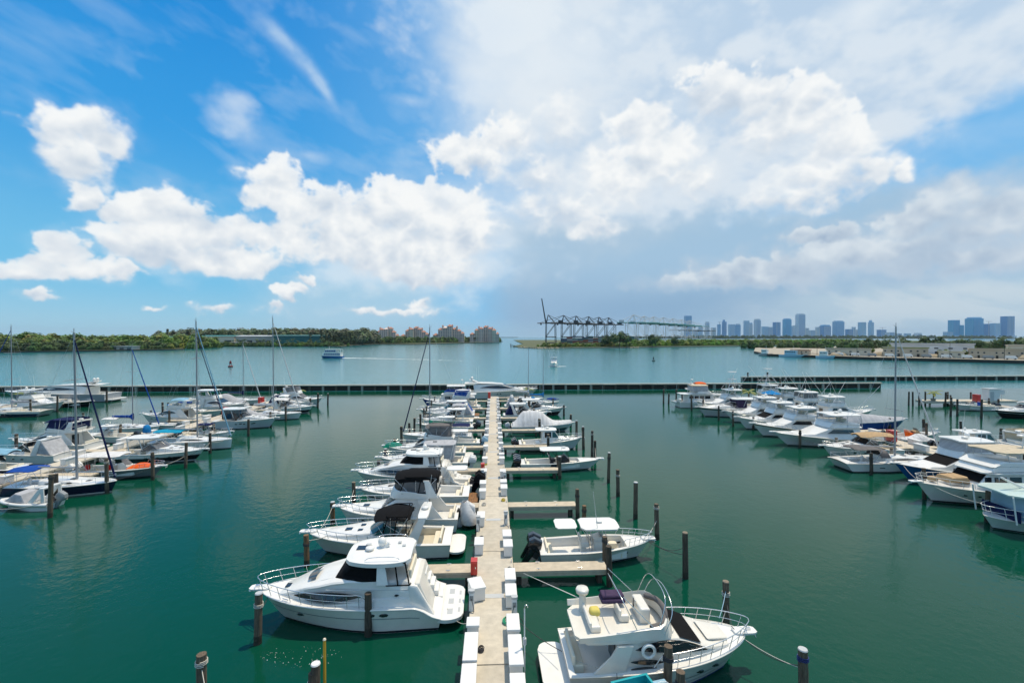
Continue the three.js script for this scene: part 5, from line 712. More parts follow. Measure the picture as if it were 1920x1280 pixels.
// ---------------------------------------------------------------- inflatable or small open boat
function dinghy(label, x, z, turn, o = {}) {
  const L = o.L ?? 4.5, B = o.B ?? 1.9, f = (t) => t * L;
  const h = boat('dinghy', label, { L, B, fb: 0.75, fs: 0.55, draft: 0.25, rake: L * 0.16, full: 1.9, hull: o.hull ?? M.ltgrey, boot: null, cock: [f(-0.44), f(0.28), 0.22], coam: 0.72, railR: o.tubeR ?? 0.16, rub: o.tube ?? M.ltgrey, deckM: o.deckM }, x, z, turn, 'dinghy');
  mesh('thwart', rb(0.4, 0.3, B * 0.6, 0.06, f(-0.05), 0.42, 0), o.seatM ?? M.white, h.g); mesh('console', rb(0.4, 0.6, 0.5, 0.08, f(0.12), 0.55, 0), M.white, h.g);
  engine(h, -L / 2 - 0.2, 0, o.engM ?? M.grey, o.engS ?? 0.75, o.tilt ?? 0.3);
  if (o.arch) mesh('stern_arch', [-1, 1].flatMap((k) => [prism([[f(-0.2), 0.5], [f(-0.1), 0.5], [f(-0.34), 2.0], [f(-0.42), 2.0]], () => 0.07, 0.2).translate(0, 0, k * B * 0.4), prism([[f(-0.44), 0.5], [f(-0.38), 0.5], [f(-0.37), 2.0], [f(-0.42), 2.0]], () => 0.06, 0.2).translate(0, 0, k * B * 0.4)]).concat([slab(f(-0.43), f(-0.33), B * 0.42, 2.02, 0.1, { camber: 0.02, r: 0.1 })]), M.white, h.g);
  if (o.cover) mesh('bow_cover', prism([[f(-0.1), 0.6], [f(0.42), 0.7], [f(0.3), 1.0], [f(0.12), 1.6], [f(-0.02), 1.5]], (a) => h.W(a) * 0.85, 0.2), o.cover, h.g);
  return h;
}
// ================================================================ the boats, one by one
const PI = Math.PI;
// --- cruiser side of the central dock, bows away from the dock
sedan('white sedan cruiser with black windscreen canvas and a rounded white hardtop by the second finger', -8.05, -26.3, PI + 0.02, { L: 10.3, B: 3.9 });
express('white express cruiser with black bimini and open cream cockpit beside the red cabinet', -8.4, -34.2, PI + 0.01, { L: 10.6, B: 3.6, liner: M.cream, fs: 1.05, hull: M.offwhite, canvas: M.cvBlack, c0: -0.22, c1: 0.03, glass: M.teaglass, plat: 1.0, curtain: M.vinyl, trim: M.cvBlack, cu0: -0.2 });
{ const h = flybridge('white flybridge cruiser with black folded bimini and white-covered outboards', -7.9, -38.4, PI, { L: 10, B: 3.5, top: M.cvBlack, topTh: 0.34, t0: -0.34, t1: 0.02, archF: true, f0: -0.34, f1: 0.06, curtain: M.smoke, trim: M.cvBlack, outboards: 1, engM: M.cvWhite });
  mesh('motor_cover', sheet(Array.from({ length: 9 }, (_, i) => { const t = i / 8, r = []; for (let k = 0; k <= 12; k++) { const a = k / 12 * 2 * PI; r.push([-5.9 + 0.75 * Math.cos(a) * (1 - 0.55 * t * t) + 0.35 * t, 0.35 + 1.75 * t, 0.85 * Math.sin(a) * (1 - 0.6 * t * t)]); } return r; }), 1), M.cvWhite, h.g); }
express('white cruiser with teak cockpit sole and dark bow wells behind the black-bimini flybridge', -7.5, -43.8, PI, { L: 10.4, B: 3.4, arch: false, platM: M.teak, plat: 0.8, bands: [[0.5, 0.62, M.black, 0.55, 0.97]] });
consoleBoat('centre console with white square top and big black outboards near the dock', -5.4, -46.9, PI, { L: 6.5, B: 2.4, top: M.white, tw: 0.34, t0: -0.42, t1: -0.1, engS: 1.5, engM: M.cvBlack, bowSeats: false });
sedan('long white cruiser with black windscreen canvas and a blue bow emblem', -9.1, -49.0, PI, { L: 11.0, B: 3.8, bands: [[0.5, 0.56, M.grey, 0, 0.95], [0.35, 0.6, M.blue, 0.74, 0.79]] });
express('white express cruiser with blue-striped windscreen frame and white outboards', -8.3, -55.0, PI, { L: 10.6, B: 3.3, arch: false, frameM: M.ltblue, curtain: M.cvSilver, hardtop: M.cvSilver, engines: 2, engM: M.white, plat: false, bands: [[0.45, 0.6, M.grey, 0.0, 0.5]] });
flybridge('flybridge cruiser with a grey canvas enclosure and green bow cover', -8.8, -59.6, PI, { L: 10.4, B: 3.6, top: M.cvGrey, topTh: 0.1, t0: -0.3, t1: 0.0, f0: -0.36, curtain: M.smoke, trim: M.cvGrey, archB: false });
{ const g = thing('deck_tarp', 'green tarpaulin bundled on the bow of the grey-topped cruiser', 'tarpaulin', -13.0, 1.75, -59.6, 0.1); mesh('sheet', sheet(Array.from({ length: 9 }, (_, i) => Array.from({ length: 7 }, (_, k) => [(i / 8 - 0.5) * 2.6, 0.55 * Math.sin(PI * i / 8) ** 0.6 * Math.sin(PI * k / 6) ** 0.7 + 0.06 * noise2(i, k), (k / 6 - 0.5) * 1.3])), 0.8), M.cvGreen, g); mesh('lashing', tube([[-0.4, 0.1, -0.6], [-0.4, 0.58, 0], [-0.4, 0.1, 0.6]], 0.02, 4), M.rope, g); }
consoleBoat('open fishing boat with a white top behind the grey enclosure', -6.2, -65.6, PI, { L: 8.6, B: 2.8, top: M.white, t0: -0.3, t1: 0.05, engM: M.ltblue, engines: 2 });
sailboat('white sailboat with green boom cover, blue dodger and dark furled jib', -8.4, -69.4, PI, { L: 10.8, B: 3.4, mast: 17.4, mx: 0.115, cover: M.cvGreen, dodger: M.cvSky, bimini: M.cvNavy, jib: M.cvNavy, mr: 0.11 });
consoleBoat('tan-decked centre console with a white hardtop and black outboards', -8.0, -77.0, PI, { L: 9.4, B: 2.9, top: M.white, seatM: M.beige, cons: M.tan, liner: M.tan, engS: 1.3 });
express('white cuddy cruiser with a white hardtop between the tan console and the dark express boat', -8.2, -81.0, PI, { L: 9.2, B: 3.0, hardtop: M.white, arch: false, plat: 0.6 });
express('black-hulled express cruiser with blue cockpit canvas and teak platform', -9.2, -91.0, PI, { L: 11, B: 3.5, hull: M.white, bands: [[0.1, 0.6, M.black, 0, 1]], hardtop: M.white, aft: M.cvBlue, arch: false, platM: M.teak, glass: M.teaglass });
express('white day cruiser with silver cover beside the black-hulled express boat', -7.9, -87.3, PI, { L: 8.6, B: 3.0, canvas: M.cvSilver, aft: M.cvSilver });
trawler('blue-hulled trawler yacht with blue bridge canvas near the end of the central dock', -9.8, -103.0, PI, { L: 12.4, B: 4.1, hull: M.royal, canvas: M.cvBlue, top: M.white, curtain: M.vinyl, boot: M.bootRed });
flybridge('white cruiser with royal blue cockpit canvas ahead of the blue trawler', -8.6, -98.4, PI, { L: 10.6, B: 3.5, top: M.white, curtain: M.cvBlue });
yacht('long cream motor yacht lying across the end of the central dock', 1.4, -118.8, 0, { L: 20.5, B: 5, hull: M.offwhite, fb: 2.5, fs: 1.7 });
// --- open side of the central dock
flybridge('cream flybridge cruiser with bare awning hoops and dark windscreen canvas nearest finger with tubs', 7.75, -21.35, 0.02, { L: 8.9, B: 3.7, fb: 1.7, fs: 1.1, fh: 1.14, ws: 0.075, hull: M.offwhite, body: M.offwhite, slits: true, pad: true, screen: M.cvBlack, frame: true, archB: false, bands: [[0.42, 0.45, M.grey, 0, 0.97], [0.22, 0.24, M.grey, 0.02, 0.9]], f0: -0.46, f1: 0.06, plat: 1.1, boot: M.bootBlue });
scene.children[scene.children.length - 1].name.includes('flybridge') && (() => { const g = scene.children[scene.children.length - 1], yf = g.children.find((c) => c.name === 'flybridge_floor').geometry; yf.computeBoundingBox(); const y = yf.boundingBox.max.y;
  mesh('radar_pedestal', [rod([-3.3, y - 0.1, -0.9], [-3.35, y + 0.85, -0.9], 0.22, 0.15, 8), lathe([[0, 0], [0.3, 0.02], [0.33, 0.16], [0.28, 0.26], [0, 0.3]], 14).translate(-3.35, y + 0.85, -0.9)], M.offwhite, g);
  mesh('cushion_stack', [rb(1.2, 0.22, 0.7, 0.1, -1.9, y + 0.62, -0.75), rb(1.1, 0.16, 0.6, 0.08, -1.9, y + 0.82, -0.78)], M.cvPurple, g);
  mesh('canvas_roll', tube([[-0.1, y + 0.5, -1.1], [0.2, y + 0.66, -0.5], [0.25, y + 0.68, 0.5], [-0.1, y + 0.5, 1.15], [-0.7, y + 0.46, 1.35]], 0.13, 7, 30), M.cvGrey, g);
  mesh('life_ring', new THREE.TorusGeometry(0.27, 0.075, 8, 20).translate(-0.9, y - 0.45, 1.58), M.white, g);
  mesh('ball_fender', ball(0.2, -2.4, 0.62, 1.95), M.bootBlue, g); mesh('fender_line', rod([-2.4, 0.7, 1.95], [-2.4, 1.3, 1.78], 0.012, 0.012, 4), M.ropeD, g);
  mesh('fishing_rod', rod([-3.4, y + 0.5, -1.0], [-6.2, y + 1.55, -1.6], 0.02, 0.008, 4), M.boxw, g);
  mesh('yellow_jacket', rb(0.5, 0.35, 0.5, 0.15, -2.9, y + 0.35, -0.2), mat([0.6, 0.5, 0.12], 0.9), g); })();
consoleBoat('cream centre console with white sun tops and twin tilted black outboards', 7.3, -32.4, 0.0, { L: 8.1, B: 2.9, top: M.white, tw: 0.37, t0: -0.14, t1: 0.2, shade: M.white, cons: M.offwhite, seatB: M.seat, hull: M.offwhite, engS: 1.25, tilt: -0.55, ports: [0.78], cf: 0.26 });
consoleBoat('white go-fast centre console with black seats and a flat white top', 8.1, -54.4, 0.0, { L: 9.8, B: 2.7, fb: 1.25, top: M.white, tw: 0.38, t0: -0.26, t1: 0.1, seatM: M.dark, cons: M.dark, seatB: M.offwhite, topFrame: M.dark, bands: [[0.1, 0.95, M.navy, 0.36, 0.5]], engS: 1.2, tilt: -0.4, full: 1.8, rk: 0.17, engines: 3, rail: false });
pilothouse('white pilothouse fishing boat with teal windscreen and black outboards', 8.1, -64.4, 0.0, { L: 9.0, B: 3.0 });
covered('white boat wrapped in a full white storage cover', 8.3, -76.4, 0.0, { L: 10.6, B: 3.4, cover: M.cvWhite, win: true, k: 1.25, prof: (t) => 0.35 + 1.5 * sm(0.02, 0.2, t) * sm(0.72, 0.4, t), engines: 1, engM: M.cvWhite, bands: [[0.12, 0.5, M.green, 0.2, 0.98]] });
express('white express cruiser with a blue rear canopy on the open side of the dock', 6.2, -87.0, 0, { L: 8.6, B: 3.1, aft: M.cvNavy, hardtop: M.white, curtain: M.vinyl });
express('white sport cruiser with a black lower hull beyond the blue-canopied cruiser', 9.4, -92.6, 0, { L: 10, B: 3.3, bands: [[0.1, 0.5, M.black, 0, 1]], hardtop: M.white });
express('small white cruiser with tan seats moored before the covered palm', 6.6, -98.6, 0, { L: 8.4, B: 3, arch: true, aft: M.cvSilver });
sailboat('small white sailboat with bright blue sail cover and bow bag', 10.4, -102.6, 0, { L: 9, B: 2.9, mast: 11.8, cover: M.cvSky, mx: 0.1, dodger: M.cvSky, jib: null, mr: 0.07 });
{ const g = thing('sail_bag', 'blue sail bag lashed to the foredeck of the small sailboat', 'sail bag', 13.4, 1.5, -102.6); mesh('bag', sheet(Array.from({ length: 9 }, (_, i) => { const t = i / 8, r = 0.28 * Math.sin(PI * Math.min(0.97, t * 0.9 + 0.08)) + 0.03; return Array.from({ length: 9 }, (_, k) => [(t - 0.5) * 3, 0.35 + r * Math.sin(k / 8 * 2 * PI), r * Math.cos(k / 8 * 2 * PI)]); }), 1), M.cvBlue, g); mesh('lashing', tube([[0, 0.06, -0.3], [0, 0.66, 0], [0, 0.06, 0.3]], 0.02, 4), M.rope, g); }
sailboat('slim sailboat with a bare pole mast at the end of the central dock', 7.6, -108.6, 0, { L: 9, B: 2.8, mast: 13.2, jib: null, mr: 0.07, cover: M.cvWhite });
// --- sailboat dock, side facing the central dock
sailboat('navy-hulled sailboat with royal blue bimini and navy furled jib', -43.9, -48.2, 0.02, { L: 10.3, B: 3.4, hull: M.navy, mast: 16.4, mx: 0.125, bimini: M.cvBlue, jib: M.cvNavy, boot: M.offwhite, bands: [[0.1, 0.14, M.white, 0, 1]], mr: 0.14, fb: 1.2, fs: 1.05, roll: 0.012, tr: 0.5 });
{ const h = consoleBoat('grey-hulled fishing boat with orange bow cover and pale awning', -42.4, -53.6, 0, { L: 9.2, B: 3.0, hull: M.grey, fb: 1.2, engM: M.white, bowSeats: false });
  awning(h, -4.2, 0.4, 1.3, 2.7, M.cvWhite, { base: 0.9, camber: 0.12, droop: 0.05 }); mesh('bow_cover', sheet(Array.from({ length: 9 }, (_, i) => Array.from({ length: 9 }, (_, k) => { const xx = mix(1.2, 3.4, i / 8), w = h.W(xx) * 0.8; return [xx, h.Y(xx) + 0.1 + 0.42 * Math.sin(PI * (i / 8 * 0.8 + 0.12)) * (1 - Math.abs(k / 4 - 1) ** 1.5), (k / 4 - 1) * w]; })), 0.9), M.cvOrange, h.g); mesh('life_jacket', [rb(0.3, 0.6, 0.5, 0.1, -3.2, 1.3, 0.7), rb(0.3, 0.6, 0.5, 0.1, -0.8, 1.3, 0.9)], M.cvRed, h.g); }
express('black-hulled express cruiser with a white hardtop and tall bow rail', -42.4, -60.0, 0, { L: 10.4, B: 3.3, hull: M.white, bands: [[0.18, 0.62, M.black, 0, 1]], hardtop: M.white, curtain: M.vinyl, arch: false, glass: M.smoke });
sailboat('tall-masted white sloop with turquoise awning and dark cabin windows', -42.9, -66.6, 0, { L: 11, B: 3.6, mast: 18.2, mx: 0.06, lensWin: true, bimini: M.cvTurq, b1: -0.1, jib: M.cvPale, mr: 0.13, ster: 0.85, fb: 1.4, fs: 1.2, rk: 0.02, roll: 0.008 });
express('pale grey hardtop cruiser with dark side glass and hull windows', -43.4, -81.8, 0, { L: 10.2, B: 3.5, hull: M.pearl, hardtop: M.white, curtain: M.glass, arch: false, fb: 1.7, fs: 1.35, bands: [[0.55, 0.75, M.glass, 0.3, 0.36], [0.6, 0.72, M.glass, 0.45, 0.55], [0.6, 0.7, M.glass, 0.66, 0.74]] });
sailboat('white sloop with the tallest bare mast beyond the grey hardtop cruiser', -42.6, -89.9, 0, { L: 10.6, B: 3.4, mast: 19.6, mx: 0.0, jib: M.cvWhite, cover: M.cvWhite, mr: 0.12, roll: 0.008 });
covered('low boat under a grey storage cover beside the tallest mast', -45.2, -86.0, 0, { L: 8, B: 2.8, cover: M.cvSilver });
express('white cruiser with a dark hull stripe near the dock palm', -42.4, -96.6, 0, { L: 9.4, B: 3.1, bands: [[0.15, 0.5, M.black, 0, 1]], canvas: M.cvWhite });
express('small white boat under deep blue canvas near the dock palm', -45.5, -102.5, 0, { L: 8.4, B: 2.9, canvas: M.white, aft: M.cvNavy, c0: -0.2, c1: 0.05 });
dinghy('white inflatable tender with stern arch and grey outboard', -43.4, -44.2, PI, { L: 5.0, B: 2.1, hull: M.white, tube: M.white, arch: true, cover: M.cvSilver, engS: 1.1, tilt: 0.5 });
dinghy('pale upturned-nosed dinghy beside the white inflatable tender', -46.2, -41.6, 0.3, { L: 3.6, B: 1.6, hull: M.white, tube: M.white, engM: M.white, engS: 0.6 });
// --- sailboat dock, far side
flybridge('white flybridge cruiser with navy bridge canopy and swept dark windows', -61.2, -65.8, PI, { L: 11, B: 3.9, top: M.cvNavy, curtain: M.cvNavy, t0: -0.3, t1: 0.02, f0: -0.4, trim: M.cvNavy });
express('open motorboat with a pale blue awning on the sailboat dock', -58.2, -54.0, PI, { L: 8.6, B: 3, canvas: M.cvPale, c0: -0.42, c1: 0.12, arch: false, hull: M.navy });
sailboat('cream-decked sailboat with royal blue boom cover and white awning', -59.6, -77.2, 0, { L: 9.2, B: 3.1, mast: 14.4, mx: 0.03, cover: M.cvBlue, bimini: M.cvWhite, jib: M.cvBlue, mr: 0.1 });
sailboat('pale green ketch-like sailboat with blue awnings and teak trim', -59.6, -93.0, 0, { L: 10.6, B: 3.2, hull: M.seafoam, mast: 16.6, mx: 0.06, cover: M.cvBlue, bimini: M.cvSky, jib: M.cvNavy, mr: 0.09, deckM: M.cream });
flybridge('white flybridge cruiser behind the tall masts with a plain white hardtop', -58.2, -99.0, 0, { L: 11, B: 3.8, flyHard: M.white });
covered('cruiser under a light grey full cover beside the white hardtop flybridge', -60.5, -103.6, PI, { L: 10.5, B: 3.4, cover: M.cvSilver, k: 1.4 });
consoleBoat('small open boat with white top beside the round blue barbecue cover', -58.4, -71.4, PI, { L: 7, B: 2.5, top: M.white, engines: 1 });
dinghy('small white skiff tied under the sailboat dock finger', -57.6, -82.0, PI, { L: 4.2, B: 1.7, hull: M.white, tube: M.white });
{ const g = thing('dock_grill', 'round barbecue under a blue cover on the sailboat dock', 'grill', -51.6, DECK, -69.8); mesh('cover', lathe([[0.5, 0], [0.5, 0.5], [0.42, 0.9], [0.2, 1.1], [0, 1.14]], 14).translate(0, 0.75, 0), M.cvSky, g); mesh('stand', [rod([0.2, 0, 0], [0, 0.8, 0], 0.04), rod([-0.15, 0, 0.18], [0, 0.8, 0], 0.04), rod([-0.15, 0, -0.18], [0, 0.8, 0], 0.04)], M.tan, g); }
// --- the dock of the silver yacht
yacht('long silver-hulled motor yacht with a sweeping white roof and stern steps', -108, -117.6, PI, { L: 26, B: 6, hull: M.silver, fb: 2.6, fs: 1.9 });
sailboat('black-striped sailing yacht showing a rounded white stern', -98.4, -95.8, PI, { L: 14, B: 4.2, hull: M.white, bands: [[0.1, 0.62, M.navy, 0, 1]], mast: 18, mx: -0.085, cover: M.cvSilver, deckM: M.cream, jib: M.cvBlue, tr: -1.2, mr: 0.12 });
express('white cruiser nosing out below the black-striped yacht', -97.8, -89.5, 0, { L: 10.4, B: 3.4, canvas: M.white, arch: true });
flybridge('white flybridge boat behind the mast near the silver yacht', -108.5, -98.5, PI, { L: 10, B: 3.5, top: M.cvWhite });
consoleBoat('dark open tender moored below the silver yacht', -95.5, -107.6, 0, { L: 8, B: 2.7, hull: M.black, engines: 2, bowSeats: false });
// --- sportfishing dock, side facing the central dock
trawler('white trawler with purple-grey stern curtains and a tender on its stern', 47.8, -101.6, 0, { L: 12, B: 4, top: M.beige, curtain: M.cvSilver, dinghy: true, plat: false });
express('long pale green-grey express yacht with a purple-black side window band', 47.6, -89.6, PI, { L: 13.2, B: 4, hull: M.pearl, fb: 1.9, fs: 1.5, curtain: M.cvPurple, cu0: -0.2, hardtop: M.white, bands: [[0.78, 0.94, M.green, 0.55, 1], [0.4, 0.62, M.glass, 0.42, 0.5]], arch: false });
sportfish('white convertible fishing boat with dark square windows behind the big sportfisher', 48.2, -77.0, PI, { L: 12, B: 3.9, frontGlass: true, outriggers: false });
sportfish('white convertible with clear bridge curtains next to the big sportfisher', 48.0, -71.4, PI, { L: 12.6, B: 4.1, bands: [[0.88, 0.95, M.teak, 0, 1]] });
sportfish('largest white sportfisher with a sloping foredeck house and angular dark window', 49.0, -65.2, PI, { L: 15.6, B: 4.9, fb: 2.0, rail: false });
express('white cruiser with tan cockpit awning tucked beside the big sportfisher', 48.8, -58.6, PI, { L: 10, B: 3.3, canvas: M.tan, c0: -0.42, c1: 0.05, arch: false });
sailboat('white sailing yacht with scooped stern, dark lens windows and dinghy davits', 48.6, -53.2, 0, { L: 12.4, B: 3.9, mast: 17.2, mx: 0.015, lensWin: true, dodger: M.cvGrey, jib: M.cvWhite, bimini: M.cvGrey, cover: null, tr: -0.9, ster: 0.8, mr: 0.13, bands: [[0.5, 0.58, M.glass, 0.25, 0.34], [0.5, 0.58, M.glass, 0.5, 0.57]] });
sportfish('blue-hulled sportfisher with a black windscreen band and grey bridge curtains', 50.7, -48.2, PI, { L: 13, B: 4.2, hull: M.blue, frontGlass: true, curtain: M.cvSilver, rail: false, outriggers: false });
{ const h = trawler('classic white motor yacht with black windscreen band and tan foredeck covers', 48.2, -42.2, PI, { L: 14.6, B: 4.5, fb: 2.0, fs: 1.5, hull: M.white, bootH: 0.2, screen: M.cvBlack, canvas: M.white, top: M.beige, railM: M.white, plat: false, wins: [[-0.3, -0.22], [-0.2, -0.12], [-0.1, -0.02], [0.0, 0.08], [0.1, 0.14]] });
  mesh('foredeck_cover', prism([[2.6, 2.0], [4.7, 2.05], [4.5, 2.55], [2.9, 2.6]], () => 0.8, 0.2), M.tan, h.g); mesh('windlass_cover', rb(0.7, 0.5, 0.7, 0.2, 5.7, 2.25, 0), M.tan, h.g); }
{ // houseboat with a blue cabin
  const h = boat('houseboat', 'blue-sided houseboat with a white awning and rails', { L: 11, B: 4, fb: 1.1, fs: 0.9, rake: 0.8, full: 3, hull: M.seafoam, boot: M.boot }, 46.4, -35.6, PI - 0.1, 'houseboat');
  const hs = mesh('cabin', prism([[-4.5, 0.8], [3.6, 0.9], [3.3, 3.1], [-4.5, 3.1]], () => 1.7, 0.06), M.ltblue, h.g); for (const k of [-1, 1]) for (const a of [-3.6, -1.9, -0.2, 1.5]) mesh('side_window', panel([[a, 1.9], [a + 1.2, 1.9], [a + 1.2, 2.7], [a, 2.7]], () => 1.7, k), M.glass, hs);
  mesh('roof', slab(-5, 4.9, 2.0, 3.25, 0.12, { r: 0.4, camber: 0.06 }), M.seafoam, h.g); mesh('roof_frame', [rod([4.6, 1, -1.7], [4.9, 3.2, -1.7], 0.06), rod([4.6, 1, 1.7], [4.9, 3.2, 1.7], 0.06), rod([2.2, 3.3, -0.4], [4.2, 4.3, 0], 0.07), rod([2.2, 3.3, 0.4], [4.2, 4.3, 0], 0.07)], M.white, h.g); mesh('navy_dodger', bx(0.06, 0.9, 3.2, 4.2, 1.5, 0), M.cvNavy, h.g); bowRail(h, 0.5, 0.9, { n: 8, m: M.white, r: 0.03 }); }
sportfish('white fishing boat with a tuna tower behind the pale express yacht', 49.6, -95.6, PI, { L: 12, B: 3.9, tower: true });
sportfish('white convertible with rows of rods beside the pale express yacht', 49.4, -83.4, PI, { L: 12, B: 3.9 });
{ const h = flybridge('white cruiser under an orange bridge canopy at the outer sportfishing dock', 52.4, -110.6, 0, { L: 10.5, B: 3.6, top: M.cvOrange, topTh: 0.3, t0: -0.24, t1: 0.0 }); antenna(h, 0, 3, 0, 3); }
// --- sportfishing dock, far side
covered('navy-hulled speedboat under a pale full cover', 66.2, -76.4, 0, { L: 11.4, B: 3.3, hull: M.royal, cover: M.cvSilver, fb: 1.7, fs: 1.3, prof: (t) => 0.3 + 0.95 * sm(0, 0.15, t) * sm(0.95, 0.2, t), rub: M.white });
pilothouse('white express with green windscreen and flat hardtop near the covered tender', 67.2, -60.4, 0, { L: 11, B: 3.5, glass: M.teaglass, roof: M.white });
covered('small white dinghy under a pale cover on the sportfishing dock', 62.4, -64.6, PI, { L: 5.2, B: 2, cover: M.cvWhite, fb: 0.9, fs: 0.7, k: 0.6 });
consoleBoat('open boat with an orange seat cover behind the small covered dinghy', 64.2, -66.8, 0, { L: 7.6, B: 2.7, seatM: M.cvOrange, cons: M.tan });
flybridge('white flybridge cruiser with pale bridge canopy on the far side of the sportfishing dock', 67.6, -52.6, 0, { L: 11.5, B: 3.9, top: M.beige, curtain: M.beige });
sportfish('white sportfisher with angled outriggers beside the blue dock umbrella', 66.2, -104.4, 0, { L: 13, B: 4.1, tower: true });
sportfish('white sportfisher with a hardtop and outriggers past the navy speedboat', 66.4, -97.8, 0, { L: 13, B: 4.1 });
sportfish('white sportfisher with red bridge cushions past the navy speedboat', 66.0, -91.0, 0, { L: 12.5, B: 4, curtain: M.smoke });
sportfish('white sportfisher with tall outriggers just behind the navy speedboat', 66.0, -84.0, 0, { L: 13, B: 4.1 });
{ const g = thing('patio_umbrella', 'open blue umbrella among the sportfishing boats', 'umbrella', 61.0, DECK, -97.4); mesh('canopy', new THREE.ConeGeometry(2.0, 0.75, 8, 1, true).translate(0, 2.9, 0), M.cvSky, g); mesh('pole', rod([0, 0, 0], [0, 3.3, 0], 0.035), M.alu, g); mesh('base', lathe([[0, 0], [0.35, 0], [0.33, 0.1], [0, 0.14]], 12), M.concreteD, g); }
express('black-hulled cruiser nosing in beyond the low palm pier', 104.6, -85.6, PI, { L: 11.4, B: 3.6, hull: M.black, arch: true, canvas: M.cvWhite, bands: [[0.7, 0.74, M.white, 0, 1]] });
consoleBoat('white tender crowded with gear at the dock before the low pier', 104.4, -94.4, PI, { L: 8.5, B: 2.8, seatM: M.cvBlue, top: null });

// ---------------------------------------------------------------- mooring lines
function line(a, b, sagY, m, label, r = 0.018) { const p = []; for (let i = 0; i <= 12; i++) { const t = i / 12; p.push([mix(a[0], b[0], t), mix(a[1], b[1], t) - sagY * 4 * t * (1 - t), mix(a[2], b[2], t)]); } const o = mesh(numbered('mooring_line'), tube(p, r, 5, 26), m); tag(o, label, 'rope', 'mooring lines'); }
line([11.6, 1.9, -21.6], [13.5, 1.7, -19.1], 0.45, M.ropeD, 'dark mooring line from the cream flybridge bow to a capped pile');
line([11.3, 1.9, -22.2], [12.7, 2.2, -24.2], 0.15, M.ltblue, 'pale blue mooring line from the cream flybridge bow to a tall pile');
line([11.3, 1.4, -32.2], [12.73, 2.1, -29.5], 0.5, M.ropeD, 'dark mooring line sagging from the cream centre console to a pile');
line([11.3, 1.4, -32.6], [12.9, 2.1, -35.3], 0.4, M.ropeD, 'dark mooring line from the cream centre console to the next pile');
line([-2.6, 0.7, -25.6], [-1.3, 1.0, -23.8], 0.35, M.rope, 'pale stern line from the sedan cruiser to the dock');
line([3.2, 1.3, -21.0], [1.3, 1.0, -23.8], 0.1, M.ropeD, 'dark stern line from the cream flybridge cruiser to the dock');
line([-12.3, 2.3, -19.5], [-10.6, 1.0, -17.6], 0.2, M.rope, 'white line running down from the sawn-topped pile');
line([12.7, 2.3, -29.5], [13.6, 0.2, -31.5], 0.3, M.ropeD, 'dark slack line hanging from a pile into the water');
line([3.6, 1.2, -20.6], [8.1, 1.0, -18.6], 0.05, M.rope, 'pale spring line from the cream flybridge cruiser to the tub finger');
line([-11.6, 1.5, -34.2], [-13, 1.8, -32.1], 0.12, M.rope, 'pale bow line from the black-bimini express cruiser to a pile');
// --- more boats filling the sailboat dock
express('white cuddy boat with silver cockpit cover tied inside the flybridge cruiser', -59.4, -60.2, PI, { L: 9.2, B: 3.1, aft: M.cvSilver, arch: true });
consoleBoat('white skiff with navy top on the sailboat dock finger', -44.2, -72.0, 0, { L: 7.4, B: 2.5, top: M.cvNavy, engines: 1 });
flybridge('white flybridge boat with pale blue bridge awning past the barbecue', -59.6, -86.6, PI, { L: 10.4, B: 3.5, top: M.cvPale });
flybridge('white flybridge cruiser with bare radar arch next to the blue-canvas boat', -44.4, -106.6, 0, { L: 9.6, B: 3.4, curtain: M.smoke });
sailboat('white sloop with navy sail cover beside the grey-covered cruiser', -59.5, -109.0, 0, { L: 10, B: 3.2, mast: 14.6, cover: M.cvNavy, jib: M.cvWhite, mr: 0.09 });
sportfish('white sportfisher moored inside the silver yacht dock', -97.6, -101.4, 0, { L: 11, B: 3.7, outriggers: false });
sailboat('white ketch with a grey mast at the dock of the silver yacht', -112, -103.6, PI, { L: 12, B: 3.6, mast: 17.6, cover: M.cvBlue, jib: M.cvBlue, mx: -0.02, mr: 0.12 });
express('white express cruiser with navy canopy inside the silver yacht dock', -112.5, -92.5, PI, { L: 10.5, B: 3.4, canvas: M.cvNavy });
// ================================================================ far shores
const F = {
  soil: mat([0.10, 0.12, 0.05], 0.95, { map: concreteTex }), sand: mat([0.38, 0.33, 0.24], 0.95, { map: concreteTex }), wall: mat([0.05, 0.048, 0.042], 0.95, { map: concreteTex }), quay: mat([0.42, 0.39, 0.33], 0.95, { map: concreteTex }),
  leafA: mat([0.085, 0.165, 0.018], 0.8, { transmission: 0.25, thickness: 0 }), leafB: mat([0.125, 0.19, 0.02], 0.8, { transmission: 0.25, thickness: 0 }), leafC: mat([0.05, 0.105, 0.024], 0.8, { transmission: 0.2, thickness: 0 }), leafD: mat([0.085, 0.115, 0.045], 0.85, { transmission: 0.2, thickness: 0 }), leafE: mat([0.13, 0.24, 0.02], 0.8, { transmission: 0.25, thickness: 0 }), bark: mat([0.12, 0.09, 0.06], 0.95),
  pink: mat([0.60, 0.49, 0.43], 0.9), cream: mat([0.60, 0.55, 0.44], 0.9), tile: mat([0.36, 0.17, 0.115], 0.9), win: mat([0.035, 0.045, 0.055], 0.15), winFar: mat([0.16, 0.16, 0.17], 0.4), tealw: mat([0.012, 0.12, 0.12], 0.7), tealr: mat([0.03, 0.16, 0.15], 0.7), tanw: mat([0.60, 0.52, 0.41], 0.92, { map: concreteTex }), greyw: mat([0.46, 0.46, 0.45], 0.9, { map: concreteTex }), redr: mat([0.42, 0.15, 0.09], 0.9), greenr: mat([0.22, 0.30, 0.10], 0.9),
  craneD: mat([0.035, 0.045, 0.055], 0.6), craneW: mat([0.62, 0.64, 0.65], 0.6), craneT: mat([0.06, 0.28, 0.30], 0.6),
};
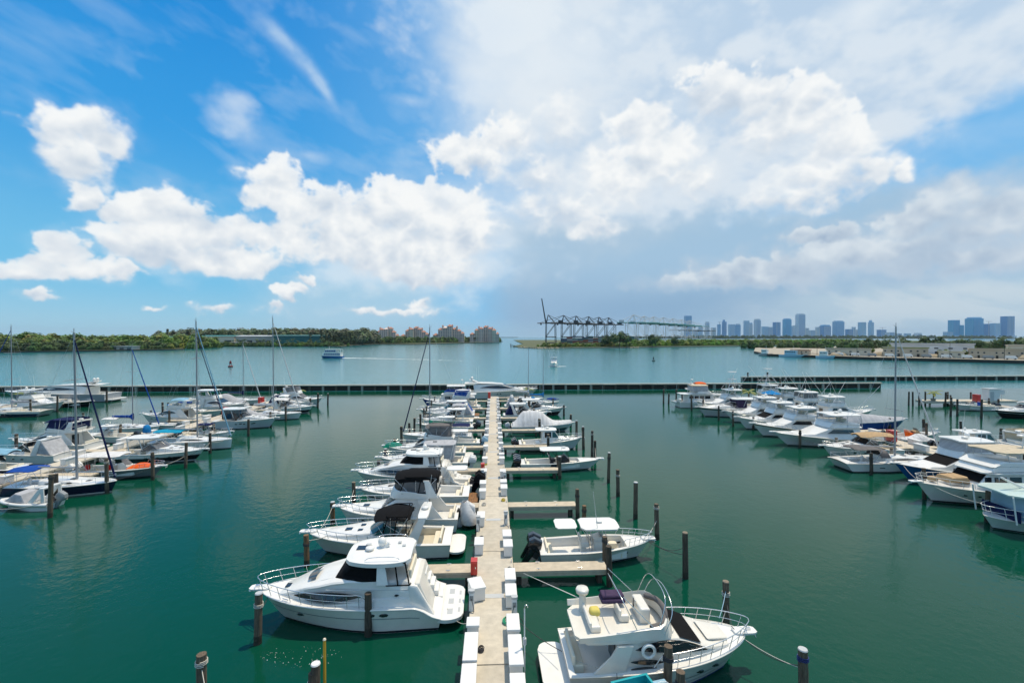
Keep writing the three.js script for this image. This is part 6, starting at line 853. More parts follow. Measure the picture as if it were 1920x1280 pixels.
function land(name, pts, top, y, wallM) {
  const s = new THREE.Shape(pts.map(([x, z]) => new THREE.Vector2(x, -z))); const g = new THREE.ShapeGeometry(s); g.rotateX(-Math.PI / 2); g.translate(0, y, 0);
  const p = g.attributes.position, uv = g.attributes.uv; for (let i = 0; i < p.count; i++) uv.setXY(i, p.getX(i) / 20, p.getZ(i) / 20);
  const o = structure(name, g, top), rows = [[], []]; for (const [x, z] of [...pts, pts[0]]) { rows[0].push([x, -1, z]); rows[1].push([x, y, z]); } mesh('seawall', sheet(rows, 0.2), wallM ?? F.wall, o); return o;
}
land('island_ground', [[-1600, -470], [-493, -475], [-437, -506], [-381, -562], [-380, -575], [-472, -702], [-448, -777], [-281, -750], [-234, -710], [-249, -814], [-237, -952], [-155, -917], [-83, -1096], [0, -1188], [30, -1436], [-60, -1700], [-1600, -1700]], F.soil, 1.4);
land('port_ground', [[31, -718], [45, -633], [60, -605], [142, -615], [268, -672], [440, -741], [720, -881], [1500, -1100], [1500, -2400], [90, -2000], [60, -900]], F.soil, 1.6, F.sand);
land('terminal_ground', [[252, -430], [223, -360], [242, -331], [260, -300], [291, -275.5], [312, -255], [342, -234], [700, -150], [800, -620], [420, -640], [330, -560]], F.quay, 2.0, F.wall);
land('mainland_ground', [[900, -4000], [6500, -3400], [6500, -7000], [900, -7000]], F.soil, 2);
land('distant_cape', [[-260, -7600], [330, -7400], [420, -7800], [-300, -8000]], mat([0.09, 0.13, 0.12], 1), 9, mat([0.09, 0.13, 0.12], 1));

// ---------------------------------------------------------------- trees: leaf clumps in the volume of a crown
function crownGeo(seed, rx, ry, n, leaf, kind) {
  const r = rng(seed), pos = [], nor = [], c = V(0, 0, 0), clumps = [];
  for (let i = 0; i < 14; i++) { const a = r() * 6.28, u = Math.sqrt(r()), y = r() * 2 - 1; clumps.push(kind === 'pine' ? V(Math.cos(a) * u * rx * (1 - (y + 1) / 2.2), y * ry, Math.sin(a) * u * rx * (1 - (y + 1) / 2.2)) : V(Math.cos(a) * u * rx * 0.75 * Math.sqrt(1 - y * y * 0.7), y * ry * 0.75, Math.sin(a) * u * rx * 0.75 * Math.sqrt(1 - y * y * 0.7))); }
  for (let i = 0; i < n; i++) {
    const k = clumps[i % clumps.length], cr = (kind === 'pine' ? 0.34 : 0.42) * rx, d = V(r() - 0.5, r() - 0.5, r() - 0.5).normalize(), q = k.clone().addScaledVector(d, cr * Math.cbrt(r()));
    const nn = q.clone().normalize().multiplyScalar(0.6).add(V(r() - 0.5, r() * 0.7, r() - 0.5)).normalize(), t = V(r() - 0.5, kind === 'pine' ? 1.2 : r() - 0.5, r() - 0.5).cross(nn).normalize(), b = nn.clone().cross(t), s = leaf * (0.6 + 0.8 * r());
    for (const [u, v] of [[-0.5, -0.4], [0.5, -0.3], [0.05, 0.7]]) { pos.push(q.x + (t.x * u + b.x * v) * s, q.y + (t.y * u + b.y * v) * s, q.z + (t.z * u + b.z * v) * s); nor.push(nn.x, nn.y, nn.z); }
  }
  const g = new THREE.BufferGeometry(); g.setAttribute('position', new THREE.Float32BufferAttribute(pos, 3)); g.setAttribute('normal', new THREE.Float32BufferAttribute(nor, 3)); return g;
}
const crowns = [crownGeo(1, 5, 3.8, 800, 1.1), crownGeo(2, 5.5, 4.2, 800, 1.1), crownGeo(3, 4.4, 3.4, 760, 1.0)], pines = [crownGeo(5, 4, 8, 420, 1.3, 'pine'), crownGeo(6, 3.6, 7.5, 420, 1.2, 'pine')];
const trunkG = merge([rod([0, -0.5, 0], [0.2, 6, 0.1], 0.4, 0.22, 7), rod([0.1, 3.5, 0], [1.8, 6.5, 0.8], 0.18, 0.08, 5), rod([0.1, 4, 0], [-1.6, 6.8, -0.6], 0.18, 0.08, 5)]), ptrunkG = rod([0, -0.5, 0], [0.1, 15, 0], 0.4, 0.1, 7);
function treeThing(kind, x, z, s, leaf, label, group, y = 1.4) {
  const g = thing(kind === 'pine' ? 'pine_tree' : kind === 'palm' ? 'palm_tree' : 'broadleaf_tree', label, kind === 'palm' ? 'palm' : 'tree', x, y, z, R() * 6.28, group);
  if (kind === 'palm') { mesh('trunk', palmTrunk, F.bark, g); mesh('crown', palmCrown, leaf, g); } else { mesh('trunk', kind === 'pine' ? ptrunkG : trunkG, F.bark, g); const c = mesh('crown', kind === 'pine' ? pines[Math.floor(R() * 2)] : crowns[Math.floor(R() * 3)], leaf, g); c.position.y = kind === 'pine' ? 10.5 : 7.4; }
  g.scale.setScalar(s); return g;
}
const palmTrunk = tube([[0, -0.3, 0], [0.25, 4, 0], [0.1, 8, 0.1]], 0.2, 6), palmCrown = merge(Array.from({ length: 15 }, (_, i) => { const a = i * 0.43 * PI, up = (i % 4) * 0.32 - 0.1, rows = []; for (let k = 0; k <= 5; k++) { const t = k / 5, d = 3 * t, h = 8 + 3 * (Math.sin(up) * t * 1.2 - 0.55 * t * t), w = 0.5 * Math.sin(PI * (0.1 + 0.85 * t)); rows.push([-1, 0, 1].map((q) => [Math.cos(a) * d - Math.sin(a) * w * q + 0.1, h - Math.abs(q) * 0.25, Math.sin(a) * d + Math.cos(a) * w * q])); } return sheet(rows, 0.3); }));
function thicket(name, label, cells, y) {   // a wood that reads as one mass
  const im = new THREE.InstancedMesh(crowns[1], new THREE.MeshPhysicalMaterial({ roughness: 0.85, side: THREE.DoubleSide, transmission: 0.2, thickness: 0 }), cells.length), m = new THREE.Matrix4(), q = new THREE.Quaternion(), col = new THREE.Color();
  cells.forEach(([x, z, s, c, yy], i) => { m.compose(V(x, (yy ?? y) + 2.6 * s, z), q.setFromAxisAngle(V(0, 1, 0), R() * 6.28), V(s * (0.9 + R() * 0.5), s * (0.8 + R() * 0.5), s)); im.setMatrixAt(i, m); im.setColorAt(i, col.setRGB(c[0] * (0.75 + 0.5 * R()), c[1] * (0.75 + 0.5 * R()), c[2])); });
  im.name = numbered(name); im.userData.kind = 'stuff'; im.userData.label = label; im.userData.category = 'trees'; im.castShadow = im.receiveShadow = true; scene.add(im);
}
const mid = [0.095, 0.175, 0.02], deep = [0.055, 0.115, 0.022], lime = [0.16, 0.215, 0.02], olive = [0.12, 0.16, 0.07];
{ // mangrove shore on the left
  const cells = [];
  for (let i = 0; i < 900; i++) { const t = R(), x = mix(-1100, -395, t ** 0.7), sh = x < -493 ? -476 : mix(-476, -562, (x + 493) / 112), d = 4 + R() ** 1.3 * 130; cells.push([x, sh - d, 0.75 + 0.55 * Math.min(1, d / 60) + R() * 0.45 + (d > 70 ? 0.5 : 0), d < 26 ? deep : R() < 0.3 ? lime : mid]); }
  thicket('mangrove_thicket', 'dense green mangrove thicket along the left shore', cells, 1.4);
  const c2 = []; for (let i = 0; i < 460; i++) { const x = mix(-620, -250, R()), z = -860 - R() * 130; c2.push([x, z, 1.7 + R() * 0.9 + (z < -900 ? 0.5 : 0), olive]); } thicket('casuarina_wood', 'dark olive pine wood behind the warehouses', c2, 8);
  const c3 = []; for (let i = 0; i < 330; i++) { const t = R(), x = mix(-250, 18, t), z = mix(-960, -1330, t) - R() * 60 - (x > -230 && x < -120 ? 10 : 20); c3.push([x, z, 1.05 + R() * 0.9, R() < 0.4 ? deep : mid]); } thicket('garden_trees', 'belt of garden trees below the red-roofed apartment blocks', c3, 1.4);
  const c4 = []; for (let i = 0; i < 150; i++) { const x = mix(-460, -240, R()), z = -728 - R() * 40; c4.push([x, z - (x < -300 ? 20 : 0), 0.5 + R() * 0.35, R() < 0.5 ? deep : mid]); } thicket('shore_shrubs', 'low shrubs in front of the warehouses on the left shore', c4, 1.4);
  const c5 = []; for (let i = 0; i < 520; i++) { const t = R(), x = mix(205, 760, t), z = mix(-660, -905, t) - 6 - R() * 50; c5.push([x, z, 0.75 + R() * 0.55, R() < 0.3 ? mid : [0.15, 0.27, 0.025]]); } thicket('mangrove_thicket', 'bright green mangrove strip below the container cranes', c5, 1.6);
  const c6 = []; for (let i = 0; i < 110; i++) { const t = R(), x = mix(62, 205, t), z = -622 - R() * 45 - t * 22; c6.push([x, z, 0.4 + R() * 0.4, R() < 0.4 ? lime : mid]); } thicket('shore_shrubs', 'scattered shrubs on the sandy point below the dark cranes', c6, 1.6);
  const c7 = []; for (let i = 0; i < 420; i++) c7.push([mix(1000, 4800, R()), -4000 - R() * 200 + 0, 2.2 + R() * 1.6, deep]); thicket('far_tree_belt', 'far belt of trees below the city towers', c7, 2);
  const c8 = []; for (let i = 0; i < 150; i++) { const t = R(), x = mix(330, 720, t); c8.push([x, mix(-545, -420, t) - R() * 60, 0.8 + R() * 0.5, deep]); } thicket('terminal_trees', 'dark trees behind the tan terminal buildings', c8, 2);
}
for (let i = 0; i < 46; i++) { const x = -1000 + R() * 600, sh = x < -493 ? -476 : mix(-476, -562, (x + 493) / 112); treeThing('round', x, sh - 30 - R() * 90, 1.25 + R() * 0.5, [F.leafA, F.leafB, F.leafE][i % 3], 'rounded green tree standing above the left mangrove shore', 'trees on the left shore'); }
for (let i = 0; i < 34; i++) treeThing('pine', -255 - R() * 60 + (i % 3) * 8, -770 - R() * 70, 1.0 + R() * 0.35, F.leafD, 'feathery olive pine beside the teal warehouse', 'pines beside the teal warehouse');
for (let i = 0; i < 26; i++) treeThing('pine', -600 + R() * 330, -850 - R() * 20, 1.2 + R() * 0.4, F.leafD, 'feathery dark pine rising behind the warehouses', 'pines behind the warehouses');
for (let i = 0; i < 24; i++) treeThing('palm', -440 + R() * 170, -752 - R() * 8, 0.9 + R() * 0.4, F.leafC, 'slim palm before the warehouses on the left shore', 'palms before the warehouses');
for (let i = 0; i < 30; i++) { const t = R(); treeThing('palm', mix(-225, 15, t), mix(-965, -1290, t) - 12, 1.2 + R() * 0.5, F.leafC, 'palm below the red-roofed apartment blocks', 'palms below the apartment blocks'); }
for (const [x, z, s] of [[168, -628, 1.7], [178, -634, 2.0], [188, -632, 1.6], [160, -640, 1.3], [232, -655, 1.5], [240, -662, 1.4], [280, -690, 1.2]]) treeThing('round', x, z, s, F.leafC, 'broad dark green tree on the sandy point below the cranes', 'trees on the sandy point', 1.6);
for (let i = 0; i < 22; i++) { const t = R(); treeThing('palm', mix(310, 520, t), mix(-400, -300, t) - R() * 30, 1.0 + R() * 0.4, F.leafC, 'dark palm behind the tan terminal buildings', 'palms at the terminal', 2); }
for (let i = 0; i < 12; i++) treeThing('round', 335 + i * 13 + R() * 6, -395 + i * 4, 1.0 + R() * 0.3, F.leafC, 'dark round tree behind the tan terminal buildings', 'trees at the terminal', 2);

// ---------------------------------------------------------------- warehouses on the left shore
function shed(label, x0, x1, z, d, h, wm, rm, o = {}) {
  const w = x1 - x0, g = thing('warehouse', label, 'warehouse', (x0 + x1) / 2, 1.4, z);
  mesh('wall', [bx(w, h, 0.6, 0, h / 2, 0), bx(w, h, 0.6, 0, h / 2, -d), bx(0.6, h, d - 0.7, -w / 2 + 0.3, h / 2, -d / 2), bx(0.6, h, d - 0.7, w / 2 - 0.3, h / 2, -d / 2)], wm, g);
  const rf = mesh('roof', prism([[0.8, h], [0.8, h + 0.4], [-d / 2, h + (o.rise ?? 2.2)], [-d - 0.8, h + 0.4], [-d - 0.8, h]], () => w / 2 + 0.8, 0).rotateY(-PI / 2), rm, g); mesh('gutter', bx(w + 1.4, 0.4, 0.5, 0, h + 0.1, 1.1), M.ltgrey, rf);
  for (let i = 0; i < (o.doors ?? 4); i++) mesh('door', bx(w / (o.doors ?? 4) * 0.55, h * 0.55, 0.2, -w / 2 + (i + 0.5) * w / (o.doors ?? 4), h * 0.28, 0.4), o.dm ?? F.win, g);
  return g;
}
shed('long teal warehouse beside the feathery pines', -376, -293, -790, 40, 16, F.tealw, F.tealr, { doors: 5, dm: F.tealr, rise: 1.5 });
shed('pale grey warehouse with a shallow roof next to the teal warehouse', -442, -380, -800, 40, 15, F.greyw, M.ltgrey, { doors: 4 });
shed('cream warehouse with a green roof edge on the left shore', -508, -446, -802, 40, 15, F.cream, F.tealr, { doors: 3 });
shed('small teal warehouse half hidden by mangroves', -585, -515, -815, 30, 13, F.tealw, F.tealr, { doors: 3, dm: F.tealr });
shed('low open boat shed at the waterside before the warehouses', -437, -412, -772, 12, 5, F.cream, F.greyw, { doors: 2, rise: 0.6 });
shed('low white building peeping out of the mangroves', -440, -408, -532, 10, 3.6, F.greyw, M.ltgrey, { doors: 4, rise: 0.5 });

// ---------------------------------------------------------------- red-roofed apartment blocks
const winG = bx(3.6, 1.9, 0.5), balG = bx(4.2, 0.9, 1.1);
function condo(label, x, z, s, seed) {
  const g = thing('apartment_block', label, 'building', x, 1.4, z), r = rng(seed); g.scale.set(s * 0.8, s, s * 0.8);
  const parts = [[-38, 16, 20], [-24, 14, 30], [-10, 14, 34], [4, 14, 38], [18, 14, 34], [31, 13, 27], [42, 10, 18]].map(([a, b, h]) => [a, b, h + Math.round((r() - 0.5) * 2) * 3.1]);
  for (const [a, w, h] of parts) {
    const dz = (r() - 0.5) * 14, b = mesh('wall', bx(w, h, 18, a, h / 2, -9 + dz), r() < 0.6 ? F.pink : F.cream, g);
    const rf = mesh('roof', new THREE.ConeGeometry(w * 0.8, 5.2, 4).rotateY(PI / 4).scale(1, 1, 1.25).translate(a, h + 2.6, -9 + dz), r() < 0.8 ? F.tile : F.pink, g); if (r() < 0.4) mesh('chimney', bx(1.4, 3, 1.4, a + 2, h + 2.5, -7 + dz), F.pink, rf);
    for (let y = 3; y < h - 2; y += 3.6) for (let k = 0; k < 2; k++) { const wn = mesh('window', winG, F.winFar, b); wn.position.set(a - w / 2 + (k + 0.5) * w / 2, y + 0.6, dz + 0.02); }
  }
  for (const a of [-17, 11, 25]) { mesh('tower', bx(5, 8, 5, a, 39 - Math.abs(a) * 0.25, -8), F.pink, g); mesh('tower_roof', new THREE.ConeGeometry(4.3, 3, 4).rotateY(PI / 4).translate(a, 44.5 - Math.abs(a) * 0.25, -8), F.tile, g); }
}
condo('pink apartment block with terracotta roofs, furthest back beside the pines', -300, -1270, 1.0, 3); condo('pink apartment block with terracotta roofs and two turrets, second from the pines', -212, -1230, 1.0, 8);
condo('tall pink apartment block with stepped terracotta roofs, third from the pines', -118, -1200, 1.1, 15); condo('pink apartment block with terracotta roofs standing nearest the open channel', -24, -1215, 1.05, 21);

// ---------------------------------------------------------------- container cranes
function crane(label, x, z, s, legM, boomM, o = {}) {
  const g = thing('container_crane', label, 'crane', x, 1.6, z, o.turn ?? 0, o.group); g.scale.setScalar(s);
  for (const [a, b] of [[-11, -9], [-11, 9], [11, -9], [11, 9]]) mesh('leg', rod([a, 0, b], [a * 0.92, 44, b], o.thin ?? 0.75, o.thin ?? 0.7, 4), legM, g);
  for (const b of [-9, 9]) { mesh('portal_beam', rod([-11, 14, b], [11, 14, b], 0.9, 0.9, 4), legM, g); mesh('brace', rod([-10.5, 15, b], [10.3, 43, b], 0.5, 0.5, 4), legM, g); mesh('sill_beam', rod([-12, 1, b], [12, 1, b], 0.9, 0.9, 4), legM, g); }
  for (const a of [-11, 11]) mesh('cross_beam', rod([a, 14, -9], [a, 14, 9], 0.8, 0.8, 4), legM, g);
  const up = o.up, hinge = [-11, 45], tip = up ? [-11 - 55 * Math.cos(up), 45 + 55 * Math.sin(up)] : [-66, 45];
  for (const b of [-2, 2]) { mesh('boom', rod([hinge[0], hinge[1], b], [tip[0], tip[1], b], 1.3, 0.9, 4), boomM, g); mesh('back_girder', rod([-11, 45, b], [32, 45, b], 1.3, 1.3, 4), boomM, g); }
  for (const b of [-6, 6]) { mesh('apex_leg', rod([-10, 44, b], [-6, 63, b * 0.3], 0.75, 0.6, 4), legM, g); mesh('apex_leg', rod([10, 44, b], [-6, 63, b * 0.3], 0.55, 0.5, 4), legM, g); }
  if (!up) for (const t of [0.45, 0.9]) mesh('stay', rod([-6, 63, 0], [mix(-11, -66, t), 46, 0], 0.42, 0.42, 4), legM, g);
  mesh('stay', rod([-6, 63, 0], [30, 46, 0], 0.42, 0.42, 4), legM, g);
  mesh('machine_house', bx(10, 5, 6, 22, 48.5, 0), legM, g); mesh('operator_cab', bx(3.4, 3, 3, o.cab ?? -22, 42, 0), F.win, g);
}
crane('dark container crane with its boom raised high', 128, -1010, 1.0, F.craneD, F.craneD, { up: 1.4 });
[[166, -1030], [200, -1060], [236, -1090], [268, -1120], [300, -1150]].forEach(([x, z], i) => crane('dark steel container crane with its boom level, ' + ['next to the raised boom', 'second from the raised boom', 'third from the raised boom', 'fourth from the raised boom', 'last before the white cranes'][i], x, z, 1.0, F.craneD, F.craneD, { cab: -20 - i * 6 }));
[[352, -1150, 1.12], [392, -1190, 1.1], [432, -1230, 1.1], [474, -1270, 1.1], [518, -1310, 1.08], [564, -1360, 1.06], [612, -1410, 1.04]].forEach(([x, z, s], i) => crane('white container crane with teal boom in a long receding row', x, z, s, F.craneW, F.craneT, { group: 'white and teal container cranes', thin: 0.6, turn: PI }));
[[640, -1500], [700, -1560], [760, -1620], [820, -1700]].forEach(([x, z]) => crane('small far container crane with grey legs beyond the white row', x, z, 0.8, F.craneW, F.craneD, { group: 'far container cranes' }));
{ const cg = bx(12.2, 2.6, 2.5), cols = [mat([0.20, 0.04, 0.03], 0.8), mat([0.05, 0.07, 0.12], 0.8), mat([0.30, 0.12, 0.05], 0.8), mat([0.05, 0.05, 0.05], 0.8), mat([0.30, 0.30, 0.29], 0.8), mat([0.08, 0.16, 0.14], 0.8)], ribs = merge(Array.from({ length: 9 }, (_, i) => bx(0.25, 2.4, 0.12, -5.4 + i * 1.35, 0, 1.3)));
  const names = ['red', 'navy', 'rust orange', 'black', 'grey', 'teal'];
  for (let i = 0; i < 84; i++) { const k = Math.floor(R() * 6), st = i % 14, lv = Math.floor(i / 14); if (lv > 3 && R() < 0.5) continue; const g = thing('shipping_container', names[k] + ' shipping container stacked on the quay under the cranes', 'container', 150 + st * 13.2 + (st > 9 ? 20 : 0), 1.6 + 1.3 + lv * 2.62, -960 - st * 9, 0, names[k] + ' containers on the quay'); mesh('box', cg, cols[k], g); mesh('rib_panel', ribs, cols[k], g).userData.kind = 'stuff'; } }

// ---------------------------------------------------------------- city towers
const towerM = [mat([0.22, 0.44, 0.68], 0.35), mat([0.36, 0.57, 0.76], 0.4), mat([0.54, 0.64, 0.74], 0.5), mat([0.15, 0.34, 0.60], 0.3), mat([0.60, 0.65, 0.70], 0.6), mat([0.10, 0.42, 0.66], 0.3)];
function tower(px0, px1, h, z, m, kind, label) {   // px0, px1: left and right edge in metres per kilometre of distance
  const x0 = px0 * -z / 1000, x1 = px1 * -z / 1000, w = (x1 - x0) * (x1 - x0 > 70 ? 0.8 : 0.9), g = thing('city_tower', label, 'skyscraper', (x0 + x1) / 2, 2, z);
  const d = Math.max(22, w * 0.7), b = mesh('shaft', bx(w, h, d, 0, h / 2, 0), towerM[m], g);
  for (let i = 1; i < Math.max(2, Math.round(w / 14)); i++) mesh('mullion_fin', bx(w * 0.05, h * 0.97, 1.4, -w / 2 + i * w / Math.max(2, Math.round(w / 14)), h / 2, d / 2 + 0.7), towerM[(m + 1) % 6], b);
  if (kind === 1) mesh('crown', bx(w * 0.8, 12, d * 0.8, 0, h + 6, 0), towerM[(m + 2) % 6], g);
  if (kind === 2) { mesh('crown', bx(w * 0.45, 22, d * 0.6, -w * 0.12, h + 11, 0), towerM[m], g); mesh('spire', rod([0, h + 20, 0], [0, h + 48, 0], 1.2, 0.5, 5), M.alu, g); }
  if (kind === 3) mesh('low_wing', bx(w * 0.6, h * 0.72, d, w * 0.75, h * 0.36, 3), towerM[m], g);
  if (kind === 4) mesh('tower_crane', [rod([w * 0.2, h, 0], [w * 0.2, h + 26, 0], 1.5, 1.5, 4), rod([-w * 0.3, h + 24, 0], [w * 0.8, h + 24, 0], 1.2, 1, 4)], F.craneD, g);
  mesh('podium', bx(w * 1.08, Math.min(24, h * 0.16), d * 1.2, w * 0.02, Math.min(24, h * 0.16) / 2, 8), towerM[2], g);
}
const towerNames = ['blue glass', 'pale blue', 'light grey', 'deep blue glass', 'whitish', 'teal glass'], shapes = ['flat-topped', 'stepped', 'spired', 'double', 'half-built', 'plain'];
const TOWERS = [[426,443,236,-4775,0,0],[447,457,92,-5045,2,0],[459,468,126,-4955,1,0],[474,483,173,-5135,2,1],[488,498,118,-5135,4,0],[502,509,147,-4820,0,4],[513,522,181,-5000,3,2],[527,542,157,-5180,1,0],[544,554,142,-4865,0,1],[563,574,195,-5045,1,0],[574,582,164,-5225,4,1],[586,601,197,-4910,2,1],[604,618,130,-5090,1,0],[614,627,126,-5180,2,0],[630,646,169,-4775,3,0],[653,671,205,-4955,5,1],[669,676,138,-5135,1,0],[677,685,136,-4820,2,0],[683,703,261,-5000,2,1],[704,712,114,-5180,4,0],[712,727,84,-4820,2,0],[729,737,120,-4865,4,0],[739,762,136,-5045,3,1],[770,793,191,-5225,0,1],[800,813,97,-4910,3,0],[814,821,125,-5090,2,0],[823,830,91,-4865,4,0],[830,844,170,-4775,1,0],[853,863,176,-4955,1,2],[874,892,95,-5135,3,4],[895,912,63,-5000,2,0],[917,929,49,-4820,2,0],[938,950,51,-5000,1,0],[961,977,46,-5180,2,1],[993,1008,26,-4865,4,0],[1032,1050,62,-4345,1,0],[1044,1065,185,-4525,5,3],[1087,1119,189,-4210,5,1],[1127,1144,143,-4390,3,4],[1146,1162,139,-4075,1,0],[1171,1195,213,-4255,3,0]];
const towerDesc = TOWERS.map(([a, b, h, z, m, k]) => (h > 190 ? 'very tall ' : h > 120 ? 'tall ' : h > 70 ? 'mid-height ' : 'low ') + (b - a < 11 ? 'slender ' : b - a > 22 ? 'broad ' : '') + shapes[k] + ' ' + towerNames[m]);
TOWERS.forEach(([a, b, h, z, m, k], i) => { const nb = (j) => (TOWERS[j][2] > 120 ? 'tall ' : 'low ') + towerNames[TOWERS[j][4]].replace(' glass', ''); tower(a, b, h, z, m, k, towerDesc[i] + ' tower ' + (i === 0 ? 'beside the cranes' : i === TOWERS.length - 1 ? 'ending the skyline' : 'between ' + nb(i - 1) + ' and ' + nb(i + 1) + ' ones')); });

// ---------------------------------------------------------------- terminal on the right
function hall(label, x, z, w, d, h, wm, rm, turn, n = 8) {
  h *= 0.82; const g = thing('terminal_hall', label, 'building', x, 2, z, turn); const b = mesh('wall', bx(w, h, d, 0, h / 2, 0), wm, g); mesh('roof', bx(w + 1, 0.5, d + 1, 0, h + 0.25, 0), rm, g); mesh('parapet', bx(w + 1.2, 0.5, 0.3, 0, h + 0.7, d / 2 + 0.5), wm, g);
  for (let i = 0; i < n; i++) { if ((i * 7 + n) % 4) mesh('window', bx(w / n * 0.3, 0.9, 0.25, -w / 2 + (i + 0.4) * w / n, h * 0.66, d / 2 + 0.05), F.win, b); if ((i + n) % 3 === 0) mesh('door', bx(w / n * 0.4, h * 0.36, 0.25, -w / 2 + (i + 0.5) * w / n, h * 0.18, d / 2 + 0.05), F.wall, b); }
}
const quayAt = (d, back) => d < 139 ? [242 + d * 0.719 + back * 0.69, -331 + d * 0.698 - back * 0.72] : [342 + (d - 139) * 0.97 + back * 0.3, -234 + (d - 139) * 0.23 - back * 0.95];
const hallAt = (label, d, w, dp, h, wm, rm, n, back = 16) => { const [x, z] = quayAt(d, back); hall(label, x, z, w, dp, h, wm, rm, d < 139 ? -0.77 : -0.3, n); };
hallAt('low pale terminal hall at the quay behind the light blue barge', 18, 26, 14, 5.6, F.cream, F.quay, 6);
hallAt('tan terminal hall with a mossy roof along the quay', 50, 24, 16, 7.4, F.tanw, F.greenr, 7, 20);
hallAt('small pale shed between the mossy and the long tan hall', 73, 12, 12, 4.6, F.cream, F.tanw, 3, 13);
hallAt('long tan terminal hall with small dark windows', 97, 30, 16, 6.8, F.tanw, F.tanw, 11, 24);
hallAt('tan terminal hall under a terracotta red roof', 131, 22, 18, 7.6, F.cream, F.redr, 6, 20);
hallAt('pale terminal hall at the far end of the quay', 168, 30, 18, 5.8, F.cream, F.quay, 7, 18);
hallAt('tan warehouse past the pale hall on the quay', 214, 36, 18, 7.4, F.tanw, F.redr, 8, 24);
hallAt('low tan shed at the tip of the terminal quay', -12, 12, 9, 4.0, F.tanw, F.redr, 4, 12);
hallAt('flat white storage building behind the tan halls', 64, 46, 16, 10, M.cvWhite, M.cvWhite, 6, 64);
hallAt('taller cream hall rising behind the terracotta roof', 120, 34, 16, 9.5, F.cream, F.tanw, 7, 58);
for (let i = 0; i < 26; i++) { const [x, z] = quayAt(-8 + i * 8.6 + R() * 4, 7 + R() * 26), r0 = 2 + R() * 3.5, g = new THREE.SphereGeometry(r0, 12, 5, 0, 2 * PI, 0, PI / 2); g.scale(1.5, 0.4 + R() * 0.35, 1); const q = g.attributes.position; for (let k = 0; k < q.count; k++) q.setY(k, q.getY(k) * (1 + 0.35 * noise3(q.getX(k) * 0.6 + i, 1, q.getZ(k) * 0.6))); g.computeVertexNormals(); const o = mesh(numbered('gravel_mound'), g, i % 3 ? F.sand : F.quay); o.position.set(x, 1.95, z); o.rotation.y = R() * 6; tag(o, i % 3 ? 'sandy mound heaped on the terminal quay' : 'pale gravel mound heaped on the terminal quay', 'mound', i % 3 ? 'sandy mounds on the terminal quay' : 'gravel mounds on the terminal quay'); }
for (let i = 0; i < 14; i++) { const [x, z] = quayAt(R() * 230, 14 + R() * 30); treeThing('round', x, z, 0.35 + R() * 0.35, F.leafB, 'small scrubby tree among the terminal halls', 'scrub among the terminal halls', 2); }
for (let i = 0; i < 16; i++) { const [vx, vz] = quayAt(4 + i * 9.5, 4.5), g = thing('parked_van', (i % 3 ? 'white' : 'grey') + ' van parked along the terminal quay', 'van', vx, 2, vz, -0.77 + (R() - 0.5) * 0.2, (i % 3 ? 'white' : 'grey') + ' vans along the terminal quay'); mesh('body', prism([[-2.6, 0.4], [2.6, 0.4], [2.6, 1.3], [1.7, 2.3], [-2.6, 2.3]], () => 1.0, 0.1), i % 3 ? M.white : M.grey, g); mesh('windscreen', pane(2.5, 1.4, 0.85, 1.75, 2.2, 0.8, 0.05), M.glass, g); for (const [a, b] of [[-1.7, 1], [1.7, 1], [-1.7, -1], [1.7, -1]]) mesh('wheel', new THREE.CylinderGeometry(0.4, 0.4, 0.25, 12).rotateX(PI / 2).translate(a, 0.4, b * 0.92), M.rubber, g); }
for (let i = 0; i < 9; i++) { const [lx, lz] = quayAt(i * 24, 2.5), g = thing('quay_lamp', 'tall thin lamp post on the terminal quay', 'lamp post', lx, 2, lz, -0.8, 'lamp posts on the terminal quay'); mesh('post', rod([0, 0, 0], [0, 11.5, 0], 0.16, 0.1, 6), M.dark, g); mesh('lamp_arm', rod([0, 11.4, 0], [1.6, 11.7, 0], 0.08, 0.06, 5), M.dark, g); }
{ // workboats
  const wb = (label, x, z, L, hm, cm, t) => { const h = boat('work_barge', label, { L, B: L * 0.28, fb: 2.4, fs: 1.8, rake: L * 0.1, full: 3.5, hull: hm }, x, z, t, 'barge'); const c = mesh('cabin', prism([[-L * 0.3, 1.8], [L * 0.12, 1.9], [L * 0.1, 5.2], [-L * 0.3, 5.2]], () => L * 0.1, 0.08), cm, h.g); for (let i = 0; i < 5; i++) for (const k of [-1, 1]) mesh('window', panel([[-L * 0.27 + i * L * 0.075, 3.6], [-L * 0.27 + i * L * 0.075 + L * 0.045, 3.6], [-L * 0.27 + i * L * 0.075 + L * 0.045, 4.6], [-L * 0.27 + i * L * 0.075, 4.6]], () => L * 0.1, k), M.glass, c); mesh('roof', slab(-L * 0.33, L * 0.14, L * 0.11, 5.3, 0.2, { r: 0.3 }), M.white, h.g); mesh('mast', rod([0, 5.2, 0], [0, 9, 0], 0.12, 0.06), M.white, h.g); };
  wb('light blue workboat moored at the terminal quay', 234, -345, 20, M.ltblue, M.ltblue, -0.95); wb('smaller light blue barge with a white house behind the workboat', 243, -323, 12, M.ltblue, M.white, -0.95); wb('rusty grey barge at the tip of the terminal quay', 226, -368, 12, M.grey, M.white, -1.2);
}
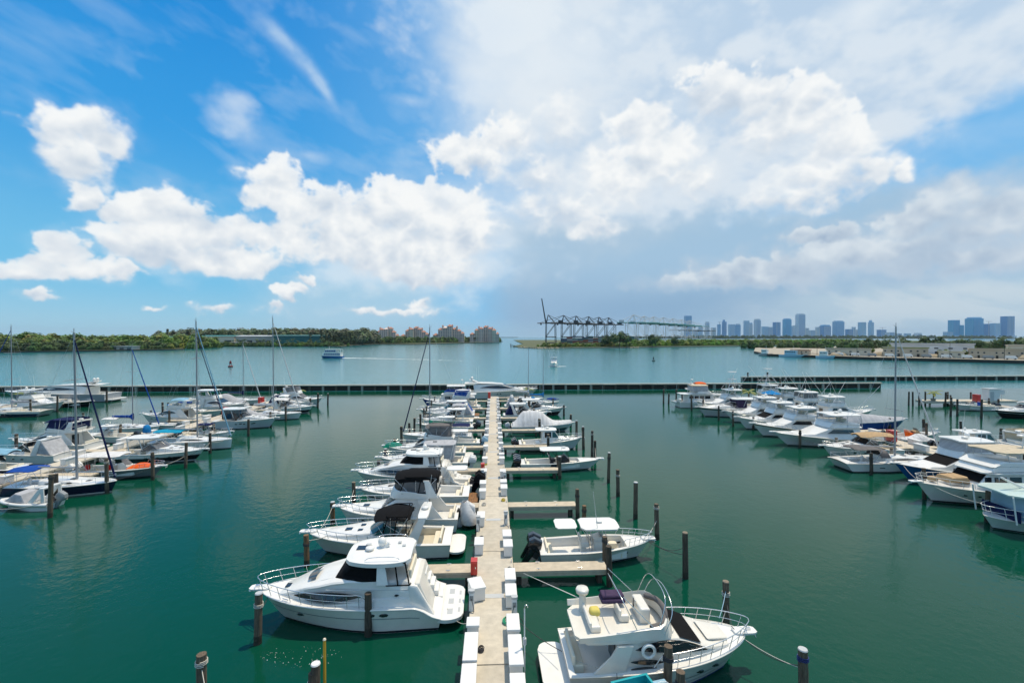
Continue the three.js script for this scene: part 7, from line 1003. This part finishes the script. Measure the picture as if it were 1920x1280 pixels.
// ---------------------------------------------------------------- on the channel
{ const h = boat('ferry', 'blue and white double-deck ferry trailing a white wake', { L: 17, B: 5.6, fb: 1.9, fs: 1.6, rake: 1.6, full: 3, hull: M.blue }, -120.5, -345, PI - 0.06, 'ferry');
  const a = mesh('lower_saloon', prism([[-7.4, 1.6], [6.4, 1.7], [5.6, 4.0], [-7.4, 4.0]], () => 2.6, 0.06), M.white, h.g), b = mesh('upper_saloon', prism([[-4, 4.2], [5.2, 4.2], [4.2, 6.4], [-4, 6.4]], () => 2.5, 0.06), M.white, h.g);
  for (const k of [-1, 1]) { for (let i = 0; i < 9; i++) mesh('window', panel([[-6.8 + i * 1.35, 2.4], [-5.75 + i * 1.35, 2.4], [-5.75 + i * 1.35, 3.5], [-6.8 + i * 1.35, 3.5]], () => 2.6, k), M.bootBlue, a); for (let i = 0; i < 6; i++) mesh('window', panel([[-3.6 + i * 1.35, 4.7], [-2.5 + i * 1.35, 4.7], [-2.5 + i * 1.35, 5.9], [-3.6 + i * 1.35, 5.9]], () => 2.5, k), M.bootBlue, b); }
  mesh('upper_deck', slab(-7.8, 6.2, 2.75, 4.1, 0.18, { r: 0.4, camber: 0 }), M.white, h.g); mesh('roof', slab(-7.6, 4.8, 2.7, 6.55, 0.18, { r: 0.4, camber: 0.05 }), M.white, h.g); mesh('roof_post', rod([-7.2, 4.2, 2.4], [-7.2, 6.5, 2.4], 0.08), M.white, h.g); mesh('roof_post', rod([-7.2, 4.2, -2.4], [-7.2, 6.5, -2.4], 0.08), M.white, h.g); mesh('mast', rod([2, 6.6, 0], [1.8, 9, 0], 0.1, 0.05), M.white, h.g); }
function wake(label, pts, w0, w1, y = 0.03) { // broken foam lying on the water
  const r = rng(77 + Math.round(pts[0][0])), geo = [], n = 900; for (let i = 0; i < n; i++) { const t = r() ** 2.4, k = t * (pts.length - 1), a = Math.min(pts.length - 2, Math.floor(k)), q = k - a, x = mix(pts[a][0], pts[a + 1][0], q), z = mix(pts[a][1], pts[a + 1][1], q), w = mix(w0, w1, t), s = (0.2 + r() * r() * 1.8) * mix(1.2, 0.6, t) * w0 / 4, side = (r() * 2 - 1), edge = r() < 0.55 ? Math.sign(side) * (0.8 + 0.2 * r()) : side; const g = new THREE.CircleGeometry(s * 0.5, 6).scale(1.8, 1, 1).rotateX(-PI / 2).rotateY(r() * 0.5).translate(x, y + r() * 0.02, z + edge * w * 0.5); geo.push(g); }
  const o = mesh(numbered('wake_foam'), merge(geo), M.foam); o.userData.kind = 'stuff'; o.userData.label = label; o.userData.category = 'foam';
}
wake('white foam wake trailing behind the ferry', [[-113, -344.5], [-85, -336], [-52, -322], [-15, -300]], 4, 9);
wake('white foam round the motorboat in mid channel', [[30.5, -243], [32.5, -241.5], [36, -243], [39, -244]], 2.2, 3);
{ const h = sportfish('white motorboat with a tower heading in along the channel', 32.6, -244, -PI / 2 - 0.1, { L: 11, B: 4.4, tower: true, fb: 2.2 }); }
function buoy(x, z, m, label, s = 1) { const g = thing('channel_buoy', label, 'buoy', x, 0, z); g.scale.setScalar(s); mesh('float', lathe([[0, -0.3], [1.1, -0.3], [1.15, 0.5], [0.9, 0.7], [0, 0.75]], 14), m, g); mesh('tower', [rod([0.6, 0.7, 0], [0.2, 2.6, 0], 0.07), rod([-0.6, 0.7, 0], [-0.2, 2.6, 0], 0.07), rod([0, 0.7, 0.6], [0, 2.6, 0.2], 0.07), rod([0, 0.7, -0.6], [0, 2.6, -0.2], 0.07)], m, g); mesh('topmark', lathe([[0, 1.5], [0.55, 1.5], [0.45, 2.7], [0, 3.3]], 10), m, g); }
buoy(-138.8, -246, mat([0.20, 0.02, 0.02], 0.6), 'dark red channel buoy riding on the open water', 1.05); buoy(104.6, -293, mat([0.02, 0.03, 0.028], 0.6), 'small dark green buoy on the open channel', 0.9);
{ const g = thing('channel_marker', 'dark pile marker off the tip of the sandy point', 'marker', 27, 0, -706); for (const [a, b, h] of [[0, 0, 5], [2, 0.5, 4], [5, 1, 3.2]]) mesh('pile', rod([a, -1, b], [a, h, b], 0.6, 0.5, 7), F.wall, g); }
for (let i = 0; i < 60; i++) { const t = i / 59, x = mix(36, 205, t) + R() * 2, z = (x < 60 ? mix(-655, -603, (x - 36) / 24) : mix(-603, -640, (x - 60) / 145)) + R() * 2; const o = mesh(numbered('shore_rock'), new THREE.IcosahedronGeometry(1.0 + R() * 1.1, 1).scale(1.3, 0.8, 1), F.sand); o.position.set(x, 0.3, z); o.rotation.y = R() * 6; tag(o, 'pale boulder in the riprap edge of the sandy point', 'boulder', 'boulders along the sandy point'); }
// foam flecks drifting beside the sedan cruiser
{ const r = rng(41), geo = []; for (let i = 0; i < 80; i++) { const a = r() * 6.28, u = Math.sqrt(r()); geo.push(new THREE.CircleGeometry(0.006 + 0.018 * r() * r(), 6).rotateX(-PI / 2).translate(-9.6 + Math.cos(a) * u * 2.2 + (r() - 0.5), 0.012, -23.0 + Math.sin(a) * u * 0.75)); } const o = mesh('foam_flecks', merge(geo), M.foam); o.userData.kind = 'stuff'; o.userData.label = 'drifting white foam flecks in the shade of the sedan cruiser'; o.userData.category = 'foam'; }

scene.fog = new THREE.FogExp2(0xcfe4f5, 0.00003);
// ---------------------------------------------------------------- labels of look-alikes: name each by the boat it stands beside
{
  const boats = scene.children.filter((o) => ['motorboat', 'fishing boat', 'sailboat', 'yacht', 'motor yacht', 'dinghy', 'houseboat'].includes(o.userData.category) && o.isGroup && o.position.z > -125).map((o) => {
    const h = o.children.find((c) => c.name === 'hull').geometry; h.computeBoundingBox(); const b = h.boundingBox, ends = [b.min.x, b.max.x].map((x) => V(x, 0, 0).applyAxisAngle(V(0, 1, 0), o.rotation.y).add(o.position));
    let t = o.userData.label.split(/ (?:by|beside|behind|near|nearest|on the|before|ahead|at the|tucked|between|moored|beyond|next to|past|just|nosing|heading|under|lying|below|showing|in front|among) /)[0].split(' ').slice(0, 9); while (/^(and|a|an|with|the|in|of)$/.test(t[t.length - 1])) t.pop();
    return { o, stern: ends[0], bow: ends[1], ref: t.join(' ') };
  });
  const seen = new Map(), name = (o, what, far) => {
    let best = null, bd = far; for (const b of boats) for (const e of ['bow', 'stern']) { const d = Math.hypot(b[e].x - o.position.x, b[e].z - o.position.z); if (d < bd) { bd = d; best = [b, e]; } }
    if (!best) return; const l = what + ' off the ' + best[1] + ' of the ' + best[0].ref, k = l.split(' '); if (k.length > 16) return;
    (seen.get(l) ?? seen.set(l, []).get(l)).push(o); o.userData.label = l; o.userData.group = what + 's off the ' + best[1] + ' of the ' + best[0].ref;
  };
  for (const o of [...scene.children]) { if (o.userData.category === 'pile' && o.userData.group) name(o, 'wooden mooring pile', 9); if (o.userData.category === 'dock box' && o.userData.group) name(o, 'white dock box', 9); if (o.userData.category === 'pedestal') name(o, 'slim power pedestal', 9); }
  // bow lines from the nearer boats to the nearest piles
  const piles = scene.children.filter((o) => o.userData.category === 'pile');
  for (const b of boats) {
    if (b.o.position.z < -72) continue; const hull = b.o.children.find((c) => c.name === 'hull').geometry.boundingBox;
    const near = piles.map((p) => [Math.hypot(p.position.x - b.bow.x, p.position.z - b.bow.z), p]).filter(([d]) => d > 0.8 && d < 5.5).sort((p, q) => p[0] - q[0]).slice(0, 2);
    near.forEach(([d, p], i) => { const t = ((i ? 'second ' : '') + 'bow line of the ' + b.ref).split(' '); if (t.length > 16) return; const f = b.bow.clone().lerp(b.stern, 0.06); line([f.x, hull.max.y + 0.02, f.z], [p.position.x, 1.55, p.position.z], 0.05 + 0.05 * d, (i + Math.round(f.z)) % 2 ? M.rope : M.ropeD, t.join(' '), 0.02); });
  }
}
renderer.render(scene, camera);
